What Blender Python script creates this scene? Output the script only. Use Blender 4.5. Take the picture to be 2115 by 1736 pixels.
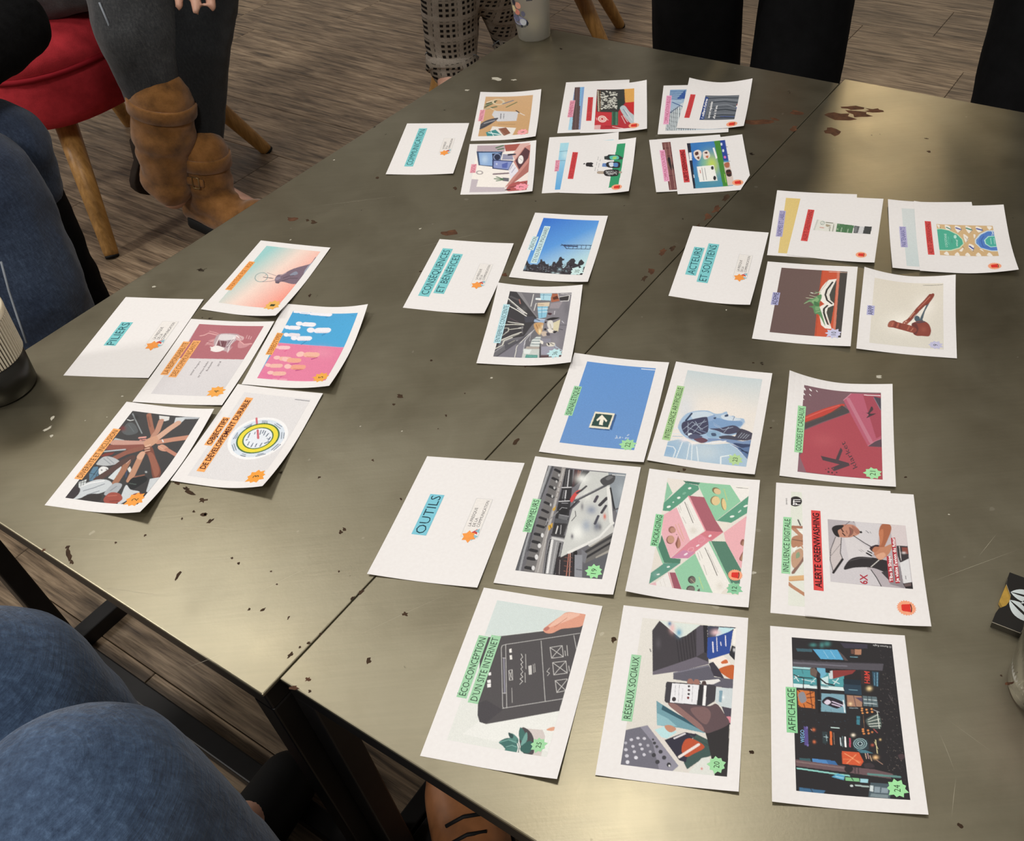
import bpy, bmesh, math, random
import numpy as np
from mathutils import Vector, Matrix, noise as mnoise

for o in list(bpy.data.objects):
    bpy.data.objects.remove(o)
SC = bpy.context.scene
COL = SC.collection
R = math.radians
W_IMG, H_IMG = 2115.0, 1736.0

# ------------------------------------------------------------------ camera
HT = 0.42                       # table height
CAM_H = 1.0906427
PITCH, ROLL = R(43.71317), R(-5.065967)
FOC, PCX, PCY = 1928.614, 1265.582, 849.5205
cam = bpy.data.cameras.new('camera')
camo = bpy.data.objects.new('camera', cam)
COL.objects.link(camo)
fw = Vector((0, math.cos(PITCH), -math.sin(PITCH)))
rt = Vector((1, 0, 0))
up = rt.cross(fw)
r2 = rt*math.cos(ROLL) + up*math.sin(ROLL)
u2 = -rt*math.sin(ROLL) + up*math.cos(ROLL)
M3 = Matrix((r2, u2, -fw)).transposed()
camo.matrix_world = Matrix.Translation((0, 0, CAM_H)) @ M3.to_4x4()
cam.sensor_fit = 'HORIZONTAL'
cam.sensor_width = 36.0
cam.lens = 36.0*FOC/W_IMG
cam.shift_x = (W_IMG/2 - PCX)/W_IMG
cam.shift_y = (PCY - H_IMG/2)/W_IMG
cam.clip_start = 0.02
SC.camera = camo

# ------------------------------------------------------------------ light
SC.view_settings.view_transform = 'Standard'
SC.view_settings.look = 'None'
SC.view_settings.gamma = 1
SC.view_settings.use_curve_mapping = False
SC.view_settings.exposure = 0.0
wd = bpy.data.worlds.new('room_ambient')
SC.world = wd
wd.use_nodes = True
bg = wd.node_tree.nodes['Background']
bg.inputs[0].default_value = (1.0, 0.95, 0.88, 1)
bg.inputs[1].default_value = 0.33


def area(name, loc, target, size, power, col=(1, .965, .92), shape='DISK', size_y=None):
    l = bpy.data.lights.new(name, 'AREA')
    l.shape = shape
    l.size = size
    if size_y:
        l.size_y = size_y
    l.energy = power
    l.color = col
    o = bpy.data.objects.new(name, l)
    COL.objects.link(o)
    o.location = loc
    d = Vector(target) - Vector(loc)
    o.rotation_euler = d.to_track_quat('-Z', 'Y').to_euler()
    return o


area('ceiling_or_fill_lamp', (-1.50, 1.90, 2.6), (-1.1, 1.3, 0), 0.50, 13)
area('ceiling_or_fill_lamp', (-0.06, 1.22, 2.6), (-0.06, 1.0, 0), 0.45, 12)
area('ceiling_or_fill_lamp', (1.85, 5.5, 2.6), (1.5, 4.6, 0), 0.30, 15, (1, .78, .50))
area('ceiling_or_fill_lamp', (-3.6, 0.6, 2.6), (-1.2, 1.2, 0), 0.5, 40)  # fill light added far left, clear of the visible table reflections
area('ceiling_or_fill_lamp', (-0.6, -1.0, 2.6), (-0.3, 0.8, 0), 0.5, 34)  # unseen fill light added behind the camera for more diffuse light


# ------------------------------------------------------------------ helpers
def lin(h):
    h = h.lstrip('#')
    v = [int(h[i:i+2], 16)/255 for i in (0, 2, 4)]
    return tuple(c/12.92 if c <= .04045 else ((c+.055)/1.055)**2.4 for c in v)


class NT:
    """small node-tree helper"""
    def __init__(s, name, rough=.6, metal=0., spec=.5, col=(.5, .5, .5)):
        s.m = bpy.data.materials.new(name)
        s.m.use_nodes = True
        s.t = s.m.node_tree
        s.b = s.t.nodes['Principled BSDF']
        s.b.inputs['Roughness'].default_value = rough
        s.b.inputs['Metallic'].default_value = metal
        s.b.inputs['Specular IOR Level'].default_value = spec
        s.b.inputs['Base Color'].default_value = (*col, 1)

    def n(s, typ, **kw):
        nd = s.t.nodes.new(typ)
        for k, v in kw.items():
            if k in nd.inputs.keys():
                nd.inputs[k].default_value = v
            else:
                setattr(nd, k, v)
        return nd

    def l(s, a, b):
        s.t.links.new(a, b)

    def coords(s, kind='Object', scale=(1, 1, 1), rot=(0, 0, 0), loc=None):
        tc = s.n('ShaderNodeTexCoord')
        mp = s.n('ShaderNodeMapping')
        mp.inputs['Scale'].default_value = scale
        mp.inputs['Rotation'].default_value = rot
        s.l(tc.outputs[kind], mp.inputs['Vector'])
        return mp.outputs['Vector']

    def noise(s, vec, scale, detail=4, rough=.55, dist=0.):
        nd = s.n('ShaderNodeTexNoise')
        nd.inputs['Scale'].default_value = scale
        nd.inputs['Detail'].default_value = detail
        nd.inputs['Roughness'].default_value = rough
        nd.inputs['Distortion'].default_value = dist
        if vec is not None:
            s.l(vec, nd.inputs['Vector'])
        return nd.outputs['Fac']

    def ramp(s, fac, stops, interp='LINEAR'):
        nd = s.n('ShaderNodeValToRGB')
        nd.color_ramp.interpolation = interp
        el = nd.color_ramp.elements
        while len(el) < len(stops):
            el.new(.5)
        for e, (p, c) in zip(el, stops):
            e.position = p
            e.color = (*c, 1) if len(c) == 3 else c
        s.l(fac, nd.inputs['Fac'])
        return nd.outputs['Color']

    def mix(s, fac, a, b, mode='MIX'):
        nd = s.n('ShaderNodeMix', data_type='RGBA', blend_type=mode)
        for sock, v in ((nd.inputs[0], fac), (nd.inputs[6], a), (nd.inputs[7], b)):
            if isinstance(v, (int, float)):
                sock.default_value = v
            elif isinstance(v, tuple):
                sock.default_value = (*v, 1)
            else:
                s.l(v, sock)
        return nd.outputs[2]

    def math(s, op, a, b=0.):
        nd = s.n('ShaderNodeMath', operation=op)
        for i, v in enumerate((a, b)):
            if isinstance(v, (int, float)):
                nd.inputs[i].default_value = v
            else:
                s.l(v, nd.inputs[i])
        return nd.outputs[0]

    def bump(s, h, strength=.3, dist=.001):
        nd = s.n('ShaderNodeBump')
        nd.inputs['Strength'].default_value = strength
        nd.inputs['Distance'].default_value = dist
        s.l(h, nd.inputs['Height'])
        s.l(nd.outputs['Normal'], s.b.inputs['Normal'])

    def base(s, c):
        s.l(c, s.b.inputs['Base Color'])

    def rough(s, c):
        s.l(c, s.b.inputs['Roughness'])


def link(o, parent=None):
    COL.objects.link(o)
    if parent is not None:
        o.parent = parent
    return o


def empty(name, loc=(0, 0, 0), rz=0.):
    o = bpy.data.objects.new(name, None)
    o.location = loc
    o.rotation_euler = (0, 0, rz)
    o.empty_display_size = .05
    return link(o)


def tag(o, label=None, cat=None, group=None, kind=None):
    for k, v in (('label', label), ('category', cat), ('group', group), ('kind', kind)):
        if v:
            o[k] = v
    return o


def mesh_obj(name, verts, faces, mat, parent=None, smooth=False):
    me = bpy.data.meshes.new(name)
    me.from_pydata([tuple(v) for v in verts], [], faces)
    me.update()
    if mat:
        me.materials.append(mat)
    if smooth:
        me.polygons.foreach_set('use_smooth', [True]*len(me.polygons))
    return link(bpy.data.objects.new(name, me), parent)


def bm_obj(name, bm, mat, parent=None, smooth=False):
    me = bpy.data.meshes.new(name)
    bm.normal_update()
    bm.to_mesh(me)
    bm.free()
    if mat:
        me.materials.append(mat)
    if smooth:
        me.polygons.foreach_set('use_smooth', [True]*len(me.polygons))
    return link(bpy.data.objects.new(name, me), parent)


def frame_of(d):
    d = Vector(d).normalized()
    a = Vector((0, 0, 1)) if abs(d.z) < .9 else Vector((1, 0, 0))
    x = d.cross(a).normalized()
    return x, d.cross(x).normalized(), d


def add_tube(bm, pts, rad, seg=16, cap=True):
    """tube through points with a radius per point"""
    pts = [Vector(p) for p in pts]
    if not hasattr(rad, '__len__'):
        rad = [rad]*len(pts)
    rings = []
    x = None
    for i, p in enumerate(pts):
        d = (pts[min(i+1, len(pts)-1)] - pts[max(i-1, 0)]).normalized()
        if x is None:
            x, y, _ = frame_of(d)
        else:
            x = (x - d*x.dot(d)).normalized()
            y = d.cross(x)
        rings.append([bm.verts.new(p + (x*math.cos(2*math.pi*k/seg) + y*math.sin(2*math.pi*k/seg))*rad[i]) for k in range(seg)])
    for a, b in zip(rings[:-1], rings[1:]):
        for k in range(seg):
            bm.faces.new((a[k], a[(k+1) % seg], b[(k+1) % seg], b[k]))
    if cap:
        bm.faces.new(rings[0][::-1])
        bm.faces.new(rings[-1])


def add_lathe(bm, prof, seg=48, close=True):
    """profile of (r, z) turned about z"""
    rings = []
    for r, z in prof:
        if r < 1e-6:
            rings.append([bm.verts.new((0, 0, z))])
        else:
            rings.append([bm.verts.new((r*math.cos(2*math.pi*k/seg), r*math.sin(2*math.pi*k/seg), z)) for k in range(seg)])
    for a, b in zip(rings[:-1], rings[1:]):
        for k in range(seg):
            k2 = (k+1) % seg
            if len(a) == 1 and len(b) == 1:
                continue
            if len(a) == 1:
                bm.faces.new((a[0], b[k2], b[k]))
            elif len(b) == 1:
                bm.faces.new((a[k], a[k2], b[0]))
            else:
                bm.faces.new((a[k], a[k2], b[k2], b[k]))


def add_box(bm, o, ax, ay, az):
    """box from corner o along three edge vectors"""
    o, ax, ay, az = map(Vector, (o, ax, ay, az))
    v = [bm.verts.new(o + ax*i + ay*j + az*k) for k in (0, 1) for j in (0, 1) for i in (0, 1)]
    for f in ((0, 2, 3, 1), (4, 5, 7, 6), (0, 1, 5, 4), (2, 6, 7, 3), (0, 4, 6, 2), (1, 3, 7, 5)):
        bm.faces.new([v[i] for i in f])


def bevel(bm, w, seg=2):
    bmesh.ops.bevel(bm, geom=bm.edges[:] + bm.verts[:], offset=w, segments=seg, affect='EDGES', profile=.5)


def sphere_template(seg, rows):
    v, f = [(0, 0, 1)], []
    for j in range(1, rows):
        ph = math.pi*j/rows
        for i in range(seg):
            th = 2*math.pi*i/seg
            v.append((math.sin(ph)*math.cos(th), math.sin(ph)*math.sin(th), math.cos(ph)))
    v.append((0, 0, -1))
    for i in range(seg):
        f.append((0, 1+i, 1+(i+1) % seg))
        n = 1+(rows-2)*seg
        f.append((len(v)-1, n+(i+1) % seg, n+i))
    for j in range(rows-2):
        for i in range(seg):
            p, q = 1+j*seg+i, 1+j*seg+(i+1) % seg
            f.append((p, p+seg, q+seg, q))
    return np.array(v), f


SPH = sphere_template(16, 10)


def blob(name, chains, mat, parent=None, voxel=.007, smooth=6, ells=(), wrinkle=0., wscale=30., zstretch=1.):
    """one continuous surface grown over chains of (point, radius): capsules fused by a voxel remesh"""
    VS, FS = [], []
    tot = 0

    def push(v, f):
        nonlocal tot
        VS.append(v)
        FS.extend(tuple(i+tot for i in k) for k in f)
        tot += len(v)
    seg = 16
    for ch in chains:
        for p, r in ch:
            push(SPH[0]*r + np.array(p), SPH[1])
        for (p, r), (q, s) in zip(ch[:-1], ch[1:]):
            p, q = Vector(p), Vector(q)
            if (q-p).length < 1e-5:
                continue
            x, y, _ = frame_of(q-p)
            th = [2*math.pi*k/seg for k in range(seg)]
            ring = np.array([x*math.cos(t)+y*math.sin(t) for t in th])
            push(np.vstack([ring*r+np.array(p), ring*s+np.array(q)]),
                 [(k, (k+1) % seg, seg+(k+1) % seg, seg+k) for k in range(seg)] + [tuple(range(seg))[::-1], tuple(range(seg, 2*seg))])
    for e in ells:
        rot = np.array(e[2]) if len(e) > 2 else np.eye(3)
        push((SPH[0]*np.array(e[1])) @ rot.T + np.array(e[0]), SPH[1])
    me = bpy.data.meshes.new(name)
    me.from_pydata(np.vstack(VS).tolist(), [], FS)
    o = bpy.data.objects.new(name, me)
    COL.objects.link(o)
    md = o.modifiers.new('r', 'REMESH')
    md.mode = 'VOXEL'
    md.voxel_size = voxel
    ms = o.modifiers.new('s', 'SMOOTH')
    ms.factor = .5
    ms.iterations = smooth
    dg = bpy.context.evaluated_depsgraph_get()
    ev = o.evaluated_get(dg)
    me2 = bpy.data.meshes.new_from_object(ev)
    o.modifiers.clear()
    o.data = me2
    bpy.data.meshes.remove(me)
    me2.name = name
    if wrinkle:
        n = len(me2.vertices)
        co = np.empty(n*3, np.float32)
        me2.vertices.foreach_get('co', co)
        nr = np.empty(n*3, np.float32)
        me2.vertex_normals.foreach_get('vector', nr)
        co, nr = co.reshape(-1, 3), nr.reshape(-1, 3)
        h = np.array([mnoise.noise((x*wscale, y*wscale, z*wscale*zstretch)) + .5*mnoise.noise((x*wscale*2.1+7, y*wscale*2.1, z*wscale*2.1*zstretch))
                      for x, y, z in co.tolist()], np.float32)
        co = co + nr*h[:, None]*wrinkle
        me2.vertices.foreach_set('co', co.ravel())
        me2.update()
    me2.materials.clear()
    me2.materials.append(mat)
    me2.polygons.foreach_set('use_smooth', [True]*len(me2.polygons))
    if parent is not None:
        o.parent = parent
    return o


DV = Vector((math.cos(R(54.687)), math.sin(R(54.687)), 0))      # along the long seam, away from the camera
NV = Vector((-DV.y, DV.x, 0))


def st(s, t, z=0.):
    return DV*s + NV*t + Vector((0, 0, z))


# ------------------------------------------------------------------ materials
def mat_floor():
    m = NT('wood_plank', rough=.5, spec=.35)
    tc = m.n('ShaderNodeTexCoord')
    oi = m.n('ShaderNodeObjectInfo')
    off = m.n('ShaderNodeVectorMath', operation='SCALE')
    cmb = m.n('ShaderNodeCombineXYZ')
    m.l(oi.outputs['Random'], cmb.inputs[0])
    m.l(m.math('MULTIPLY', oi.outputs['Random'], 7.3), cmb.inputs[1])
    m.l(cmb.outputs[0], off.inputs[0])
    off.inputs[3].default_value = 11.
    add = m.n('ShaderNodeVectorMath', operation='ADD')
    m.l(tc.outputs['Object'], add.inputs[0])
    m.l(off.outputs[0], add.inputs[1])

    def mp(sc):
        k = m.n('ShaderNodeMapping')
        k.inputs['Scale'].default_value = sc
        m.l(add.outputs[0], k.inputs['Vector'])
        return k.outputs['Vector']
    g1 = m.noise(mp((2.2, 26, 1)), 3.0, 6, .62, .6)
    g2 = m.noise(mp((5, 110, 1)), 3.0, 5, .6, .3)
    g3 = m.noise(mp((1.3, 5, 1)), 2.2, 3, .5, .8)
    c = m.ramp(g1, [(.30, lin('#54483b')), (.44, lin('#82705c')), (.56, lin('#a08c74')), (.72, lin('#b8a58c'))])
    c2 = m.ramp(g2, [(.34, (.42, .40, .37)), (.56, (1, 1, 1)), (.8, (1.12, 1.1, 1.06))])
    c = m.mix(.75, c, c2, 'MULTIPLY')
    c3 = m.ramp(g3, [(.34, (.62, .60, .57)), (.6, (1.05, 1.03, 1.0))])
    c = m.mix(.7, c, c3, 'MULTIPLY')
    v = m.ramp(oi.outputs['Random'], [(0, (.80, .79, .78)), (1, (1.08, 1.06, 1.03))])
    c = m.mix(1., c, v, 'MULTIPLY')
    m.base(c)
    m.rough(m.ramp(g2, [(.3, (.62,)*3), (.7, (.42,)*3)]))
    m.bump(g2, .25, .001)
    return m.m


def mat_table():
    m = NT('patinated_steel', rough=.36, metal=.85, spec=.5)
    w = m.coords('Object')
    n1 = m.noise(w, 2.6, 5, .6, .5)
    n2 = m.noise(w, 11, 5, .6, .4)
    n3 = m.noise(m.coords('Object', (3, 60, 1), (0, 0, R(20))), 6, 3, .5)
    n4 = m.noise(w, 420, 2, .5)
    c = m.ramp(n1, [(.3, (.21, .185, .125)), (.5, (.245, .22, .155)), (.72, (.285, .26, .19))])
    c2 = m.ramp(n2, [(.3, (.86, .84, .80)), (.6, (1.05, 1.05, 1.04))])
    c = m.mix(.8, c, c2, 'MULTIPLY')
    c3 = m.ramp(n3, [(.3, (.95, .95, .94)), (.7, (1.04, 1.04, 1.03))])
    c = m.mix(.6, c, c3, 'MULTIPLY')
    sp = m.noise(w, 46, 3, .5)
    c = m.mix(m.ramp(sp, [(.74, (0, 0, 0)), (.765, (1, 1, 1))]), c, lin('#3a3024'))
    wh = m.noise(m.coords('Object', (1, 1, 1), (0, 0, 1.)), 70, 2, .4)
    c = m.mix(m.ramp(wh, [(.77, (0, 0, 0)), (.79, (.55, .55, .55))]), c, lin('#a8a290'))
    m.base(c)
    m.rough(m.ramp(m.math('ADD', n2, m.math('MULTIPLY', n1, .5)), [(.5, (.31,)*3), (1., (.40,)*3)]))
    h = m.math('ADD', m.math('MULTIPLY', n4, .5), m.math('MULTIPLY', n3, .6))
    m.bump(h, .12, .0006)
    return m.m


def mat_plain(name, col, rough=.6, metal=0., spec=.5, nscale=None, namp=.15, bump=0., bscale=200):
    m = NT(name, rough=rough, metal=metal, spec=spec, col=lin(col))
    w = m.coords('Object')
    if nscale:
        f = m.noise(w, nscale, 4)
        m.base(m.mix(1., lin(col), m.ramp(f, [(.3, (1-namp,)*3), (.7, (1+namp,)*3)]), 'MULTIPLY'))
    if bump:
        m.bump(m.noise(w, bscale, 3), bump, .0015)
    return m.m


def mat_denim(name, dark, light, scale=900, rough=.85, bumpd=.0012, streak=.5):
    m = NT(name, rough=rough, spec=.2)
    w = m.coords('Object')
    big = m.noise(w, 7, 4, .6)
    fine = m.noise(m.coords('Object', (1, 1, .35)), scale*.35, 3, .7)
    slub = m.noise(m.coords('Object', (.6, .6, 5)), scale*.12, 3, .7)
    c = m.ramp(big, [(.3, lin(dark)), (.72, lin(light))])
    c = m.mix(1., c, m.ramp(fine, [(.28, (.55, .56, .60)), (.55, (1, 1, 1)), (.78, (1.7, 1.65, 1.55))]), 'MULTIPLY')
    c = m.mix(streak, c, m.ramp(slub, [(.3, (.72, .73, .76)), (.7, (1.3, 1.28, 1.24))]), 'MULTIPLY')
    m.base(c)
    m.b.inputs['Sheen Weight'].default_value = .15
    m.bump(m.math('ADD', fine, slub), .5, bumpd)
    return m.m


def mat_wood(name, c1, c2):
    m = NT(name, rough=.45, spec=.4)
    g = m.noise(m.coords('Object', (30, 30, 2.2)), 4, 5, .6, .5)
    m.base(m.ramp(g, [(.3, lin(c1)), (.68, lin(c2))]))
    m.bump(g, .08, .001)
    return m.m


def mat_suede():
    m = NT('brown_suede', rough=.9, spec=.15)
    w = m.coords('Object')
    f = m.noise(w, 26, 5, .65)
    g = m.noise(w, 700, 2)
    c = m.ramp(f, [(.28, lin('#5c3d1e')), (.5, lin('#82582c')), (.75, lin('#9c6c3c'))])
    m.base(m.mix(.5, c, m.ramp(g, [(.3, (.8,)*3), (.7, (1.15,)*3)]), 'MULTIPLY'))
    m.b.inputs['Sheen Weight'].default_value = .3
    m.bump(g, .3, .001)
    return m.m


def mat_tweed():
    """small dark check on grey-beige wool"""
    m = NT('checked_wool', rough=.9, spec=.1)
    tc = m.n('ShaderNodeTexCoord')
    sx = m.n('ShaderNodeSeparateXYZ')
    m.l(tc.outputs['Object'], sx.inputs[0])

    def stripes(sock, freq, lo, hi):
        s = m.math('SINE', m.math('MULTIPLY', sock, freq))
        return m.ramp(m.math('ADD', m.math('MULTIPLY', s, .5), .5), [(lo, (0, 0, 0)), (hi, (1, 1, 1))])
    hx = m.math('ADD', sx.outputs[0], m.math('MULTIPLY', sx.outputs[1], .45))
    a = stripes(hx, 2*math.pi/.0135, .45, .6)
    b = stripes(sx.outputs[2], 2*math.pi/.0135, .45, .6)
    a2 = stripes(hx, 2*math.pi/.054, .86, .93)
    b2 = stripes(sx.outputs[2], 2*math.pi/.054, .86, .93)
    k = m.mix(1., a, b, 'ADD')
    nz = m.noise(m.coords('Object'), 500, 3, .7)
    c = m.ramp(k, [(.0, lin('#1d1a18')), (.5, lin('#554d44')), (1., lin('#8f8578'))])
    c = m.mix(m.mix(1., a2, b2, 'ADD'), c, lin('#9a9084'))
    c = m.mix(.8, c, m.ramp(nz, [(.3, (.6,)*3), (.7, (1.25,)*3)]), 'MULTIPLY')
    m.base(c)
    m.bump(nz, .4, .001)
    return m.m


def mat_skin():
    m = NT('skin', rough=.5, spec=.4)
    f = m.noise(m.coords('Object'), 40, 4)
    m.base(m.ramp(f, [(.3, lin('#b98a74')), (.7, lin('#d3a690'))]))
    m.b.inputs['Subsurface Weight'].default_value = .1
    m.b.inputs['Subsurface Radius'].default_value = (.01, .004, .002)
    return m.m


def mat_paper():
    m = NT('white_paper', rough=.75, spec=.25)
    f = m.noise(m.coords('Object'), 300, 3)
    m.base(m.ramp(f, [(.3, (.79, .765, .755)), (.7, (.82, .80, .79))]))
    m.bump(f, .04, .0004)
    return m.m


def mat_print():
    m = NT('photo_ink', rough=.55, spec=.3)
    a = m.n('ShaderNodeVertexColor')
    a.layer_name = 'ink'
    m.base(a.outputs['Color'])
    return m.m


INK = {}


def ink(h):
    if h not in INK:
        c = lin(h)
        m = NT('ink_' + h, rough=.6, spec=.25)
        f = m.noise(m.coords('Object'), 500, 2)
        m.base(m.mix(1., c, m.ramp(f, [(.3, (.95,)*3), (.7, (1.04,)*3)]), 'MULTIPLY'))
        INK[h] = m.m
    return INK[h]


M = dict(floor=mat_floor(), table=mat_table(), paper=mat_paper(), photo=mat_print(), skin=mat_skin(), suede=mat_suede(), tweed=mat_tweed(),
         frame=mat_plain('black_steel', '#141211', .45, .3, .4, 30, .3),
         edge=mat_plain('steel_edge', '#8d8672', .4, .5, .5, 40, .2),
         rust=mat_plain('rust', '#3c2c1e', .8, 0, .2, 120, .4),
         rust2=mat_plain('rust_stain', '#50321e', .7, 0, .3, 120, .4),
         fleck=mat_plain('pale_fleck', '#b9b4a4', .7, 0, .3),
         scratch=mat_plain('scratch', '#a39d88', .5, 0, .4),
         oak=mat_wood('beech_wood', '#8a6330', '#b98a4c'),
         red=mat_plain('red_felt', '#b8323a', .9, 0, .15, 60, .14, .3, 500),
         redseam=mat_plain('red_piping', '#8e1622', .85, 0, .2),
         black_knit=mat_plain('black_knit', '#0b0b0c', .95, 0, .1, 90, .4, .5, 300),
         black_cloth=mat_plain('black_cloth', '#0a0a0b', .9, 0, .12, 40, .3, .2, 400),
         dark_cloth=mat_plain('charcoal_cloth', '#1c191b', .9, 0, .12, 50, .3, .2, 400),
         grey_denim=mat_denim('grey_denim', '#303133', '#474849', 900, .85, .0008, .35),
         grey_denim_shade=mat_denim('shaded_grey_denim', '#17181a', '#232527', 900, .85, .0008, .35),  # same jeans, far leg: shade painted in as a darker denim
         navy=mat_denim('navy_denim', '#232d40', '#3a475c', 900, .85, .0010, .4),
         blue=mat_denim('blue_denim', '#2a3a50', '#465a76', 520, .85, .0022, .7),
         stitch=mat_plain('stitching', '#7f858c', .8),
         sole=mat_plain('dark_sole', '#2a211a', .8, 0, .2, 80, .2),
         black_sole=mat_plain('black_sole', '#0c0b0b', .7, 0, .3),
         leather=mat_plain('brown_leather', '#8a5a38', .4, 0, .5, 30, .25, .1, 200),
         hair=mat_plain('dark_hair', '#2a1d14', .6, 0, .3, 200, .4))


# ------------------------------------------------------------------ parenting
def recenter(o, c):
    """give a mesh built in world coordinates an origin at c"""
    o.data.transform(Matrix.Translation(-Vector(c)))
    o.location = c
    return o


def child(o, root):
    """parent a mesh built in world coordinates to an unrotated top-level root"""
    o.parent = root
    o.matrix_parent_inverse = Matrix.Translation(-Vector(root.location))
    return o


# ------------------------------------------------------------------ floor
PW, PL = .1855, 1.22


def build_floor():
    fl = mesh_obj('floor', [st(-.9, -2.4, -.02), st(5.2, -2.4, -.02), st(5.2, 4.4, -.02), st(-.9, 4.4, -.02),
                            st(-.9, -2.4, -.0085), st(5.2, -2.4, -.0085), st(5.2, 4.4, -.0085), st(-.9, 4.4, -.0085)],
                  [(3, 2, 1, 0), (4, 5, 6, 7), (0, 1, 5, 4), (1, 2, 6, 5), (2, 3, 7, 6), (3, 0, 4, 7)], M['black_sole'])
    tag(fl, 'grey-brown wood plank floor under the tables and chairs', kind='structure')
    bm = bmesh.new()
    g = .0006
    add_box(bm, (g, g, -.008), (PL-2*g, 0, 0), (0, PW-2*g, 0), (0, 0, .008))
    bevel(bm, .0009, 1)
    me = bpy.data.meshes.new('plank')
    bm.to_mesh(me)
    bm.free()
    me.materials.append(M['floor'])
    rng = random.Random(4)
    known = {0: 1.30, -1: .94, 12: .865, 13: .663, 11: .523}
    ang = math.atan2(NV.y, NV.x)
    for k in range(-5, 25):
        s0 = .204 + PW*k
        j = known.get(k, rng.uniform(0, PL))
        t = j - PL*math.ceil((j+1.9)/PL)
        while t < 3.7:
            o = bpy.data.objects.new('plank', me)
            o.location = st(s0+PW, t)      # local x runs along NV, local y along -DV
            o.rotation_euler = (0, 0, ang)
            link(o, fl)
            t += PL


build_floor()


# ------------------------------------------------------------------ tables
def build_table(label, s0, s1, t0, t1, spots, lines):
    root = empty('metal_table', st((s0+s1)/2, (t0+t1)/2, 0))
    tag(root, label, 'table')
    bm = bmesh.new()
    add_box(bm, st(s0, t0, HT-.004), DV*(s1-s0), NV*(t1-t0), (0, 0, .004))
    bevel(bm, .0012, 2)
    top = child(bm_obj('table_top', bm, M['table']), root)
    tb = .025
    i = .0015

    def bar(name, a, ax, ay, az):
        b = bmesh.new()
        add_box(b, a, ax, ay, az)
        bevel(b, .002, 2)
        child(bm_obj(name, b, M['frame']), root)
    for z, nm in ((HT-.004-tb, 'top_rail'), (0, 'floor_rail')):
        bar(nm, st(s0+i, t0+i, z), DV*tb, NV*(t1-t0-2*i), (0, 0, tb))
        bar(nm, st(s1-i-tb, t0+i, z), DV*tb, NV*(t1-t0-2*i), (0, 0, tb))
        bar(nm, st(s0+i+tb, t0+i, z), DV*(s1-s0-2*i-2*tb), NV*tb, (0, 0, tb))
        bar(nm, st(s0+i+tb, t1-i-tb, z), DV*(s1-s0-2*i-2*tb), NV*tb, (0, 0, tb))
    for s in (s0+i, s1-i-tb):
        for t in (t0+i, t1-i-tb):
            bar('leg', st(s, t, tb), DV*tb, NV*tb, (0, 0, HT-.004-2*tb))
    rng = random.Random(int(s0*1000)+5)
    b = bmesh.new()
    for x, y, r, el, an, mi in spots:
        n = 11
        ph = [rng.uniform(.45, 1.25) for _ in range(n)]
        vs = []
        for k in range(n):
            a = 2*math.pi*k/n
            p = Vector((math.cos(a)*r*el*ph[k], math.sin(a)*r*ph[k], 0))
            p.rotate(Matrix.Rotation(an, 3, 'Z'))
            vs.append(b.verts.new(Vector((x, y, HT+.00006)) + p))
        f = b.faces.new(vs)
        f.material_index = mi
    for (p, q, w) in lines:
        p, q = Vector((*p, HT+.00005)), Vector((*q, HT+.00005))
        d = (q-p)
        nn = Vector((-d.y, d.x, 0)).normalized()*w
        m = (p+q)/2 + nn*rng.uniform(-6, 6)
        v = [b.verts.new(c) for c in (p, m-nn, q, m+nn)]
        f = b.faces.new(v)
        f.material_index = 2
    o = bm_obj('stains', b, M['rust'])
    o.data.materials.append(M['rust2'])
    o.data.materials.append(M['scratch'])
    o.data.materials.append(M['fleck'])
    child(o, root)
    tag(o, 'dark rust specks and pale scratches on the steel top', kind='stuff')
    return root


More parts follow.
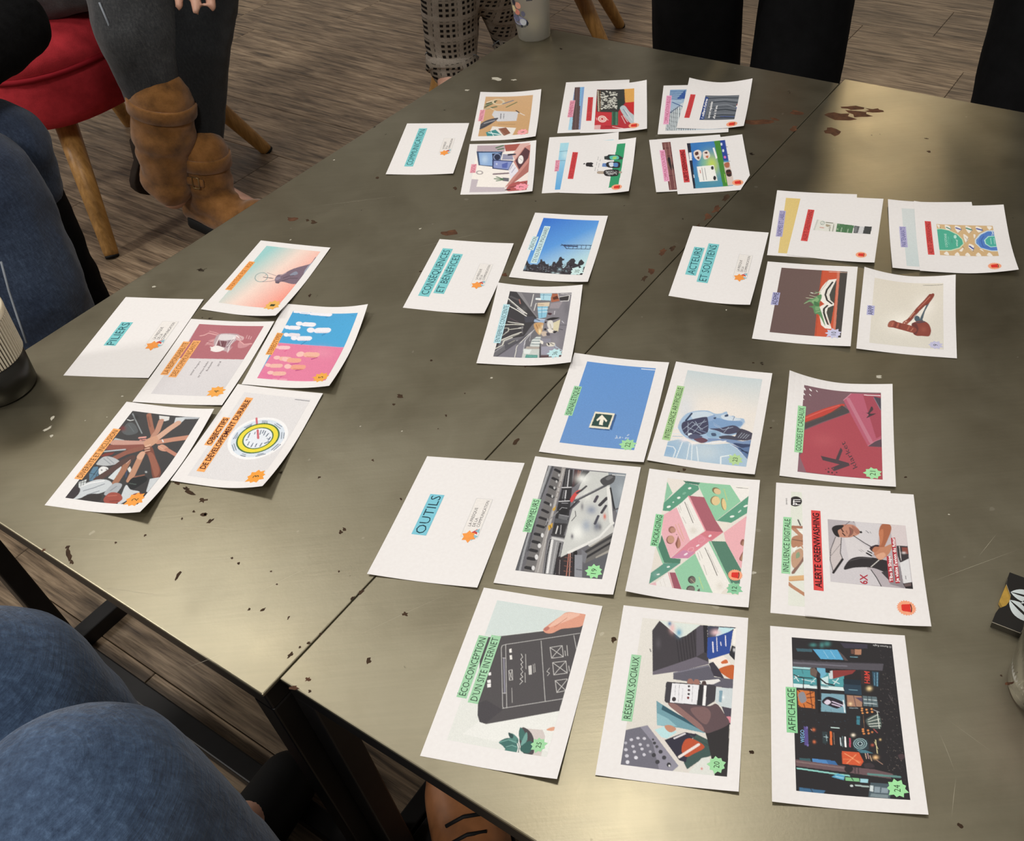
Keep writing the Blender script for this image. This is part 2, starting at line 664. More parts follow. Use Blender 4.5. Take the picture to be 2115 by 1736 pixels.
SPOTS_A = [
    (-0.5254, 0.5821, 0.00217, 1.20, -1.11, 0), (-0.5207, 0.5729, 0.00254, 3.20, -1.06, 0), (-0.5151, 0.5638, 0.00207, 1.50, -1.01, 0),
    (-0.2642, 0.5713, 0.00208, 1.20, -1.05, 0), (-0.2614, 0.5745, 0.00167, 1.60, -1.05, 0), (-0.4076, 0.5372, 0.00207, 2.60, -1.77, 0),
    (-0.3329, 0.4921, 0.00154, 1.00, -0.10, 0), (-0.3202, 0.4908, 0.00151, 2.00, -2.30, 0), (-0.2960, 0.4798, 0.00114, 2.00, -1.69, 0),
    (-0.3547, 0.5446, 0.00165, 1.00, -0.11, 0), (-0.3622, 0.5515, 0.00125, 1.00, -0.11, 0), (-0.3135, 0.5169, 0.00119, 1.00, -0.11, 0),
    (-0.4028, 0.6086, 0.00270, 1.30, -0.11, 0), (-0.3948, 0.5992, 0.00261, 1.60, -2.22, 0), (-0.4231, 0.6054, 0.00137, 1.30, -1.43, 0),
    (-0.4140, 0.6135, 0.00181, 1.20, -0.11, 0), (-0.2806, 0.4488, 0.00144, 1.00, -0.10, 0), (-0.2735, 0.4523, 0.00179, 1.20, -0.74, 0),
    (-0.4408, 0.6540, 0.00293, 1.30, -0.49, 0), (-0.4243, 0.6398, 0.00239, 3.40, -0.56, 0), (-0.4297, 0.6456, 0.00193, 2.00, -0.56, 0),
    (-0.4086, 0.6272, 0.00322, 1.40, -0.12, 0), (-0.4014, 0.6084, 0.00180, 1.00, -0.11, 0), (-0.2271, 0.7553, 0.00317, 1.40, -0.36, 0),
    (-0.2331, 0.7423, 0.00154, 1.30, -0.13, 0), (-0.1979, 0.8102, 0.00166, 1.20, -1.16, 0), (-0.1752, 0.7177, 0.00125, 1.50, -1.15, 0),
    (-0.1820, 0.6989, 0.00097, 1.00, -0.13, 0), (-0.0913, 0.7858, 0.00213, 1.00, -0.13, 0), (-0.2255, 0.9870, 0.00197, 1.00, -0.15, 0),
    (-0.1189, 0.9636, 0.00333, 1.30, -0.65, 1), (-0.3945, 1.1332, 0.00315, 1.30, -1.49, 0), (-0.3850, 1.1280, 0.00410, 1.50, -0.80, 0),
    (-0.4152, 1.1403, 0.00555, 2.20, -0.43, 1), (-0.1941, 1.1853, 0.00324, 1.60, -1.24, 0), (-0.1948, 1.0709, 0.00633, 2.00, -0.16, 1),
    (-0.3099, 1.2338, 0.00326, 1.20, -1.45, 0), (0.2818, 1.3047, 0.00516, 1.40, -0.55, 1), (0.3179, 1.3201, 0.00695, 1.60, -0.56, 1),
    (0.3043, 1.2710, 0.00585, 1.50, -1.85, 1), (0.2519, 1.3010, 0.00839, 3.00, -0.19, 1), (0.1606, 1.0698, 0.00534, 1.80, -2.14, 1),
    (0.1469, 1.0542, 0.00525, 1.80, -2.14, 1), (0.1298, 1.0302, 0.00439, 2.20, -2.14, 0), (0.1774, 1.0964, 0.00392, 2.40, -2.14, 0),
    (0.0939, 0.9890, 0.00350, 2.00, -2.13, 0), (0.0798, 0.9825, 0.00417, 2.00, -2.13, 1), (0.0610, 0.9434, 0.00461, 1.40, -1.99, 1),
    (0.0520, 0.9296, 0.00389, 1.60, -1.99, 0), (-0.1026, 1.3040, 0.00425, 3.00, -0.18, 0), (-0.0843, 1.3649, 0.00445, 1.50, -1.57, 0),
    (-0.0895, 1.3372, 0.00349, 3.00, -1.57, 0), (-0.2871, 0.4420, 0.00176, 2.00, -2.22, 0), (-0.2428, 0.4943, 0.00152, 1.60, -2.22, 0),
    (-0.4072, 0.7458, 0.00105, 1.00, -0.13, 0), (-0.2454, 0.6617, 0.00140, 1.40, -1.09, 0), (-0.2112, 0.6060, 0.00131, 1.50, -1.10, 0),
    (-0.1570, 0.7500, 0.00103, 1.00, -0.13, 0), (-0.3079, 0.8118, 0.00164, 1.50, -1.21, 0), (-0.3603, 0.9560, 0.00206, 2.00, -1.75, 0),
    (-0.2965, 0.6446, 0.00185, 1.00, -0.12, 0), (-0.2590, 0.5249, 0.00119, 1.00, -0.11, 0), (-0.3218, 0.5317, 0.00121, 1.20, -0.11, 0),
    (-0.4537, 0.5886, 0.00130, 1.40, -1.16, 0), (-0.4796, 0.5827, 0.00134, 1.40, -1.39, 0), (-0.5482, 0.5817, 0.00168, 1.30, -2.44, 1),
    (-0.2349, 1.0868, 0.00158, 1.00, -0.16, 3), (-0.1450, 1.5326, 0.00530, 2.20, -0.54, 3), (-0.1154, 1.5228, 0.00300, 1.50, -0.20, 3),
    (-0.1932, 1.4997, 0.00297, 1.50, -0.20, 3), (-0.6094, 0.7700, 0.00230, 2.00, -1.60, 3), (-0.6092, 0.7527, 0.00206, 2.40, -2.35, 3),
    (-0.6004, 0.7405, 0.00221, 1.60, -1.32, 3), (-0.5416, 0.7956, 0.00141, 1.00, -0.13, 3), (-0.5710, 0.7606, 0.00087, 1.00, -0.13, 3),
    (-0.5481, 0.7630, 0.00087, 1.00, -0.13, 3), (-0.5677, 1.0051, 0.00207, 1.50, -0.15, 3), (-0.1289, 0.7715, 0.00158, 1.00, -0.13, 3),
    (-0.4093, 1.0877, 0.00146, 1.00, -0.16, 3), (-0.3837, 1.2997, 0.00173, 1.00, -0.18, 3), (-0.2650, 0.7130, 0.00100, 1.00, -0.13, 3),
    (-0.2199, 0.7001, 0.00098, 1.20, -0.12, 3), (0.1789, 1.1990, 0.00233, 1.00, -0.18, 3),
]
SPOTS_B = [
    (-0.1937, 0.4730, 0.00221, 1.50, -0.78, 0), (-0.2200, 0.4297, 0.00277, 1.20, -1.30, 0), (-0.2682, 0.4174, 0.00241, 1.20, -0.10, 1),
    (-0.2785, 0.4110, 0.00240, 1.80, -0.28, 1), (-0.2646, 0.4061, 0.00134, 1.30, -0.79, 0), (-0.0162, 0.4284, 0.00241, 1.20, -1.79, 0),
    (0.0806, 0.3222, 0.00177, 1.20, -0.09, 0), (0.2152, 0.2560, 0.00239, 1.20, -0.47, 0), (0.2835, 0.3660, 0.00128, 1.00, -0.10, 0),
    (0.2852, 0.3591, 0.00126, 1.50, -2.59, 1), (-0.1004, 0.6697, 0.00241, 2.60, -2.14, 0), (0.3785, 1.2957, 0.01353, 1.60, -0.56, 1),
    (0.3557, 1.2507, 0.01067, 1.50, -1.10, 1), (0.4082, 1.2979, 0.01186, 1.80, -0.57, 1), (0.4027, 1.3198, 0.00852, 2.00, -0.19, 1),
    (0.4318, 1.3045, 0.00758, 2.00, -0.19, 1), (0.4811, 1.2067, 0.00235, 1.30, -0.18, 0), (0.4732, 1.1698, 0.00304, 1.20, -0.18, 0),
    (0.2575, 0.5513, 0.00204, 1.00, -0.12, 0), (0.2699, 0.5770, 0.00168, 1.00, -0.12, 0), (0.0640, 0.6117, 0.00218, 1.20, -0.12, 0),
    (0.0576, 0.6093, 0.00174, 1.30, -0.12, 0), (0.1563, 0.7580, 0.00154, 1.00, -0.13, 0), (0.1568, 0.6577, 0.00138, 1.00, -0.13, 0),
    (-0.2359, 0.5002, 0.00230, 1.60, -2.22, 0), (-0.2648, 0.4595, 0.00146, 1.50, -1.91, 0), (0.2820, 0.7182, 0.00247, 1.50, -0.13, 3),
    (0.2950, 0.5283, 0.00095, 1.00, -0.11, 3), (0.1096, 0.4838, 0.00186, 1.40, -0.11, 3), (0.1412, 0.8539, 0.00114, 1.00, -0.14, 3),
]
LINES_A = [
    ((-0.3938, 0.8845), (-0.2414, 0.9093), .00014), ((-0.2152, 0.9445), (-0.1203, 0.9710), .00014), ((-0.2607, 1.0358), (-0.1227, 1.0710), .00014),
    ((-0.4107, 1.1672), (-0.2485, 1.1788), .00014), ((-0.3339, 0.5065), (-0.2705, 0.5425), .00014), ((-0.3757, 0.4380), (-0.3459, 0.4488), .00014),
    ((-0.1223, 0.8202), (-0.0177, 0.8229), .00014), ((-0.1399, 0.8488), (-0.0553, 0.8731), .00014), ((-0.5135, 0.6874), (-0.4796, 0.7254), .00014),
    ((-0.3305, 0.8489), (-0.2830, 0.9153), .00014), ((-0.4583, 0.6040), (-0.3506, 0.5828), .00014), ((-0.4738, 0.5309), (-0.4141, 0.5151), .00014),
    ((-0.5492, 0.5964), (-0.4367, 0.5780), .00014),
]
LINES_B = [
    ((0.2465, 0.4548), (0.3467, 0.4850), .00014), ((0.2294, 0.3364), (0.2578, 0.3031), .00014), ((0.2216, 0.3293), (0.2239, 0.2916), .00014),
    ((0.2239, 0.2916), (0.2106, 0.2614), .00014), ((0.3044, 0.4791), (0.3299, 0.5031), .00014), ((-0.2473, 0.4482), (-0.1434, 0.4966), .00014),
    ((0.2351, 0.7709), (0.3443, 0.7808), .00014),
]
build_table('left steel table with worn olive-grey top, carrying the PILIERS and COMMUNICATION card groups', .1563, 1.3785, .4826, 1.0818, SPOTS_A, LINES_A)
build_table('right steel table with worn olive-grey top, carrying the OUTILS and ACTEURS cards', .1741, 1.3974, -.118, .4816, SPOTS_B, LINES_B)


# ------------------------------------------------------------------ printed cards
CW, CH = 148.5, 105.0
CARDS = [
 dict(n='eco', lab='white card with a tablet held in hand beside a succulent, green two-line title', q=[[-0.0646, 0.31251], [-0.02336, 0.46219], [-0.16925, 0.34239], [-0.12631, 0.49307]], l=[5.0, 1.0, 0.0, 0.0], b=0.4203, cut=0, s=[['9fcfa8', '26382c', 0, 'ÉCO-CONCEPTION', 49.3, 86.0, 104.0, 94.2], ['9fcfa8', '26382c', 0, "D'UN SITE INTERNET", 46.6, 75.7, 106.1, 84.0]], t=[], pic=[15.3, 12.1, 123.2, 77.5, 2.3], star=['9fd6a4', '25', 23.3, 20.4, 5.7], ops='''B d2dcd9 1136 734 dfe1dc 368 586
P cfdad8 1232 775 1232 0 1119 2 1022 337 916 630 908 771
P e6e7e3 372 4 172 522 183 582 64 672 45 -7
P 4e4b4d 790 767 880 742 913 629 1015 315 1132 5 1121 -8 372 4 172 522 179 576 227 608 320 636 588 716
P 454246 320 636 358 583 305 433 179 524 179 576 227 608
L 35333a 8 589 711 698 742 880 742
L b9b8b6 5 844 577 1051 9
L b9b8b6 5 316 437 474 3
L b9b8b6 5 844 577 324 406
L b9b8b6 5 844 577 829 602 807 602 328 440 318 428
L b9b8b6 5 927 302 430 131
L b9b8b6 5 1022 52 901 0
L 8d8b99 11 725 555 439 458
L c9c7c4 4 724 564 728 540
L c9c7c4 4 435 474 441 449
L c5c3c0 5 883 215 917 123 822 88 793 178 883 215 822 88
L c5c3c0 5 917 123 793 178
L c5c3c0 5 757 160 790 59 691 23 656 123 757 160 691 23
L c5c3c0 5 790 59 656 123
L c5c3c0 5 642 12 611 100 516 62 545 -2
L c5c3c0 5 611 100 547 1
L c5c3c0 5 637 10 516 62
L c5c3c0 5 875 89 833 74
L c5c3c0 5 924 85 838 57
L c5c3c0 5 753 27 709 10
L c5c3c0 4 628 484 641 459 557 429 549 455 628 484 557 429
L c5c3c0 4 641 459 549 455
P e6e4e0 808 536 819 520 784 506 778 525
P e6e4e0 756 516 763 500 727 485 721 502
L d6d4d0 4 531 364 559 349 575 375 596 358 615 382 637 370 659 393 676 384 699 405 716 394 738 419 761 409 786 428
L c5c3c0 4 790 393 666 353
L c5c3c0 4 632 351 555 326
P c9c7c4 694 342 706 319 629 294 622 317
L b5b3b0 4 715 308 647 283
L b5b3b0 4 722 298 654 273
L c5c3c0 4 640 171 665 160 674 185 708 171
L b5b3b0 4 491 417 373 377
P eceaea 517 626 528 601 502 591 495 617
P eceaea 488 617 497 589 467 580 459 606
P eceaea 581 638 589 619 565 609 557 628
S d99b84 1031 314 1004 282 1013 229 1062 168 1088 84 1124 5 1227 1 1225 151 1173 208 1081 283
P d99b84 1088 84 1120 7 1227 1 1231 71
S e6b8a4 1173 208 1219 149 1223 49 1168 105 1093 216 1060 277
S b9756a 1037 311 1064 284 1051 265 1020 286
L b5705c 4 1068 229 1172 147
P cfc6c2 192 215 203 88 156 56 0 44 -1 108 116 133
S 4a4548 191 248 182 189 124 135 27 105 -2 121 -2 172 89 236
S 3f6c66 55 384 97 331 85 262 15 232 -4 290 33 348
S 56877f 138 311 105 250 68 248 86 309
S 3f6c66 194 258 150 208 92 218 133 254
S 6fa098 73 219 165 203 107 181 57 203
S 35605a 46 214 101 165 80 122 12 139 12 194
S 4a7a72 10 322 51 243 -4 235 -5 299
S 2c4a4a 139 334 127 294 98 294 112 322
L 7fb0a6 5 56 378 85 318 76 260
L 7fb0a6 5 29 319 49 279 41 244
L 2b4744 5 95 256 45 222 -1 218
S d9a084 211 60 231 35 239 5 210 6 204 46'''),
 dict(n='reseaux', lab='white card with hand holding a smartphone over magazines and a keyboard, green title', q=[[0.06618, 0.2922], [0.09756, 0.43833], [-0.03663, 0.31491], [-0.00535, 0.46113]], l=[3.0, 0.0, 1.0, 1.0], b=0.4203, cut=0, s=[['9fcfa8', '26382c', 0, 'RÉSEAUX SOCIAUX', 45.1, 83.8, 103.0, 92.0]], t=[], pic=[10.4, 9.0, 127.9, 78.5, 2.3], star=['9ed8a2', '20', 18.7, 17.1, 6.4], ops='''B e0ddd6 1225 783 d9d5cd 332 723
P 3f3b40 1266 639 1125 458 1152 406 1264 300 1264 244 917 204 826 411 762 636 1166 688
L 2b282d 6 1202 350 965 307
L 2b282d 6 1178 371 953 329
L 2b282d 6 1154 392 940 350
L 2b282d 6 1136 413 929 372
L 2b282d 6 1119 435 919 393
L 2b282d 6 1109 457 912 415
L 2b282d 6 1101 479 904 437
G 5a565c 70 1052 624 3 -23 -52 -6
P 6a6470 791 640 965 307 929 205 911 204 826 411 762 636
P 55505a 1237 330 1264 300 1264 244 1014 248 965 307
P d9e2dc 1265 635 1264 300 1152 406 1125 454
G e7b9b9 90 1208 526 3 -26 -48 -5
G 5b9fc0 90 1172 467 3 -27 -42 -4
G 3f6aa0 90 1248 552 2 -17 -24 -2
P 26242a 1267 277 1267 240 1006 225 1014 248
P 3a3f52 1264 240 1276 9 1242 26 1160 168 1152 231
P bfe0e6 1261 147 1266 18 1214 79 1160 168
G e8c4c8 95 1208 166 5 -41 -32 -2
P 2b4a96 1152 231 1172 159 1246 30 1028 45 952 202 976 222
L e8e4ee 10 1115 187 1023 176
L e8e4ee 6 1161 158 1037 145
L e8e4ee 7 1123 124 1092 117
L e8e4ee 8 1186 89 1092 79
P f0ece6 1261 27 1268 -1 1107 0 1114 27
P 2a2a30 1103 31 1091 -1 962 -4 1017 49
G f0f0f0 90 1063 11 1 -9 -17 -1
P efe5dc 948 198 1002 93 937 31 887 113
S c9683a 943 107 969 69 940 53 927 97
S c0602f 876 121 926 24 901 -3 800 0 826 73
P 3a3540 917 204 936 170 876 121 797 71 811 161
P 5e5c68 803 476 906 204 802 151 800 2 717 0 720 137 732 243 744 470
L 7a7886 10 799 471 896 203
P e4e2df 754 263 789 115 773 101 737 156 730 243
P c9d3d6 715 138 720 -1 547 -4 549 73 590 129
P 7fa0b0 690 104 693 78 591 80 594 102
G eef4f4 100 636 70 1 -10 -19 -1
P 4a4450 558 78 549 -3 409 -6 424 22
S d98a96 468 46 480 4 432 0 428 35
P 6f9aa6 546 581 522 539 416 329 348 204 323 185 344 391 343 553
P 2f5563 514 529 491 483 365 214 342 212 476 534
P 8fb9c2 444 565 408 475 352 400 343 553
P d9d3cc 335 625 343 553 227 464 77 315 -1 283 36 369
P 8d8b99 275 785 335 625 46 358 -3 402 0 785
P 6d6c78 275 785 315 678 205 571 3 498 0 785
E c9c8d2 204 731 2 -13 -11 -1
E c9c8d2 223 683 1 -13 -10 -1
E c9c8d2 226 635 1 -13 -11 -1
E c9c8d2 153 712 1 -12 -11 -1
E c9c8d2 175 659 1 -12 -11 -1
E aeadb8 175 601 1 -11 -11 -1
E c9c8d2 121 761 2 -13 -12 -2
E c9c8d2 113 696 1 -12 -11 -1
E c9c8d2 142 642 1 -12 -11 -1
E c9c8d2 74 747 2 -14 -13 -2
E d9d9e2 69 678 2 -14 -13 -2
E c9c8d2 100 621 1 -12 -12 -1
E d9d9e2 27 735 2 -14 -14 -2
E aeadb8 173 769 1 -11 -11 -1
E aeadb8 129 579 1 -10 -10 -1
E 3a3a40 226 569 1 -8 -9 -1
E 3a3a40 200 555 1 -12 -12 -1
E 4a4a50 174 534 1 -12 -12 -1
E 3a3a40 106 549 2 -16 -16 -2
E 3a3a40 138 502 2 -15 -15 -2
E 3a3a40 57 516 2 -16 -17 -2
E 3a3a40 96 471 2 -16 -16 -2
E 2a2a30 46 430 2 -16 -17 -2
E d9d9d9 39 426 1 -7 -8 -1
P 3d5450 314 261 275 164 151 126 117 194 27 294 76 323
P 2c2a3a 233 483 314 337 307 243 256 290 78 307 89 358
P b9dde0 305 566 352 477 307 396 246 466 253 509
S c08a70 345 495 357 452 333 405 300 438 311 473
S b9502f 169 349 251 331 267 274 215 181 153 255 121 311
L e6dcd6 20 115 360 228 226
L d9d6da 13 255 412 302 336
P d9dcd6 12 276 125 195 140 146 0 90 -1 279
G d04a4a 90 44 188 1 -8 -10 -1
L 3a4a44 9 292 293 228 152
P 2b282a 332 186 431 9 -2 -3 -2 90 151 130 271 164
S 5d4a4e 520 482 551 455 546 194 574 118 495 52 421 13 343 127 331 194 414 329 463 403
S 8d6a66 520 482 537 436 471 334 383 215 334 203 414 329
S 7a5e5e 511 312 534 201 483 154 396 182 434 254
P 3d3a40 717 516 732 146 721 131 595 132 544 194 538 506 553 519 572 520 703 523
P e6e6ea 709 475 719 264 550 268 544 476
P 2a282c 717 264 718 233 548 229 549 268
P f0f0f0 719 226 720 205 549 203 549 224
E 3a3438 698 342 1 -9 -10 -1
E 5a4a50 665 339 1 -10 -10 -1
E 3a3438 631 338 1 -9 -10 -1
E 7a3438 599 339 1 -9 -11 -1
E 3a3438 574 447 2 -16 -19 -2
L 9a9aa0 3 697 448 610 443
L 9a9aa0 3 701 417 557 412
L b0b0b6 3 675 388 569 385
L 9a9aa0 3 704 312 569 307
S 9c6f64 723 356 758 353 764 326 726 309
S 9c6f64 724 306 761 303 763 272 725 262
S 4a3a38 724 243 754 240 757 217 726 209
L 5a565e 7 992 686 968 674'''),
 dict(n='affichage', lab='white card with a dark city street of lit billboards, green title AFFICHAGE', q=[[0.19485, 0.26429], [0.21996, 0.40819], [0.08856, 0.28302], [0.11401, 0.42825]], l=[3.0, 1.0, 3.0, 1.0], b=0.4203, cut=0, s=[['8fcf9a', '22382a', 0, 'AFFICHAGE', 55.3, 85.7, 93.8, 93.7]], t=[['d04a40', 1, 'H&M', 102.0, 30.1, 112.6, 29.5, 102.4, 35.0], ['7fb0d8', 1, 'WEGO', 48.1, 80.8, 58.5, 80.7, 47.8, 84.3], ['d9d9d9', 0, '© Ramon Kagie', 137.8, 11.4, 138.1, 25.2, 135.5, 11.6]], pic=[10.1, 10.7, 129.2, 77.4, 2.3], star=['9fe0a2', '24', 18.1, 18.7, 6.7], ops='''B 2a282b 1153 460 262427 277 424
P 3f5f6a 1189 741 1194 617 1167 618 1162 732
P 5ba7d0 1194 612 1205 422 1117 382 1108 554
L 8fc4e0 5 1185 529 1123 497
L 8fc4e0 5 1190 476 1128 444
P 5a4f50 1205 422 1160 381 1110 345 1113 375
P b08066 1222 289 1224 238 1174 244 1172 293
P 6a4a40 1219 320 1219 294 1176 297 1176 319
P 3e3a48 1273 397 1274 189 1236 192 1226 368
G 4a8a88 90 1233 607 2 -27 -18 1
G 4a8a88 90 1253 499 2 -27 -24 1
G 4a8a88 90 1238 540 2 -18 -26 1
L 7ab0c0 5 1148 329 1150 272
P 55525a 1082 769 1106 81 1043 95 1018 770
L 6f6d78 13 1055 761 1061 361
L 3a383e 8 1074 765 1106 115
P 4f9aa2 999 771 1007 381 872 397 871 769
P a9d6da 1020 770 1022 631 1006 640 1005 771
P 6fb0cc 1026 588 1028 501 969 521 935 557 964 581
P c9e2e4 935 557 960 504 878 508 884 559
L d9e9ea 7 940 756 894 730
L d9e9ea 6 912 762 941 729
L d9e9ea 6 912 704 900 610
L d9e9ea 5 887 636 931 600
L d9e9ea 7 922 472 900 426
L d9e9ea 6 881 474 946 428
P d9e9ea 871 769 869 398 840 393 838 770
L 3f7f88 7 866 645 863 509
L 3f6f78 5 1000 701 964 694
P 2f2b2e 1016 640 1026 605 976 564 743 566 740 594 932 591 954 633
P 6a5a52 1016 640 1024 605 995 585 942 595 959 638
L 262326 9 948 763 930 729 929 626
L 262326 7 923 690 821 697
L 262326 12 929 566 892 524 882 465
P 8a3a38 1013 471 937 471 997 322 1032 293
P c9d3d6 1000 502 1013 469 937 471 935 497
P 262428 1029 523 1029 488 987 490 989 524
P 3a2a2c 1031 259 1029 186 914 191 914 263
P 2f4a5c 1030 173 1029 122 898 137 902 175
L 7fb0c8 5 1023 135 904 145
L 6fa0b8 4 1016 157 908 164
P 2a3f50 944 393 945 265 814 266 816 392
P 1f2c38 944 393 945 265 899 267 898 392
L 6f98a8 6 854 356 854 295
G f5d9a0 100 876 206 2 -20 -20 2
P c9743a 819 744 813 613 668 615 672 735
S 8a8a92 778 734 803 694 733 676 708 717
L 5a2a1a 7 783 673 808 621
L 5a2a1a 7 754 670 766 619
L 5a2a1a 7 718 675 693 625
L 5a2a1a 6 700 697 671 689
L 5a2a1a 6 815 647 668 635
L 3a1f18 7 817 740 804 723
L 3a1f18 7 684 735 666 718
L 1e1c1e 20 933 584 643 584
L 8a9a9e 4 741 590 743 565
P 7ba3b3 805 562 807 393 651 392 649 573
S 241f2a 743 558 779 512 755 429 728 402 684 450 703 516 719 556
S d9cfe0 733 544 754 518 734 496 710 520 718 540
L cdbfd6 10 740 485 712 407
L cdbfd6 10 718 488 703 432
L e6eef0 8 757 404 658 400
P a8806a 804 376 804 267 715 269 708 378
G f4d8a8 100 732 354 1 -13 -14 1
P 5a4a60 789 318 794 263 754 266
L 4a3a4a 5 803 326 716 315
L 8a9aa0 6 697 362 699 303
P 5f7076 809 258 808 157 723 154 723 260
L c3d0d2 6 780 252 778 160
L 2a3236 5 807 224 723 227
L 2a3236 5 807 195 724 197
L c3d0d2 6 748 254 746 164
E e0975a 700 272 1 -8 -7 0
E e0975a 682 274 1 -8 -7 0
E e0975a 661 271 1 -8 -7 0
E e0975a 693 240 1 -8 -8 1
E e0975a 669 237 1 -8 -8 1
E e0975a 701 203 1 -8 -8 1
E e0975a 677 201 1 -8 -8 1
P 3f7f90 633 316 632 291 561 299 564 321
L 1f4f60 6 609 315 611 297
L 8a6a50 3 642 266 538 269
S 4d5a56 615 247 661 165 605 143 546 154 544 220 573 246
L cfd6cc 5 609 235 659 161
L cfd6cc 5 592 237 624 152
L cfd6cc 6 574 234 590 150
L cfd6cc 6 555 227 567 151
L dfe6dc 5 680 164 545 160
L a9a9ac 5 697 191 681 151
E d98a50 527 278 1 -9 -8 1
E d98a50 511 278 1 -9 -8 1
E d98a50 492 274 1 -9 -7 1
E d98a50 521 242 1 -8 -8 1
E d98a50 498 240 1 -8 -8 1
E c97a48 510 214 1 -7 -8 1
L a05050 8 534 200 508 178
P 5a4f8e 516 702 500 673 361 673 362 702
P 7a6fb0 515 685 513 673 497 673 496 685
P 7a6fb0 371 685 370 672 354 674 355 686
G d9744a 100 492 632 1 -12 -13 0
G d9744a 100 394 632 1 -11 -13 0
L c9a090 5 494 653 486 645
P 2f3c40 483 571 484 534 391 537 390 571
L a9c0c6 5 442 561 440 532
L a9c0c6 4 457 544 411 542
L e0703a 15 484 510 386 512
L 8a7a70 4 481 489 388 490
L b9d0cc 10 522 504 522 450
L cfe0e6 7 443 445 383 443
L f0f0f0 12 451 410 377 411
L c04a60 11 444 377 380 379
L 6f8a90 3 458 428 371 431
G fff2dd 100 474 351 1 -14 -13 1
P 2c3c44 439 353 446 252 367 248 362 354
O 9fc0c4 5 409 307 4 -45 -41 3
O 9fc0c4 5 409 307 3 -31 -29 2
O c0dce0 5 409 307 1 -16 -15 1
G c0604a 90 405 221 1 -11 -11 1
P 4a7a88 361 338 362 274 340 220 336 308
L d9cfa0 5 451 195 342 192
L d9cfa0 4 432 204 379 185
G e8c890 90 454 162 1 -8 -9 1
P cf5a36 340 440 340 320 271 293 235 315 240 442
L f0a070 6 322 421 295 375 255 322
L f0a070 5 247 410 291 367 320 341
L e07a50 7 276 432 282 360 264 313
G f5c890 100 309 206 2 -19 -16 1
L d9b9a0 5 335 276 295 271
L c9a0a0 5 336 260 296 255
L d0b090 5 319 245 280 236
L a08070 6 288 200 260 163
P 4f86c0 261 652 257 493 226 474 226 650
P 3a6aa0 256 553 257 493 226 474 227 538
P 3a5a60 257 745 258 665 232 661 234 737
P 6a5458 242 769 223 427 215 222 191 98 153 117 178 430 191 769
L 86706f 9 225 762 209 436
E 2a2428 204 400 3 -30 -28 2
L 3a3034 6 225 355 168 359
L 3a3034 6 223 332 170 335
S 3a3236 253 290 262 242 233 220 223 284
L 8fd0c8 11 174 759 161 541 152 400
L 5f8a86 16 176 268 171 53
P 5aa5c8 132 523 162 478 149 431 116 441
L bfe0ec 4 139 495 131 440
P 7fbf8a 140 428 140 334 113 332 113 429
L 2a4a38 7 136 385 119 374
P 9fd0dc 137 326 137 271 109 277 109 328
L a9bcb9 11 84 361 81 275
E c9d3d3 78 389 1 -11 -8 0
P 4a5a62 113 257 112 125 5 135 3 281
P cfdadc 91 263 91 240 46 245 48 268
P 8a9aa4 85 232 84 194 41 201 42 240
P 8a9aa4 81 186 81 140 42 147 40 194
P 7a8a90 32 260 30 144 4 151 6 270
P 3f6a8e 30 750 25 571 -3 587 -4 751
L 2a2a3a 5 29 672 0 657
R 8a8078 60 1024 122 982 15 182 13 213 151 4 1
R 4a4446 120 1227 105 1236 -1 54 11 61 126 6 2
R 3a4a58 40 776 750 650 402 291 263 266 745 5 3
L 5a5558 5 836 67 788 50
L 5a5558 4 818 47 779 43
S 4a3a3e 337 49 353 19 332 1 303 32'''),
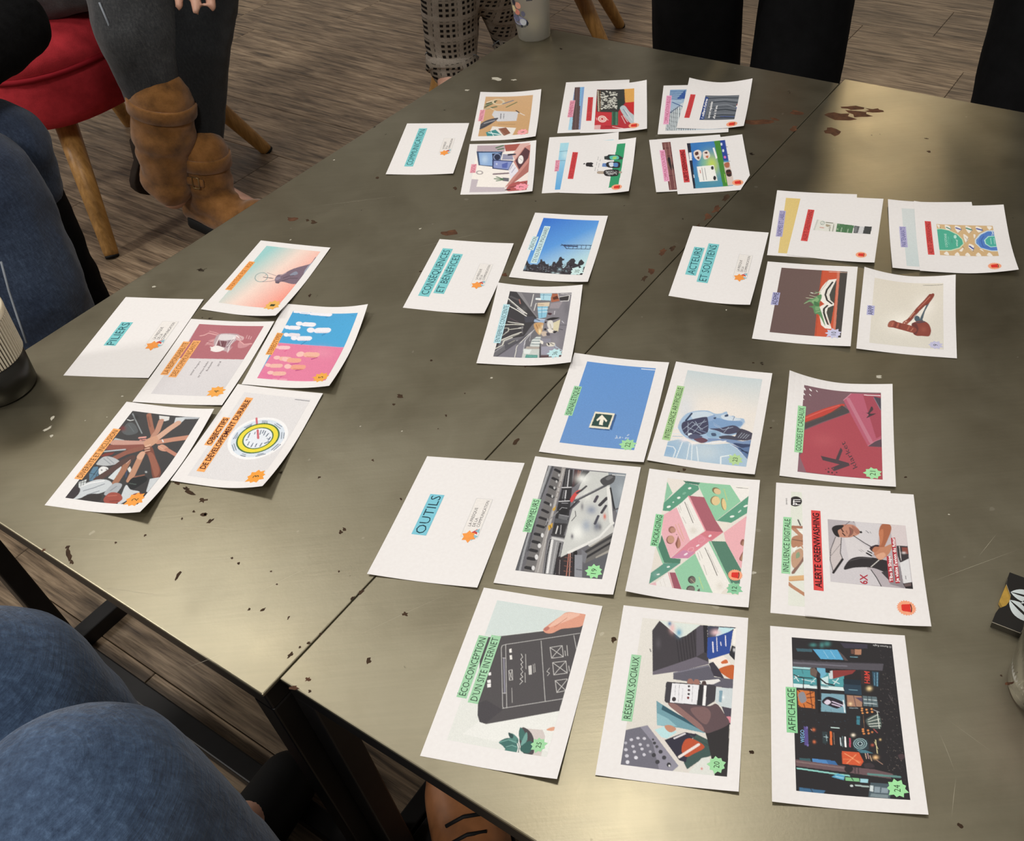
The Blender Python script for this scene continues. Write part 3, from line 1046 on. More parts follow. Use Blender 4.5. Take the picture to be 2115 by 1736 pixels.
 dict(n='packaging', lab='white card with pink and green cartons showing leaf cut-outs, green title PACKAGING', q=[[0.09904, 0.44662], [0.13335, 0.58664], [-0.00302, 0.47281], [0.03066, 0.61578]], l=[3.0, 3.0, 5.0, 1.0], b=0.4203, cut=0, s=[['8fcf9e', '22382a', 0, 'PACKAGING', 55.2, 83.8, 93.3, 91.3]], t=[], pic=[12.1, 9.1, 127.3, 77.2, 2.19], star=['8ac8a0', '12', 18.8, 13.4, 6.5], alarm=[33.8, 13.8, 6.5], ops='''B e6e0d8 1221 741 e0dad0 57 451
P 8fc3a4 1223 767 1089 699 956 763
P 5d9a80 1236 595 1224 475 1177 460 863 696 861 763 956 765
P 4a7a68 1262 622 1265 459 1230 471 1236 595
E e8efe8 1176 549 9 -14 -12 -5
E e8efe8 1040 636 9 -14 -12 -5
E e8efe8 915 714 11 -17 -12 -5
E cfe0d4 978 679 7 -7 -6 -3
E 7fb39a 1104 592 15 -15 -11 -6
P 92c9a6 1227 475 1265 459 1273 182 1080 68 814 269 841 294
E 7a7050 1182 301 -19 -39 -37 9
E d9bf94 1175 291 -16 -33 -33 8
E 8a7a58 1058 301 6 -43 -58 -5
E dfc795 1056 294 5 -38 -55 -5
E 8a7a58 1026 221 8 -21 -73 -16
E e0c890 1024 215 7 -18 -69 -15
L b9c98a 8 1214 234 1079 192
P ece9e4 1273 182 1273 0 1164 -1 1080 68
P 5d9a80 1159 -1 953 -5 811 132 815 265
E e8efe8 887 131 8 -20 -12 -2
E e8efe8 1030 19 13 -19 -10 -4
E cfe0d4 958 68 18 -13 -6 -4
P e6b0b8 920 641 548 476 322 625 587 737 810 751
P ebe8e3 920 641 1077 550 693 362 545 473
P a8626e 1081 542 1086 406 823 277 690 193 681 349
L e8a0aa 13 1074 548 687 354
P d98a98 683 349 690 193 345 469 320 621 545 476
P d07c86 683 349 690 193 581 293 636 395
P c98aa8 320 621 430 523 426 418 345 469
E f0e0e6 629 306 12 -12 -10 -5
E f0e0e6 501 402 14 -14 -7 -4
E f0e0e6 388 495 15 -15 -8 -5
O e8b4bc 5 445 457 22 -22 -17 -10
O dda0aa 5 569 374 23 -24 -19 -11
L 5a5555 6 998 576 758 472
L 9a9590 3 950 617 890 595
L 9a9590 3 922 626 860 601
L 9a9590 3 814 573 739 535
L a9a49e 3 980 554 788 464
G d3cec2 70 667 459 5 -37 -45 -5
L d9a890 6 714 628 628 591 527 534
L d9a890 6 728 603 557 530
E 9a6a60 647 652 -10 -30 -39 6
E bb8c7c 644 641 -8 -25 -31 5
E 8a5a52 529 651 -11 -35 -48 7
E c39680 534 646 -10 -31 -44 6
S 8a5a50 584 585 528 594 487 600 437 575 482 573
S b98472 565 579 509 556 465 555 443 572 500 583
E 6a4a48 598 602 1 -4 -6 -1
P 4f7f6a 577 736 322 625 328 533 279 531 258 672 425 761 487 739
L 8fc3a4 17 426 755 255 677
P 5f9584 256 671 281 531 156 636 5 769 127 771
G 83a9a0 60 118 719 5 -36 -36 -5
E dfe8e2 222 629 8 -13 -8 -4
E dfe8e2 124 705 8 -13 -7 -3
P e9e6e3 27 714 164 623 -6 558 -2 710
P e3b6be 38 714 -1 703 1 768
L d0ccc6 3 59 682 8 661
L d0ccc6 3 90 657 4 624
P 9a5866 163 612 171 562 0 486 -5 551
L d98a98 8 158 621 -6 558
P 93c8a6 200 573 407 416 0 220 1 484
E 4a4744 117 413 -16 -30 -38 12
E 6d6862 114 405 -14 -25 -32 10
L b9a890 5 125 423 85 382
E 4a4744 18 411 5 -36 -35 -4
E 77726c 14 406 5 -32 -30 -3
S 5d5a55 9 354 34 336 1 333
E 3f4a42 58 357 1 -6 -7 -1
L b3d090 7 154 354 34 306
P ebe8e2 424 418 561 312 119 85 1 154 0 220
L 55504e 6 485 337 343 267 193 201
L 9a9590 3 442 379 365 347
L 9a9590 3 420 395 339 364
L 9a9590 3 292 328 189 291
L a9a49e 3 466 312 223 195
G d3cec2 60 81 168 5 -35 -44 -4
L 8fc6a4 19 560 302 124 79
P 557f6c 571 292 585 163 287 4 127 2 121 72
P e3ddd0 585 263 649 202 588 165
P e8b0b6 685 190 916 0 308 -3 302 8 585 163
E 8a5a50 601 18 -5 -14 -36 7
E a8806a 588 8 -4 -11 -32 6
S 8a5a50 497 0 407 29 382 5 421 -3
S b08a70 488 -2 408 18 390 4 421 -4
P e6e0d4 804 249 809 132 714 201
L 7a7670 5 1247 121 1246 14'''),
 dict(n='influence_back', lab='white card under the plane card, showing twigs and a round black logo, green title', q=[[0.21919, 0.41864], [0.25095, 0.56162], [0.11668, 0.44141], [0.14845, 0.58439]], l=[0.0, 0.0, 0.0, 0.0], b=0.4203, cut=0, s=[['9fd6a8', '22382a', 0, 'INFLUENCE DIGITALE', 42.1, 89.6, 106.5, 97.2]], t=[['f2f2f2', 1, 'PTI', 122.4, 81.8, 129.3, 81.5, 121.6, 89.9], ['55555a', 0, 'avec', 121.7, 93.8, 129.8, 94.2, 121.5, 96.1]], pic=[9.3, 13.0, 129.0, 77.7, 2.25], ops='''B dfe3d8 1173 770 e0e3d9 54 745
L b9876a 32 231 779 201 748 123 634
L d9b080 54 279 762 305 637
L c99a70 10 258 765 280 641
P 8a6a5e 350 753 538 661 505 641 338 728 330 751
S c09a80 552 752 622 678 544 653 404 721 435 754
S 8aa080 556 717 579 693 530 685 506 716
L b98a70 39 850 751 756 665
S b58468 735 756 765 681 665 656 623 750
L 7a5a48 9 715 752 705 664
L a8745e 31 860 753 865 659
P eef0ea 613 750 644 707 569 733
P eef0ea 824 706 829 663 777 662
L 55504e 13 948 707 888 685
L c08a70 12 662 679 605 647
E 2e2b2c 1170 733 6 -58 -62 -1'''),
 dict(n='alert_plane', lab='white card with man in dark cap beside an aeroplane, bold red title', q=[[0.24191, 0.41159], [0.26994, 0.5536], [0.14411, 0.43454], [0.17086, 0.57594]], l=[5.0, 1.0, 2.0, 1.0], b=0.4209, cut=0, s=[['da4b4a', '351216', 1, 'ALERTE GREENWASHING', 27.8, 88.0, 119.3, 96.7]], t=[['ffffff', 1, 'Tibo In Shape', 45.6, 27.0, 73.6, 26.8, 44.9, 30.3], ['ffffff', 1, "Je visite l'avion du futur", 45.4, 21.7, 95.1, 21.5, 44.5, 25.2], ['b03a48', 1, '6X', 39.8, 48.9, 50.6, 48.2, 39.5, 57.0]], pic=[38.9, 10.7, 71.2, 70.9, 2.21], alarm=[18.1, 18.3, 8.2], ops='''B bab4b8 659 636 b5adb2 64 429
P cdc9cd 510 642 543 472 409 297 175 383 173 345 7 271 0 708 289 705
P b6b0b5 712 709 714 504 638 637 510 642 390 710
P d6d2d4 506 562 524 481 391 330 308 414 262 534
P c9c0c0 510 642 361 691 239 699 107 677 263 589 327 606 504 590
L 3a3638 6 510 642 361 691 239 701 97 677
L 3a3638 7 504 590 327 607 263 589
L 262224 21 102 679 260 591
L 4a4648 3 290 691 441 595
S 2f2b2e 149 585 257 534 304 454 311 335 297 234 272 173 146 195 167 244 198 343 182 484
L 4a4648 12 253 527 293 431 299 336
P d3d0d3 543 476 622 444 729 462 702 211 597 243 458 270 429 311
P d6cccd 680 148 707 146 712 0 478 4 470 101 543 135
P c3b9bc 600 211 553 142 470 101 436 168 452 222
S c08a74 606 638 658 579 667 473 601 419 557 439 519 513 511 602 543 631
S 8a5f52 638 515 609 477 555 488 520 529 574 511
S a87260 662 486 598 417 564 447 609 477
S 2a2628 603 672 643 636 655 563 616 581 581 619 511 606 530 649
L 4a2f2a 13 610 585 577 571
L 4a2f2a 12 560 577 532 557
L 7a4a40 6 593 542 561 535
L 8a4a48 7 601 505 564 503
S 222022 594 423 602 404 584 399 577 414
L 55505a 5 656 551 712 500
L 55505a 6 727 482 701 468
L 7a7a80 7 613 363 589 341
L 7a7a80 4 606 328 585 321
L 2b282a 8 543 480 469 388 409 297
L 8a8688 4 382 441 364 411
L 8a8688 4 393 425 370 395
S 3a2a30 416 344 459 285 444 255 373 307
L 262224 16 355 373 330 334
L 262224 12 380 362 359 328
S a8674a 705 213 707 144 649 134 540 171 432 216 378 244 342 310 470 251 613 248
S c07a58 618 242 643 208 536 216 450 246 533 248
S c08568 419 306 442 215 481 144 384 168 294 250 323 295
S d9a488 333 294 379 228 350 206 296 250
S b5775a 392 322 435 295 429 252 374 295
P 3a3538 470 101 473 5 321 6 284 86 359 103
P 8a4a40 455 58 460 6 385 8 391 56
L d9d3d3 6 464 78 310 75
G e0dada 90 395 44 2 -20 -14 1
P 3d393c 156 260 191 188 133 177 73 197
P 8d878c 181 188 255 81 68 12 5 80 35 193
P dcdcde 277 90 336 6 77 6 51 78
L 3a3a40 6 138 52 104 52
P 2a2628 53 83 79 -4 -2 -1 1 65
P 6a5a5a 49 72 68 12 34 16 20 71
L 2b282a 8 173 346 93 304 4 270
L d9d6d0 7 206 344 289 270
P b03a44 552 146 561 106 56 108 48 145
P b03a44 341 199 349 161 59 162 53 199'''),
 dict(n='imprimeurs', lab='white card with a grey printing press running sheets, green title IMPRIMEURS', q=[[-0.01351, 0.47087], [0.02248, 0.61864], [-0.11782, 0.49656], [-0.08077, 0.64593]], l=[4.0, 1.0, 1.0, 1.0], b=0.4203, cut=0, s=[['9fd6a8', '22382a', 0, 'IMPRIMEURS', 57.7, 86.2, 96.8, 94.3]], t=[], pic=[15.5, 12.6, 123.3, 77.1, 2.09], star=['9fe0a2', '19', 23.2, 21.3, 7.1], ops='''B 75747a 1111 670 66656a 53 499
P 5a5b5f 1233 771 1233 705 788 738 2 721 0 771
L 9a9ca0 19 1231 745 766 756 224 744 3 730
L 47484c 11 1231 721 747 744 219 712
L b5b6b8 6 1229 756 704 765
P 6e6c6c 1231 702 1231 627 5 591 3 695
L 2a292c 29 1190 688 1165 631
L 2a292c 29 1082 687 1058 629
L 2a292c 28 976 688 952 633
L 2a292c 28 877 691 853 632
L 2a292c 27 784 692 762 632
L 2a292c 27 693 694 670 637
L 2a292c 27 603 696 587 634
L 2a292c 27 510 696 498 636
L 2a292c 31 414 693 407 637
L 2a292c 32 329 691 321 639
L 2a292c 33 235 690 228 637
L 2a292c 34 144 687 141 633
L 2a292c 33 45 683 41 637
P 9c9896 1230 631 1225 589 367 574 3 528 6 599 391 610 704 607
E d9d9da 408 626 2 -13 -24 -6
E d9d9da 290 624 2 -15 -25 -6
E d9d9da 166 620 2 -15 -28 -7
E d9d9da 48 620 2 -14 -24 -6
E b8b8b8 1126 636 1 -9 -17 -4
E b8b8b8 1045 642 1 -9 -16 -4
E b8b8b8 966 644 1 -9 -16 -4
E b8b8b8 863 640 1 -9 -18 -4
E b8b8b8 762 632 1 -9 -18 -4
L c0bebc 7 1206 609 375 583 9 570
O 77706c 6 1014 603 -4 -13 -35 2
O 77706c 6 889 598 -4 -13 -34 2
P c9a040 517 600 561 565 508 557 464 581
P c9a040 715 605 758 581 708 576 691 592
L 4a3a20 5 529 585 493 565
P 2e2d30 1219 592 1216 520 999 480 825 456 579 425 432 435 419 543 770 567 986 574
L b9b9bc 12 1203 553 987 524
L 5a5a5e 8 1205 576 989 548
L c9c9cc 11 950 528 838 514
L 6a6a6e 10 948 547 835 538
L e0e0e0 9 529 511 437 509
L a0a0a2 8 542 483 442 468
L c9c9cc 12 979 574 995 489
L 1e1d20 9 965 571 981 486
L c9c9cc 11 811 564 831 469
L 1e1d20 12 837 566 852 470
L 85858a 10 795 533 802 478
P 55565a 611 557 609 404 568 415 561 546
P 6a6b6e 664 530 657 434 604 442 615 527
L 9a9a9e 7 660 525 651 437
L 8a8a8c 10 562 620 660 565 752 515
L 3a3a3c 11 560 612 510 619
L a9a9ac 5 603 622 525 619
S 232224 732 550 762 509 734 459 673 465 670 528
L a0a0a4 6 713 538 746 521 742 473
P 8d8d8f 409 541 405 419 338 429 1 397 4 524 360 556
L e0e0e0 21 364 523 198 507 19 487
L 2e2d30 11 371 542 195 532 8 509
L 2e2d30 18 341 445 170 436 4 424
L b0b0b2 8 350 481 14 452
L c9c9c9 25 390 525 374 412
L 3a393c 28 427 538 417 420
P 332d30 186 440 276 323 2 239 1 412
L c07a68 7 236 345 4 316
L e6b0a0 5 247 333 5 290
L 8a5a50 5 159 373 159 297
L 8a5a50 5 196 370 199 306
L 8a5a50 5 107 357 105 293
L 8a5a50 5 54 349 53 282
L a9a0a0 4 164 408 14 381
S 1f1c1e 259 312 273 277 128 253 13 243
P 4a3438 1218 505 1219 431 1012 460 998 482
L 8a5a50 11 1209 464 1130 453
L b08070 6 1207 445 1121 439
P c9cbc8 1218 365 1220 174 1056 128 640 23 462 108 373 206 190 410 358 418 579 421 728 422 871 422 1040 409
P 3a3a3d 1215 422 1217 352 1058 430 989 472
S c94a48 860 467 953 431 983 373 908 414 817 442
L 3d3b40 21 1027 350 969 386 933 419
L 5c5a60 24 835 382 736 440
L 2f2d31 16 866 384 724 453
G eef0ec 90 1114 409 9 -64 -62 -13
G eef0ec 90 485 322 9 -68 -94 -20
G e8eae4 80 916 319 5 -39 -61 -13
G 8a93a5 90 752 245 7 -54 -59 -12
G 9aa5b5 80 571 255 6 -46 -76 -16
G 6a6f80 90 573 161 5 -38 -67 -13
G 55525c 90 431 357 2 -14 -32 -7
G 6a6870 80 780 338 2 -15 -49 -10
L 4a4650 29 918 222 855 234
L 3d3b40 33 909 132 821 179
L 45434a 26 818 122 734 146
L 4a4a55 24 691 169 600 182
G d0604a 95 694 110 2 -14 -35 -7
G 55525c 70 568 129 2 -18 -38 -8
P 8d959c 1220 175 1233 0 743 3 827 52 1056 128
G a9b2b9 70 1009 13 6 -48 -103 -19
L 55565a 28 841 415 938 307 1061 170
L 9a9a9d 8 863 404 948 309 1064 186
S 4a4a4c 1117 234 1190 170 1193 104 1107 105 1055 177
S 6d6d6f 1145 186 1181 160 1175 118 1127 158
L e2e2df 35 1034 138 638 39
L e2e2df 29 630 23 459 107 371 205 254 349
L 2a2a2c 16 1036 120 789 37
L 55565a 18 778 43 803 4
P 6c6a68 320 195 521 2 763 0 297 6 153 183
L a8a49c 27 351 171 544 7
L 3a393b 27 283 195 477 2
L a09c94 24 230 92 317 -5
L 2e2d30 23 209 194 406 0
P c9c9c6 621 21 450 106 361 203 340 184 537 -10
P 5d5e63 144 196 298 -3 0 -1 1 188
P 77787e 304 245 256 182 155 183 178 218
P 8d8f96 234 291 242 224 5 178 4 245
L 5a5c62 9 84 243 81 198
L d0d0ce 10 611 408 664 381 717 396
L 4a4a4c 7 604 399 665 373 720 391
L e8e8e8 7 1201 131 1204 11'''),
 dict(n='ia', lab='white card with a blue robotic head in profile, green title', q=[[0.12968, 0.59449], [0.17287, 0.7362], [0.02923, 0.62649], [0.07368, 0.76997]], l=[3.0, 2.0, 2.0, 1.0], b=0.4203, cut=0, s=[['a9cf95', '1e3a20', 0, 'INTELLIGENCE ARTIFICIELLE', 31.0, 88.5, 111.9, 96.5]], t=[], pic=[9.1, 9.4, 128.6, 80.7, 1.91], star=['b3d39a', '23', 17.3, 21.1, 7.0], ops='''B c5d2d6 1311 415 e9e3dc 742 401
G ece5dd 90 763 405 48 -268 -206 -32
G d6dbe0 80 706 721 20 -113 -266 -48
P a9c2d6 0 807 199 819 275 671 225 564 252 359 301 192 170 56 95 -2 0 0
G 8fb2d2 90 90 777 19 -108 -103 -20
G c6d4dc 80 136 410 30 -168 -140 -23
L e6eef2 9 227 663 6 684
L e6eef2 8 221 590 1 579
L e6eef2 8 225 564 0 532
L e6eef2 8 195 514 0 464
L dfe8ee 10 145 805 145 738 103 706 6 712
L e8eef0 13 -6 246 100 261 139 169
L d9e6ee 8 395 786 411 725
L d9e6ee 8 321 779 341 694
L d9e6ee 8 251 780 266 642
L 9ab8d0 8 287 772 304 677
S a3bdd8 462 749 615 705 689 610 716 491 688 414 701 352 740 300 682 272 691 221 666 188 668 117 619 100 532 130 448 150 403 207 355 305 259 430 266 557 299 648 376 722
S c9d8e4 646 646 695 538 685 443 626 412 608 524 559 609
S cfdbe6 668 347 700 287 671 218 654 137 621 203 623 311
S 7f9fc6 585 463 631 384 614 274 624 132 557 134 514 259 459 428
S 8fa9cc 612 488 667 411 605 408 567 452
S 45465e 489 714 543 656 621 504 594 470 466 442 394 452 342 549 326 638 400 698
L 32405c 19 533 684 644 644
S 4a4a60 464 428 492 327 554 208 521 136 463 149 419 245 449 355
L b5c3d6 4 402 688 527 617 437 495
L b5c3d6 4 347 656 524 574
L b5c3d6 4 509 657 352 629
L b5c3d6 5 467 607 562 480
L b5c3d6 4 382 578 579 497
L b5c3d6 5 448 660 376 499
L b5c3d6 4 542 591 433 516 504 456
L 8fa5c6 5 428 543 404 454
L b5c3d6 5 525 396 472 295 529 204
L b5c3d6 4 522 246 434 282
L a9b9cf 4 554 407 507 329
S d9e6f0 352 629 368 597 331 583 324 617
S 8fb0cc 416 439 448 384 419 312 362 321 338 387 366 442
S 4a5a74 403 403 412 364 377 350 367 388
S 6a4a58 294 566 333 513 300 419 250 478
S 565a74 314 622 362 574 339 479 287 575
S 4c4a58 416 160 522 140 475 -2 396 -5 358 82 381 176
L a9b3c0 5 391 135 466 104
L a9b3c0 5 390 111 461 78
L a9b3c0 6 389 86 455 53
L a9b3c0 5 389 61 454 30
L 2e2c38 6 427 154 504 116
S 4d4d5c 373 319 408 208 363 93 345 199 340 282
P 7b93b8 329 424 353 235 349 80 386 -7 305 -2 251 81 301 192 321 300 280 420
S 3d4a6a 306 169 312 75 317 -4 275 8 255 81
P 5f78a0 292 191 251 81 287 -1 103 2 170 56 243 121
L 2c3854 11 249 101 183 10
L 2c3854 11 215 76 203 9
L c3d3e6 7 281 196 236 120 161 55
G f0e6e8 90 260 648 8 -48 -29 -5
G f4ece8 90 232 552 7 -41 -23 -4
L e8eaf0 13 259 430 287 330 322 244
S 3a4a68 678 312 703 283 675 274 662 302
L 3f5478 6 627 217 680 210
L e6eef4 4 673 204 626 208
S 32405c 619 418 641 393 610 395
L c9cfd8 4 433 743 524 746 625 707 685 631
L c9cfd8 4 659 109 611 91 518 125'''),
 dict(n='goodies', lab='white card with red notebook and red roll on mauve ground, curled corner, green title', q=[[0.2563, 0.56373], [0.29121, 0.70123], [0.15294, 0.59184], [0.18835, 0.72518]], l=[3.0, 4.0, 1.0, 14.0], b=0.4203, cut=0, s=[['9fd6a4', '22382a', 0, 'GOODIES ET CADEAUX', 36.1, 85.4, 104.8, 93.3]], t=[['4f4248', 0, 'klarket', 23.8, 33.6, 59.1, 45.8, 19.3, 38.8]], pic=[8.6, 11.5, 126.7, 77.3, 2.04], star=['a6dfa8', '21', 16.5, 20.2, 7.8], ops='''B 7d5f66 1172 571 7a5a62 697 486
P ab4d58 608 740 752 557 936 303 456 125 462 -6 0 0 10 691 230 763 282 738
G b85a62 60 487 548 15 -136 -120 -4
S c0483f 812 740 958 564 1057 404 1054 354 996 395 852 560 733 736
L d9645a 13 797 728 932 563 1038 410
P 4f4a4c 712 735 836 560 1041 382 967 309 935 314 767 558 629 731
L 6a4a40 11 725 732 846 560 996 395
P b55f74 1239 297 1245 -2 568 6 459 130 1124 371
P a34b5a 1229 180 1245 -2 627 5 582 52
L c07a8c 37 1150 324 518 99
L d0909e 8 1124 369 1235 297
P 5d4a54 459 130 530 79 588 6 465 6
L c98090 7 465 130 541 65 582 9
P 4f4a55 1206 75 1180 -1 997 1
L 8a8a98 5 1189 72 1007 8
S 4a3a40 968 186 953 131 1052 96 1005 79 944 111 950 53 903 104 873 145 930 124
P 4f4248 261 566 232 427 210 350 197 306 166 297 164 385 202 546
P 4f4248 409 384 368 365 200 403 227 428
P 4f4248 197 306 163 296 64 439 104 468 175 379
E aa4c57 98 446 1 -5 -7 0
E 3f3438 46 488 1 -10 -13 0
E 3f3438 41 455 1 -8 -11 0
E 3f3438 51 414 1 -7 -9 0
E 3f3438 95 489 1 -7 -9 0
E 3f3438 75 514 1 -5 -7 0
E 3f3438 21 431 1 -5 -6 0
P 8a6570 223 783 220 761 10 691 0 773
L f0e8ea 10 1222 166 1219 12'''),
 dict(n='diversite', lab='white card with many hands stacked together, orange title DIVERSITÉ ET INCLUSION', q=[[-0.46028, 0.60896], [-0.42671, 0.75409], [-0.56909, 0.63949], [-0.53369, 0.78547]], l=[11.0, 6.0, 0.0, 0.0], b=0.4203, cut=0, s=[['eba765', '4a2a10', 0, 'DIVERSITÉ ET INCLUSION', 36.4, 87.9, 108.3, 96.4]], t=[], pic=[12.0, 11.4, 124.2, 79.2, 1.84], star=['f2a04a', '2', 18.6, 18.8, 9.4], ops='''B 434243 1087 509 3d3c3d 242 386
S 5a5e60 1062 742 1058 661 954 563 896 641 937 735
G 7a3a3a 90 979 751 4 -37 -35 -22
L 8d9396 12 1200 766 1073 640 945 511
L 6a7074 7 1039 718 950 605
L cfd3d3 11 1107 772 1098 735 1114 706
G 30302f 70 1156 700 3 -28 -36 -22
L 9c6a58 49 1213 585 1053 469 930 370
L 8a5a4a 16 1182 576 1052 478
P d8d8d6 1220 468 1220 347 1170 328 1147 364 1171 439
L b98a76 58 1149 406 1000 367 924 371
P c9ced2 1215 273 1239 145 1115 184 1137 250
P b4bac0 1238 154 1242 3 1218 9 1200 173
L cfa690 73 1138 208 1050 256 911 314 805 370
L c08a74 63 958 -4 909 143 856 271
L dfe0e0 11 892 253 863 224
S c99680 787 245 829 216 786 125 742 134 751 204
L d9b09c 6 805 251 774 183
L b9806c 39 772 142 709 -5
P aeb6b8 785 757 836 751 822 635 789 663
L c4978a 70 775 733 792 568 813 418
L 8a5248 71 701 740 726 586 763 418
L b0b9be 19 639 755 673 651 700 561
L 8d5a4c 66 562 606 661 527 743 406
P 7a3a34 577 765 623 726 649 646 612 652 569 721
S b5b9bc 483 744 569 721 578 631 528 518 466 600 455 718
L 8d9298 7 546 707 485 593
L 8d9298 7 567 682 500 563
S dfe0e0 383 668 430 673 447 641 426 583 346 550 323 607
E 6a6a70 397 639 1 -9 -8 -5
E 6a6a70 413 596 1 -8 -8 -5
P 5a7e96 329 734 423 745 436 706 383 663 270 602 246 682
L 2f3a44 7 263 683 417 684
L 2f3a44 6 244 633 360 658
L 2f3a44 6 341 741 335 671
P cfd6d8 313 520 493 482 404 423 293 446
P d9d9d6 455 392 492 385 437 332 411 346
L 3a4a6a 12 420 380 352 348
L a07058 66 269 412 417 421 547 443
L 55403c 75 275 615 415 540 536 490 603 428
L c9a090 10 523 443 572 429
L b98a70 64 315 287 503 324 677 356
S d0a48c 613 381 674 388 707 364 680 328 595 321
S 7a4a3e 772 394 786 314 644 189 475 39 363 11 393 83 614 240 697 334
S 96604f 683 296 688 240 485 60 390 52 501 148
S c99a80 843 427 933 347 857 287 758 351
L e0b8a0 13 774 375 805 339
L e0b8a0 13 741 360 760 323
L e0b8a0 12 712 345 731 305
L 5a3a34 7 756 365 785 328
L d99a90 24 879 503 898 445
L c98880 19 851 476 868 427
L 5a3a34 4 875 481 841 445
S c6ccd0 142 738 262 635 284 507 227 424 137 454 56 591 1 705
L 8a9098 12 114 664 167 585 231 512
L 8a9098 12 73 601 138 511
L e6e8ea 14 155 727 219 655 270 536
S a9aeb4 173 443 257 414 247 327 118 329 98 430
L 84898f 11 159 401 220 372
P c9cfd0 209 775 260 719 198 694 148 737
L 2f2f33 7 197 773 232 701
L 2f2f33 4 244 765 161 722
L 2f2f33 4 258 746 180 706
S 26282a 240 272 346 277 395 191 349 110 273 136 202 190
L 8a5f50 19 365 260 402 181
L 4a5450 13 276 263 270 192
S c9ced2 118 257 250 286 198 206 173 90 69 147 -9 217
P c9ced2 360 92 396 2 174 5 190 30
S 9c4f44 59 410 137 387 133 286 64 215 -10 269 5 367
L b86a5a 11 90 387 109 304
L 7a3a34 11 26 328 44 245
S 3a3438 -3 790 143 795 143 725 88 690 1 705
S 34302f 22 630 89 574 96 461 11 437 -4 553
S 8d4a40 131 142 164 89 132 18 80 19
G dfe6e8 80 444 182 1 -11 -11 -7'''),
 dict(n='objectifs', lab='white card with a round yellow dial, bold orange title OBJECTIFS DE DÉVELOPPEMENT DURABLE', q=[[-0.34561, 0.62734], [-0.3129, 0.76853], [-0.44812, 0.6567], [-0.41241, 0.79673]], l=[12.0, 1.0, 1.0, 1.0], b=0.4209, cut=0, s=[['f0a862', '4a1612', 1, 'OBJECTIFS', 53.4, 87.7, 96.5, 96.2], ['f0a862', '4a1612', 1, 'DE DÉVELOPPEMENT DURABLE', 17.0, 76.6, 129.9, 85.4]], t=[], pic=[9.5, 10.2, 128.0, 81.1, 1.68], star=['f0a040', '3', 16.6, 17.5, 9.8], ops='''B dedcdd 1134 850 dcdadb 84 410
E efeff0 626 329 315 0 0 315
E d6e0eb 626 329 281 0 0 281
L c9656e 21 909 483 815 431
E 3f6a3a 626 329 227 0 0 227
E e8d83e 626 329 210 0 0 210
E 3f6a3a 626 329 163 0 0 163
E e3e9f0 626 329 149 0 0 149
L 5a6478 11 683 449 617 440
L 5a6478 9 707 399 677 394
L 5a6478 10 743 348 681 333
L 5a6478 11 746 319 703 314
L 5a6478 11 737 293 679 288
L 5a6478 12 710 248 664 253
L 5a6478 12 660 203 614 205
L 5a6478 15 594 191 564 222
L 5a6478 13 593 437 578 441
L 5a6478 11 560 396 512 394
L 5a6478 11 547 348 495 345
L 5a6478 11 545 305 500 301
L 5a6478 11 563 254 514 253
L 5a6478 8 638 231 630 195
L c9656e 23 739 387 631 329
E c9656e 628 328 1 -13 -14 -7
L 6a7484 10 875 398 881 341
L 6a7484 10 854 388 861 331
L 6a7484 8 868 227 827 146
L 6a7484 8 854 243 798 150
L 6a7484 8 750 111 655 75
L 6a7484 8 746 83 663 53
L 6a7484 10 575 71 481 104
L 6a7484 10 574 45 477 79
L 6a7484 11 414 144 370 228
L 6a7484 10 420 170 397 223
L 55606f 10 361 399 353 340
L 6a7484 8 383 389 376 348
L 55606f 7 508 548 423 480
L 55606f 7 489 559 411 497
L 6a7484 10 669 586 577 587
L 6a7484 8 646 570 582 567
L 6a7484 11 815 492 753 547
L 6a7484 11 796 488 749 526
L 66666c 9 1252 179 1248 -1'''),
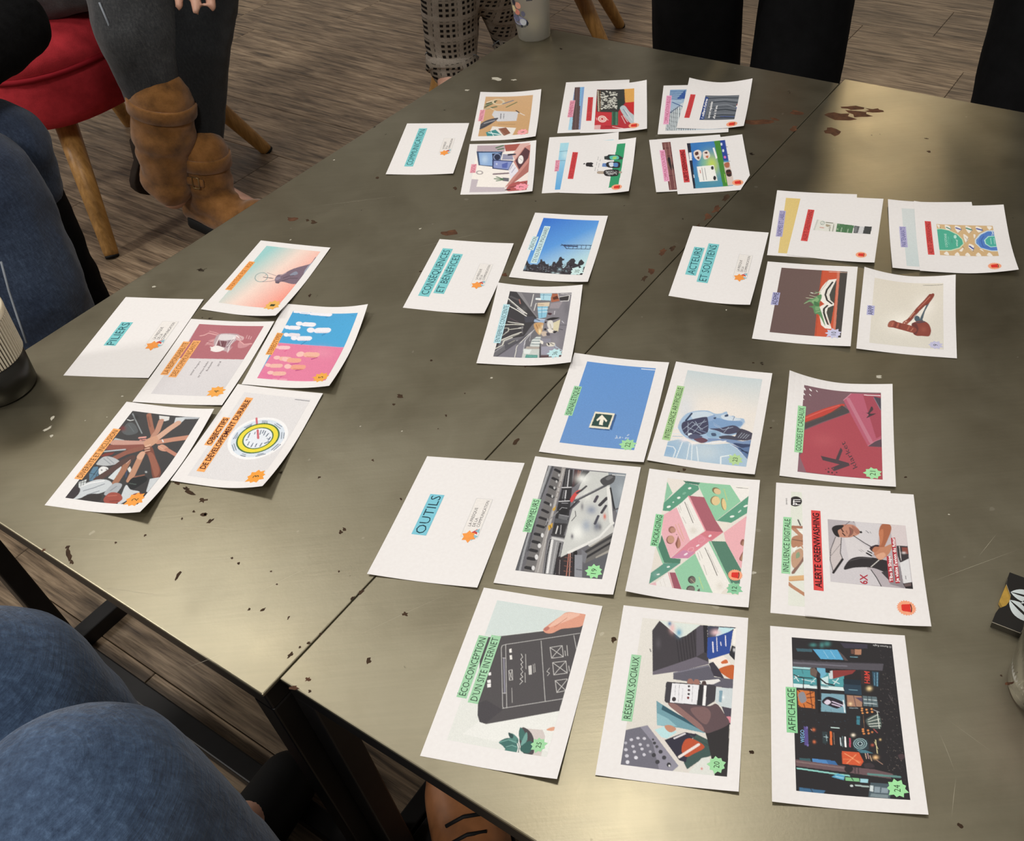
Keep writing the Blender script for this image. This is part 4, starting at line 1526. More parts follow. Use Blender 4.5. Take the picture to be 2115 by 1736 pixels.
 dict(n='responsabilite', lab='white card half rose half grey with a clear plastic sea creature, orange two-line title', q=[[-0.42194, 0.76351], [-0.39324, 0.90499], [-0.52614, 0.78342], [-0.49978, 0.92768]], l=[2.0, 3.0, 1.0, 1.0], b=0.4203, cut=0, s=[['eeaa68', '7a4818', 0, 'LA RESPONSABILITÉ', 46.7, 86.6, 106.5, 95.5], ['eeaa68', '7a4818', 0, 'DES COMMUNICANTS', 43.4, 74.9, 109.2, 84.3]], t=[['6a6466', 0, 'WWF Hungary', 47.8, 58.4, 72.9, 58.6, 48.0, 61.2], ['6a6466', 0, 'by White Rabbit', 45.4, 48.1, 73.1, 48.8, 45.6, 50.9], ['6a6466', 0, 'Budapest', 56.6, 43.0, 73.0, 43.6, 56.7, 45.8], ['6a6466', 0, '2018', 65.4, 33.8, 73.9, 34.0, 65.6, 36.5]], pic=[14.6, 9.9, 125.3, 80.8, 1.64], star=['eda64e', '4', 22.5, 17.1, 9.1], ops='''B dad6d8 556 670 d5d2d4 60 528
P b06c74 1256 810 1256 -1 647 0 621 771
G b87880 50 1061 533 5 -145 -165 -71
S c58d90 867 567 963 554 994 476 865 426 879 536
L d9a4a4 18 1034 700 1050 656 1093 620 1062 497
L d0989a 14 1128 626 1110 554 1090 499
L dcb0b0 12 908 558 965 509
L a05c66 11 935 569 924 501
S b9a4aa 1076 495 1098 273 1030 223 905 257 777 245 855 444
S dcd6d8 1078 462 1073 281 998 269 978 433
P 7a5058 967 447 957 333 846 309 869 425
P 96808a 971 330 1001 270 864 258 836 292
L c9b9bf 6 968 429 874 371
L 5a343c 6 956 378 861 356
L e8dcdc 11 1015 460 858 438 831 344
L e8dcdc 10 1064 259 877 273 755 240
L f4eeee 7 1049 281 870 297
S ece6e4 829 474 872 415 822 308 764 351 768 433
L efe9e6 13 842 488 822 430
L efe9e6 18 783 451 809 411
L c9a4a8 8 809 298 757 241 865 232
S c78f94 960 189 924 112 941 28 864 70 848 153
L e0a8a8 12 983 199 911 106 927 18
S d2aeb0 1077 269 1049 171 988 156 986 227
L f4f0f0 9 1070 271 1030 218
L b88086 7 1044 215 997 169
L d9aeb0 7 1082 139 1020 128
L d9aeb0 8 1069 106 1011 97
L d9aeb0 8 1056 77 1005 70'''),
 dict(n='stereotypes', lab='white card half blue half pink with peg figures, orange title STÉRÉOTYPES', q=[[-0.30416, 0.771], [-0.27999, 0.91244], [-0.40873, 0.79735], [-0.38748, 0.94202]], l=[9.0, 10.0, 0.0, 0.0], b=0.4209, cut=0, s=[['eba85e', '8a4010', 0, 'STÉRÉOTYPES', 52.4, 88.1, 92.7, 96.1]], t=[], pic=[11.6, 9.6, 124.1, 81.4, 1.62], star=['eba94a', '5', 18.5, 17.5, 8.5], ops='''B 4aa2d4 1205 557 4aa6d8 636 532
P e07fa0 629 784 638 -1 -1 0 -1 815
G e595ac 60 518 207 2 -146 -108 -35
G d8659a 50 69 655 2 -157 -68 -25
L c89ac0 10 630 776 639 4
L 3a86b8 15 830 320 897 267
L 3a86b8 14 636 508 710 467
L 3f8abc 13 882 650 908 634
L 3a86b8 13 1155 379 1192 349
L 3a86b8 13 1178 641 1204 625
L ecebf2 79 1008 588 1009 496
E ecebf2 1009 660 9 -38 -38 -16
L ecebf2 99 911 397 922 294
E ecebf2 907 485 11 -44 -46 -20
L d3d3e0 13 873 405 887 268
L e4dfe6 68 792 692 795 612
E ecebf2 787 743 7 -30 -34 -15
L ecebf2 85 741 558 753 463
E ecebf2 739 632 8 -35 -38 -17
L cfcadb 11 707 556 720 446
L ecebf2 75 922 732 927 655
E ecebf2 925 781 7 -30 -34 -15
L cfcfe0 10 894 729 898 630
L ecebf2 46 1226 781 1229 744
L ecebf2 47 1222 707 1220 617
L b9c9e0 10 1219 706 1217 621
L ecebf2 52 1215 573 1214 504
L ecebf2 60 1217 476 1213 351
L d8628e 14 489 661 531 635
L b54f80 18 392 303 428 255
L b54f80 17 180 416 210 347
L c0558a 15 278 522 308 428
L c0558a 15 207 633 230 609
L c0558a 15 59 556 88 527
E f0c4c6 558 773 0 -24 -29 -10
L f0c4c6 64 552 728 559 649
E f0c0b8 465 462 23 -40 -41 -23
L ecb49f 92 468 379 472 283
L d99680 14 430 373 431 268
E efc0ba 373 710 11 -36 -31 -15
L eab8a6 71 364 645 365 569
E efc0ba 357 606 0 -37 -40 -14
L e9a890 77 348 542 353 453
E efc0ba 234 766 0 -37 -29 -11
L eab6aa 67 229 709 239 627
E efc0ba 240 533 11 -39 -38 -18
L e8a08a 83 235 455 242 364
L d08068 12 202 456 208 346
E efc0ba 112 692 10 -35 -29 -14
L eab4a6 71 104 631 114 546
L e8a0b4 29 8 617 8 585
L e8a0b4 34 12 539 15 477
L 3f7fb0 6 1196 78 1188 33'''),
 dict(n='strategie', lab='white card with hand holding a light bulb on pale blue and coral, orange title', q=[[-0.39162, 0.911], [-0.35056, 1.05792], [-0.49271, 0.94595], [-0.45005, 1.0923]], l=[7.0, 1.0, 1.0, 0.0], b=0.4203, cut=0, s=[['eda45c', 'a8540e', 0, 'STRATÉGIE RSE / RSO', 41.8, 87.3, 102.5, 96.1]], t=[], pic=[16.6, 10.0, 121.8, 80.4, 1.38], star=['e9b35e', '1', 22.3, 17.6, 9.6], ops='''B 9ccecd 640 850 efd8cc 517 454 f29888 371 -54
S 7a6876 563 326 655 333 681 277 778 220 850 149 908 68 959 15 1096 11 936 -43 675 -37 537 -12 516 75 538 207 497 264
S 8a90a2 692 178 767 134 721 83 673 142
S a0a4b4 784 22 946 18 968 -26 700 -29
S 5d5260 508 290 536 245 496 231 494 269
S 94889a 580 330 621 304 605 262 553 290
L 5a4a55 14 610 227 662 176 683 118
L 5a4a55 14 549 213 623 135 637 42
L b09aa2 14 646 288 713 245
O 8fa6a6 12 574 523 43 -65 -79 -60
L a08c90 8 674 495 657 425 632 335
L a08c90 11 491 459 514 373 546 306
L 6a6068 12 583 498 579 360
L 8a7a80 9 617 492 632 486'''),
 dict(n='entreprise', lab='white card with a busy office interior, pale blue title ENTREPRISE CONSCIENTE', q=[[-0.04081, 0.77578], [-0.02262, 0.92013], [-0.14628, 0.79643], [-0.12537, 0.9399]], l=[8.0, 5.0, 1.0, 5.0], b=0.4209, cut=0, s=[['b9dfe8', '1d4a58', 0, 'ENTREPRISE CONSCIENTE', 37.4, 84.5, 110.0, 92.4]], t=[], pic=[13.2, 12.3, 122.0, 76.1, 1.66], star=['bfe3e8', '36', 20.5, 20.1, 8.2], ops='''B 77767b 1038 667 6c6b70 75 470
P 3f3d40 1220 761 1215 667 717 349 597 405 385 471 298 722 0 761
L 5a585a 29 1117 733 1061 629
L a07068 14 1072 623 993 599
G 5a5a5c 80 904 539 0 -41 -67 -9
P 8b898c 1215 677 1213 618 750 363 717 356
P 77757a 1213 618 1211 472 949 473 816 392 728 357
L dcdad4 14 1074 754 948 634 802 495
L 8a8884 7 1038 742 815 528
L dcdad4 15 937 721 859 608 763 497
L e0dee0 12 904 621 815 528
L e6e4e0 10 1190 466 951 467
L e6e4e0 9 1017 413 871 419
P 4a4a52 749 519 760 405 662 386 641 491
L 6a5a62 7 717 690 641 572
L c9c7bd 16 585 725 598 606 595 506
L eae8e0 10 641 692 625 590 608 507
L 2a282b 15 641 719 619 683 608 661
L b9b7ad 12 523 729 525 669 470 662 438 690
L c9c7bd 12 496 665 523 569 533 507
L b9b7ad 10 386 716 459 667
L dcdad0 15 305 714 396 605 459 511
L b5b3aa 11 287 714 344 637 427 530
L dcdad0 13 141 759 212 690 290 683 354 599
L 9c9a9e 10 68 766 194 681 310 534
P 57565c 261 678 323 568 281 530 138 647
L 8f8d88 19 240 623 302 566
L cfcdc9 12 523 566 555 507
L 6a686c 11 565 522 427 490
L 55535a 30 5 712 250 545 395 439
L e0deda 9 -3 519 198 524 374 443 511 367
P 7d7b85 0 714 250 534 -3 524
P 85848f -3 508 229 515 322 446 -1 430
L b9b7bf 10 126 442 311 445 490 378
L dcdce0 7 229 444 322 443
L a9a7ab 7 301 394 427 397 511 367
P 8fc4dc 949 388 961 264 750 258 722 346
L e0ecf0 11 905 375 914 263
L e0ecf0 11 843 361 858 260
L 5a8aa8 6 950 333 750 314
P b0d8e6 1211 388 1210 246 1072 242 1085 432 1119 429 1119 374
L 4a7a98 6 1200 342 1097 336
L 4a7a98 9 1183 382 1180 249
P f0f0ee 1113 432 1114 366 1076 365 1083 425
P d9c9b0 1023 397 1040 252 961 250 958 389
L a88a70 10 994 390 989 317
P 9fb4d0 704 391 717 249 638 255 660 393
L dfe8f2 9 717 366 706 256
L 4a5a6a 13 717 386 684 328
S c9a070 628 382 640 275 490 274 421 302 520 362
L 8a6040 8 608 359 533 330
L a87848 7 608 326 511 307
G f2e4b8 100 485 301 0 -17 -64 -8
G f2ead0 80 565 280 0 -13 -43 -5
P cfd6d4 384 325 384 275 205 269 205 379 321 370
L 7f8d90 14 347 347 347 277
L 7f8d90 14 298 361 300 276
L 7f8d90 13 249 364 248 272
L f0f2f0 10 271 357 274 275
P b0a8a0 203 414 205 270 160 266 162 422
P c9cfcb 162 442 160 265 -5 248 -3 440
P dfe6e4 151 441 151 349 74 365 75 424
P 55968c 60 402 53 271 -5 264 -4 404
L 8ac0b4 8 34 386 28 281
P 827f86 1210 245 1219 0 -2 -2 0 232 384 275 640 275 927 241
G 6a686e 60 928 33 0 -42 -169 -17
G 95929a 60 330 105 0 -53 -126 -14
P 9a9298 1018 237 1052 98 922 130 922 240
P a8654a 1207 241 1204 174 1064 137 1038 232 1120 249
P 5a3428 1132 229 1167 177 1109 150 1086 210
P 3a3638 1132 145 1168 29 1073 33 1073 132
L e6e4e0 9 1142 143 1168 24 1064 28 1058 123
L d9d3cc 6 1213 172 1121 151
L f0eeea 7 1199 132 1191 8
P 8a858c 871 248 883 146 805 158 772 257
S 4a3038 838 244 827 202 794 212 805 247
L d9d6dc 6 872 172 805 172
P d9d0b0 651 163 715 92 487 91 519 155
S 2b282a 711 253 750 186 747 102 715 148 693 214
S dddad4 682 229 686 179 564 155 530 195 597 228
S 2b282a 657 267 673 249 646 246 640 259
S e6e0d8 530 219 522 160 468 138 463 187
S 2b282a 484 153 500 101 455 126
S 2b282a 532 259 543 237 511 230 506 249
L 8a7a60 5 629 200 543 176
L 3a3840 9 613 82 613 6
L 3a3840 8 537 84 521 42
L e8e8f0 6 689 70 651 42
P 9d9cab 204 247 216 111 133 67 47 113 61 234
P 8d8c98 352 269 352 158 278 150 277 254
S d9d4c9 266 195 278 112 214 104 211 172
S 2e2b2d 277 189 258 162 221 166
L 2e2b2d 9 321 267 248 249
S e6e2da 321 277 300 242 248 236 269 265
L 2e2b2d 8 268 152 237 115
S c9b8a8 469 282 484 230 426 203 394 253
S 55505a 458 220 458 187 410 181 415 215
P 5d4a4c 45 232 49 7 -2 0 -2 229
L 2c2a30 9 248 269 0 232
L b9c3d0 10 216 99 117 -1
L aeb9cc 6 247 96 143 72'''),
 dict(n='creation', lab='white card with a crane and trees against blue sky, pale blue two-line title', q=[[-0.01619, 0.92743], [0.01652, 1.0738], [-0.11306, 0.95612], [-0.08055, 1.10089]], l=[4.0, 2.0, 1.0, 0.0], b=0.4203, cut=0, s=[['cfe9ee', '24444f', 0, 'CRÉATION', 61.2, 86.8, 92.3, 95.3], ['cfe9ee', '24444f', 0, 'DE NOUVEAUX IMAGINAIRES', 33.6, 75.7, 117.8, 84.4]], t=[], pic=[15.1, 10.5, 122.0, 79.6, 1.43], star=['cfe9e8', '35', 22.8, 18.8, 8.4], ops='''B 3b76d0 1124 777 5c9be0 782 333 c3e4e6 339 -53
P 38353a -2 795 102 793 216 804 235 787 174 757 149 719 168 695 162 636 221 614 279 621 286 601 241 583 250 556 194 529 186 499 154 470 191 443 248 445 256 418 218 399 289 379 353 379 372 361 328 330 335 310 301 303 287 328 236 317 204 292 180 312 126 279 185 256 253 257 301 238 343 219 352 185 303 150 251 157 226 109 302 103 344 83 274 27 227 38 201 76 169 48 128 68 183 86 149 143 93 138 14 150 -7 173 0 343
P 38353a -10 166 23 53 105 14 177 21 191 -1 -2 -4
G 9fb9c4 100 99 323 2 -25 -33 -7
G b0c9d0 100 23 394 2 -21 -18 -4
G 8fb0c6 90 80 787 2 -18 -44 -11
G cfe0e4 100 14 332 3 -28 -15 -3
G 9fb9c4 80 74 225 1 -14 -22 -5
G b0c9d0 90 148 93 1 -14 -22 -5
R 65636c 90 148 790 282 192 37 140 37 762 14 4
R 8fa5b0 30 148 790 260 187 37 140 37 762 12 5
R 1f1d20 60 126 785 260 187 37 140 26 759 14 6
L 2e3a58 13 610 417 630 374 662 2
L 2e3a58 12 641 413 609 369 550 324 578 7
L 3a4668 26 611 370 617 196
L 2e3a58 7 552 303 602 302
L 2e3a58 7 557 242 607 245
L 2e3a58 7 562 185 642 191
L 2e3a58 7 567 132 647 137
L 2e3a58 7 572 71 652 78
L 2e3a58 7 577 13 657 19'''),
 dict(n='ademe', lab='white card with an open book sprouting ferns on brown ground, lilac title ADEME', q=[[0.26412, 0.76745], [0.30878, 0.91328], [0.16144, 0.79734], [0.20502, 0.94048]], l=[3.0, 1.0, 1.0, 1.0], b=0.4203, cut=0, s=[['a9a9d0', '222650', 0, 'ADEME', 64.7, 83.7, 88.6, 92.0]], t=[], pic=[14.6, 11.1, 123.5, 76.4, 1.77], star=['c9cae6', '10', 21.3, 19.1, 7.9], ops='''B 6d5955 992 627 6a5653 124 602
P c9583c 1229 294 1234 87 125 66 -2 68 -2 279 697 296
L d27e68 28 1220 105 658 88 133 81
L b04a32 10 1221 287 698 288 7 267
P 474340 1233 88 1235 -1 -1 -1 -2 68 125 66 725 79
P 4a4a44 1062 115 612 109 240 122 233 177 494 184 764 204
P efece4 808 292 912 267 996 234 1052 199 1079 115 870 160 767 177 671 159 611 112 570 113 569 171 595 223 654 272 707 283
P efece4 532 264 589 216 581 113 526 174 439 185 337 160 148 108 149 177 204 224 399 260
P b8503a 633 277 595 236 537 269
L 33302e 22 1011 157 857 211 762 220 661 193 603 138
L c9c4ba 6 948 166 798 194 690 179 615 129
L 33302e 22 564 183 501 216 427 212 325 184 226 152
L c9a49a 7 347 179 202 135
L 8a8478 4 809 284 951 231 1079 208
S 5f8f62 560 444 640 399 691 339 766 275 713 256 601 273 537 268 393 227 191 179 324 234 393 272 401 310 496 337 520 383 548 334 609 383
S 86b07c 623 359 695 307 654 284 581 330
S 7aa676 518 313 558 276 482 264 456 301
S 4a7a50 626 334 590 274 536 276 552 321
L a0b890 9 569 437 619 391 636 341
L c9cfb0 8 680 428 673 350
L c9cfb0 7 730 394 704 308
L e0e6d8 13 783 382 775 359
L c9cfb0 8 768 345 809 284
L 6f9a6a 11 802 335 788 276
L b0c9a0 7 426 298 453 256
L e0c0b0 9 1209 210 1214 7'''),
 dict(n='arpp', lab='white card with a wooden gavel on cream ground, curled corners, lilac title ARPP', q=[[0.36991, 0.73501], [0.4127, 0.87297], [0.26959, 0.76411], [0.31233, 0.89982]], l=[1.0, 7.0, 2.0, 10.0], b=0.4203, cut=0, s=[['b5b5da', '222650', 0, 'ARPP', 65.8, 88.9, 83.7, 97.2]], t=[], pic=[13.5, 13.4, 121.2, 78.4, 1.8], star=['c3c2de', '9', 20.3, 21.8, 7.1], ops='''B dfd9cc 1053 506 dcd8cd 110 476
G f6f2e8 90 420 422 29 -209 -205 -6
G f4efe6 90 765 211 17 -123 -214 -3
S 4f5f6a 835 175 863 146 671 200 518 226 514 254 581 241 724 204
S 4f5f6a 527 315 582 292 557 258 517 253 509 219 454 239 463 290
S 8a4438 1000 157 1007 136 1022 111 977 101 838 154 763 211 671 260 579 311 460 358 434 384 459 425 510 386 676 314 722 295 896 207
L b87060 12 954 148 830 212 714 275
L d09a80 8 645 313 533 361
L 6a3430 6 835 173 673 262 471 354
S 8a463c 411 341 467 296 492 219 446 161 348 135 267 139 218 160 214 229 213 291 268 330
S 5f4a50 453 299 492 219 473 195 442 270
S 6a3a38 419 341 438 296 340 267 233 292 252 317
G a05a4c 70 337 212 5 -38 -61 -1
S 8e4a3e 352 599 429 581 458 538 431 491 404 390 372 325 327 286 274 299 258 330 279 399 321 533 324 584
S a05c4c 355 598 424 578 444 550 421 530 341 546 326 584
L b86a58 12 414 540 351 553
L b86a58 12 412 482 338 496
L b86a58 11 372 364 303 384
L c98a74 7 342 325 286 348
L 6a342e 7 424 508 329 522
L 6a342e 6 410 460 319 470
S 9c5a4c 423 440 461 423 487 392 468 363 413 384 405 403
E e0b8a8 456 404 1 -9 -10 0
E e0b8a8 424 419 1 -8 -9 0
L 9a968c 10 1172 224 1174 111 1183 11'''),
 dict(n='normes_back', lab='white card under the tube card showing a plain tan block, lilac title NORMES ET LABELS', q=[[0.30827, 0.92769], [0.34878, 1.07558], [0.207, 0.95543], [0.24678, 1.10002]], l=[0.0, 0.0, 0.0, 2.0], b=0.4203, cut=0, s=[['b3aed2', '3d3d80', 0, 'NORMES ET LABELS', 41.4, 89.7, 101.2, 97.9]], t=[], pic=[5.9, 7.7, 126.1, 84.3, 1.57], ops='''B dfc680 1100 797 dec682 147 793'''),
 dict(n='alert_tube', lab='white card with a green and white tube, red title', q=[[0.32873, 0.91403], [0.37867, 1.05643], [0.23062, 0.95171], [0.27734, 1.08682]], l=[4.0, 1.0, 0.0, 3.0], b=0.4209, cut=0, s=[['d4504e', '8a2428', 0, 'ALERTE GREENWASHING', 34.7, 84.0, 109.8, 92.2]], t=[], pic=[59.9, 8.5, 29.6, 73.3, 1.61], alarm=[16.1, 16.8, 6.9], ops='''P c9cac4 280 696 276 673 20 695 21 713
P e0e0d8 276 673 247 575 232 437 32 437 25 528 30 643 20 695
O 8fa098 9 206 617 3 -24 -40 -2
L 8fa098 5 174 625 230 605
P a9a08a 190 572 172 507 125 539 136 569
L c98a80 16 99 636 97 590
L 6a6a5a 15 224 574 226 493
L 55584a 7 144 517 35 513
L b0aa98 11 101 532 104 505
L 77776a 8 203 475 38 473
P 4f7a55 227 436 214 226 32 233 32 436
L 8fb08a 8 208 417 188 409
L cfe0c9 6 140 370 43 373
L cfe0c9 6 122 290 42 294
L 3f6446 6 190 320 49 325
G b9d9b0 90 97 419 1 -9 -19 -1
P 5a5d60 211 222 206 158 44 160 40 223
P 7a7d80 186 214 182 182 60 186 65 213
P cfd0d2 203 158 211 102 41 109 36 169
P 3f4243 219 99 223 9 47 12 48 108'''),
 dict(n='partenariats_back', lab='white card under the patterned box card showing a pale blue block, lilac title PARTENARIATS', q=[[0.45131, 0.88262], [0.48707, 1.03291], [0.34708, 0.90151], [0.38205, 1.04932]], l=[0.0, 0.0, 4.0, 5.0], b=0.4203, cut=0, s=[['b5b2d6', '44448a', 0, 'PARTENARIATS', 46.8, 84.6, 91.9, 92.8]], t=[], pic=[6.7, 7.5, 124.9, 80.6, 1.65], ops='''B d3dada 1106 792 ccd8d9 97 842'''),
 dict(n='alert_box', lab='white card with a fish-patterned box in tan, green and blue, red title', q=[[0.48512, 0.87008], [0.52063, 1.01354], [0.37741, 0.89261], [0.4129, 1.03881]], l=[8.0, 4.0, 2.0, 5.0], b=0.4209, cut=0, s=[['d4504e', '8a2428', 0, 'ALERTE GREENWASHING', 35.5, 86.7, 108.0, 93.9]], t=[['b9e6d8', 1, "L'OCCITANE", 53.2, 70.6, 82.3, 70.2, 53.2, 73.8], ['c9eee0', 1, 'unicef', 55.1, 59.3, 70.0, 58.2, 55.5, 62.2]], pic=[35.5, 16.3, 67.4, 64.2, 1.77], alarm=[13.2, 23.2, 7.5], ops='''B d5b689 555 594 d0b083 122 256
S f0eae0 661 540 632 484 572 479 517 515 586 541
L 3f8a7a 19 609 527 577 492
S f0eae0 656 423 620 368 560 368 497 404 588 432
L 4a5aa8 25 604 418 575 376
S f0eae0 659 306 615 248 555 248 492 281 576 309
L 3f8a7a 25 606 302 574 255
S f0eae0 654 190 618 131 550 128 516 170 579 196
L 4a5aa8 26 601 185 573 135
S f0eae0 660 68 646 14 579 49
S f0eae0 474 346 398 298 292 329 353 346
L b0a090 6 412 335 354 315
S f0eae0 473 234 459 212 385 234
S f0eae0 266 297 209 247 105 272 179 312
L 4a5aa8 22 215 300 158 264
S f0eae0 113 419 181 369 99 391
L 55504a 6 200 379 164 363
S f0eae0 152 194 152 172 102 154
S f0eae0 29 595 86 560 11 540
S f0eae0 12 479 79 443 3 424
S f0eae0 14 364 75 334 4 307
S f0eae0 15 247 80 216 3 189
S f0eae0 17 127 82 97 2 68
S f0eae0 659 633 645 603 584 614
L 4a4038 4 622 604 577 596
L 4a4038 4 632 484 572 477 520 511
L 4a4038 4 612 365 568 360 500 400
L 4a4038 4 608 249 563 241 495 277
L 4a4038 5 610 131 558 121 516 166
L 4a4038 4 395 299 295 327
L 4a4038 5 206 247 105 269 172 311
P cfe0c0 569 645 582 588 554 501 467 410 360 363 265 355 160 411 101 511 95 643
P 4fae94 554 642 567 593 539 506 452 416 353 372 265 366 180 415 121 514 114 643
P cfe0e8 355 229 487 165 566 75 576 -2 109 -2 108 73 174 185 279 234
P 5580c8 355 214 472 151 548 69 557 -2 129 -1 128 71 184 177 282 220
P b9e6e0 354 128 444 75 460 -3 210 0 197 72 269 124
P 4fb0a0 354 115 429 71 445 -3 225 2 212 69 281 114
L b9e6e0 6 400 52 267 56
L b9e6e0 6 406 14 271 18
L 7fa5dc 6 415 175 326 203 224 194
L 3f62a8 9 446 123 342 163 208 152 197 86
L d9e6ea 7 567 29 478 7
L d9e6ea 6 568 6 463 31
E b9e6d8 410 444 0 -16 -41 3
L 7fccb8 4 408 522 233 526
L 4a8a80 6 350 489 277 490'''),
 dict(n='marketing', lab='white card with paper, plant and books on a wooden desk, pink title', q=[[-0.07909, 1.30793], [-0.06965, 1.46924], [-0.17874, 1.321], [-0.17026, 1.48352]], l=[5.0, 4.0, 0.0, 2.0], b=0.4203, cut=0, s=[['ecacb8', 'b04a6a', 0, 'MARKETING', 57.7, 90.9, 92.5, 99.5]], t=[], pic=[12.5, 13.5, 121.3, 80.8, 1.2], star=['f2a6aa', '6', 19.3, 22.8, 9.1], ops='''B d0aa80 1073 614 caa274 201 377
L 55604a 36 883 784 1030 633
L 6a7458 38 825 782 890 596
L 55604a 34 983 768 1073 614
L 8a9474 29 941 787 991 684
L e6e0cc 22 1027 765 1105 649
L d9c8a8 20 812 796 862 701 767 599
O d9c8a8 35 1040 577 -8 -91 -83 -8
L 6a7a90 23 975 496 1078 326
L 6d7850 24 867 427 1014 263
L a8865e 14 351 512 327 238
P d3d4d8 760 622 711 214 432 224 430 535 637 644
L 6f6f76 14 664 497 511 490
L 7f7f86 11 660 448 506 441
L 3a3030 20 752 256 675 191
L e0d8d0 17 675 191 596 105
S 55555c 343 811 479 707 539 528 356 634 200 801
L a6a6ac 22 384 743 468 585
L 2f2f34 20 263 775 389 637
P e8e3dc 289 600 214 210 -5 254 -11 656
P 3f8a8a 114 691 188 542 24 433 -11 656
L d9eeee 23 102 645 40 467
L d9eeee 11 140 612 -1 552
P 8a5a48 212 502 243 378 65 287 -7 388
L b08070 10 197 482 24 376'''),
 dict(n='digital', lab='white card with computer screens on a desk corner, pink title DIGITAL', q=[[-0.08385, 1.15073], [-0.07818, 1.29866], [-0.1855, 1.16548], [-0.17937, 1.30898]], l=[4.0, 3.0, 0.0, 1.0], b=0.4203, cut=0, s=[['ecacb8', 'b03060', 0, 'DIGITAL', 61.1, 88.3, 86.9, 96.9]], t=[], pic=[5.9, 8.8, 137.6, 83.6, 1.31], star=['f29aa8', '7', 16.0, 16.6, 10.3], ops='''B f4efe8 657 759 f2ece6 620 342
P b9a8b0 1376 836 1367 390 1138 402 1194 828
P a85a50 1369 414 1376 162 1175 178 1164 379
L 5a7a5a 37 1289 532 1348 434
L 5a7a5a 36 1230 499 1257 425
P d9b0a8 1376 165 1376 0 1227 70 880 219 1049 272
P 3a4a6a 1194 832 1165 425 894 441 713 540 773 765
P 8fb0dc 1150 796 1140 452 740 547 784 742
G c0d8f0 80 948 686 -5 -56 -137 -11
P 2a3048 1110 586 1126 458 921 436 904 560
O 8a9ac0 19 1000 497 -5 -54 -100 -7
P 9a9ab0 1089 416 1049 269 904 246 919 421
P 3a3848 1083 345 1086 218 1045 218 1028 341
P 34406a 929 569 874 244 598 296 660 548
P 8a98cc 894 542 851 264 625 307 685 533
P 5a6ab0 783 415 840 326 667 328 674 401
E c0cae6 795 493 -1 -14 -33 -2
P c98d84 1328 2 1252 100 849 245 599 157 115 327 129 281 563 -3
P b07068 808 18 998 1 537 3 116 280
P 5a3a40 1248 86 1138 5 940 23 611 146 874 219
E f0ecea 900 136 -17 -40 -124 4
L 9a8a8c 7 943 160 871 113
P e6e4ee 611 302 829 258 572 155 342 254
L 9a96b0 10 615 286 760 246
L 9a96b0 10 532 252 675 206
P 6a6a72 398 377 376 281 279 281 300 370
L 5a7a5a 26 369 492 345 371
L 5a7a5a 22 419 468 358 372
L 5a7a5a 24 308 460 332 370
L 8a7a80 43 502 513 516 307
P c3b9c0 375 852 359 732 153 744 120 332 -15 309 -3 836
P e0d6d4 115 327 166 270 -1 272 -15 309
S b05a58 162 276 265 153 276 -14 7 -9 7 272
P f2e6e0 336 130 483 0 284 -14 257 125
L 7a3a3c 21 113 252 132 172
L 2a2024 26 46 309 56 249
L 3a2a30 11 224 40 64 -3
O b0a8a8 24 556 730 -4 -44 -48 -4'''),
 dict(n='evenementiel_back', lab='white card under the blackboard photo card, showing brown and blue strip, pink title', q=[[0.05769, 1.31026], [0.0757, 1.48429], [-0.04675, 1.32108], [-0.02874, 1.4951]], l=[0.0, 0.0, 0.0, 0.0], b=0.4203, cut=0, s=[['e8a6ba', 'b0305a', 0, 'ÉVÉNEMENTIEL', 42.6, 84.8, 91.3, 93.3]], t=[], pic=[7.2, 7.5, 124.1, 81.5, 1.25], ops='''B 7fa8d8 1196 716 90a0c0 28 634
P 5d4a4a 1241 815 1241 726 667 679 -15 650 -5 758 677 787
L 7a6460 8 1201 774 4 699
L 7a3a3c 6 1198 741 770 694
P 7fb8e0 1241 726 1238 692 666 675 668 691
P a8d4ea 353 811 349 767 -6 755 -3 818'''),
 dict(n='alert_event', lab='white card with a red stand and a chalked blackboard photo, red title', q=[[0.08857, 1.29941], [0.10229, 1.46095], [-0.01203, 1.31419], [0.00157, 1.48191]], l=[5.0, 7.0, 0.0, 0.0], b=0.4209, cut=0, s=[['d24a4c', 'a02a2e', 0, 'ALERTE GREENWASHING', 33.9, 88.7, 105.6, 97.2]], t=[], pic=[8.9, 20.9, 120.9, 62.3, 1.22], alarm=[15.5, 20.8, 8.8], ops='''B b8323a 429 526 b5343c 51 152
P 3a3a38 1198 622 1216 165 778 153 596 225 490 260 517 595
R cfcfc4 130 1143 552 1142 292 569 280 602 532 30 7
L c9c0a8 17 1169 602 531 567
L 8a6a48 10 1164 569 535 545
P 2f3a34 885 277 885 154 761 153 596 225 497 260
P dfa85a 1216 168 1216 -4 802 -6 788 147
P c9302f 781 147 809 -5 422 -2
P c43840 510 623 476 357 102 365 133 619
O f0d0c8 27 301 503 -7 -59 -84 -3
O f0d0c8 23 301 503 -4 -30 -44 -2
L f0d0c8 11 317 439 263 410
L e6b0b0 11 337 597 268 585
P 3f6a55 517 356 503 256 104 248 117 351
L 2a4a3a 16 505 321 119 312
L 5f8a75 13 500 282 114 274
S b9c6ca 596 228 699 161 507 76 361 -2 90 -3 234 97
L 7a8ea0 12 589 178 375 102
L e0d6e0 12 550 141 232 28
L e6d0d0 9 388 202 146 135
L e6d0d0 10 401 175 191 100
P e0b0b0 124 624 128 521 -8 525 0 623
L a02028 20 85 441 76 224
L f0c0c0 18 72 332 4 169'''),
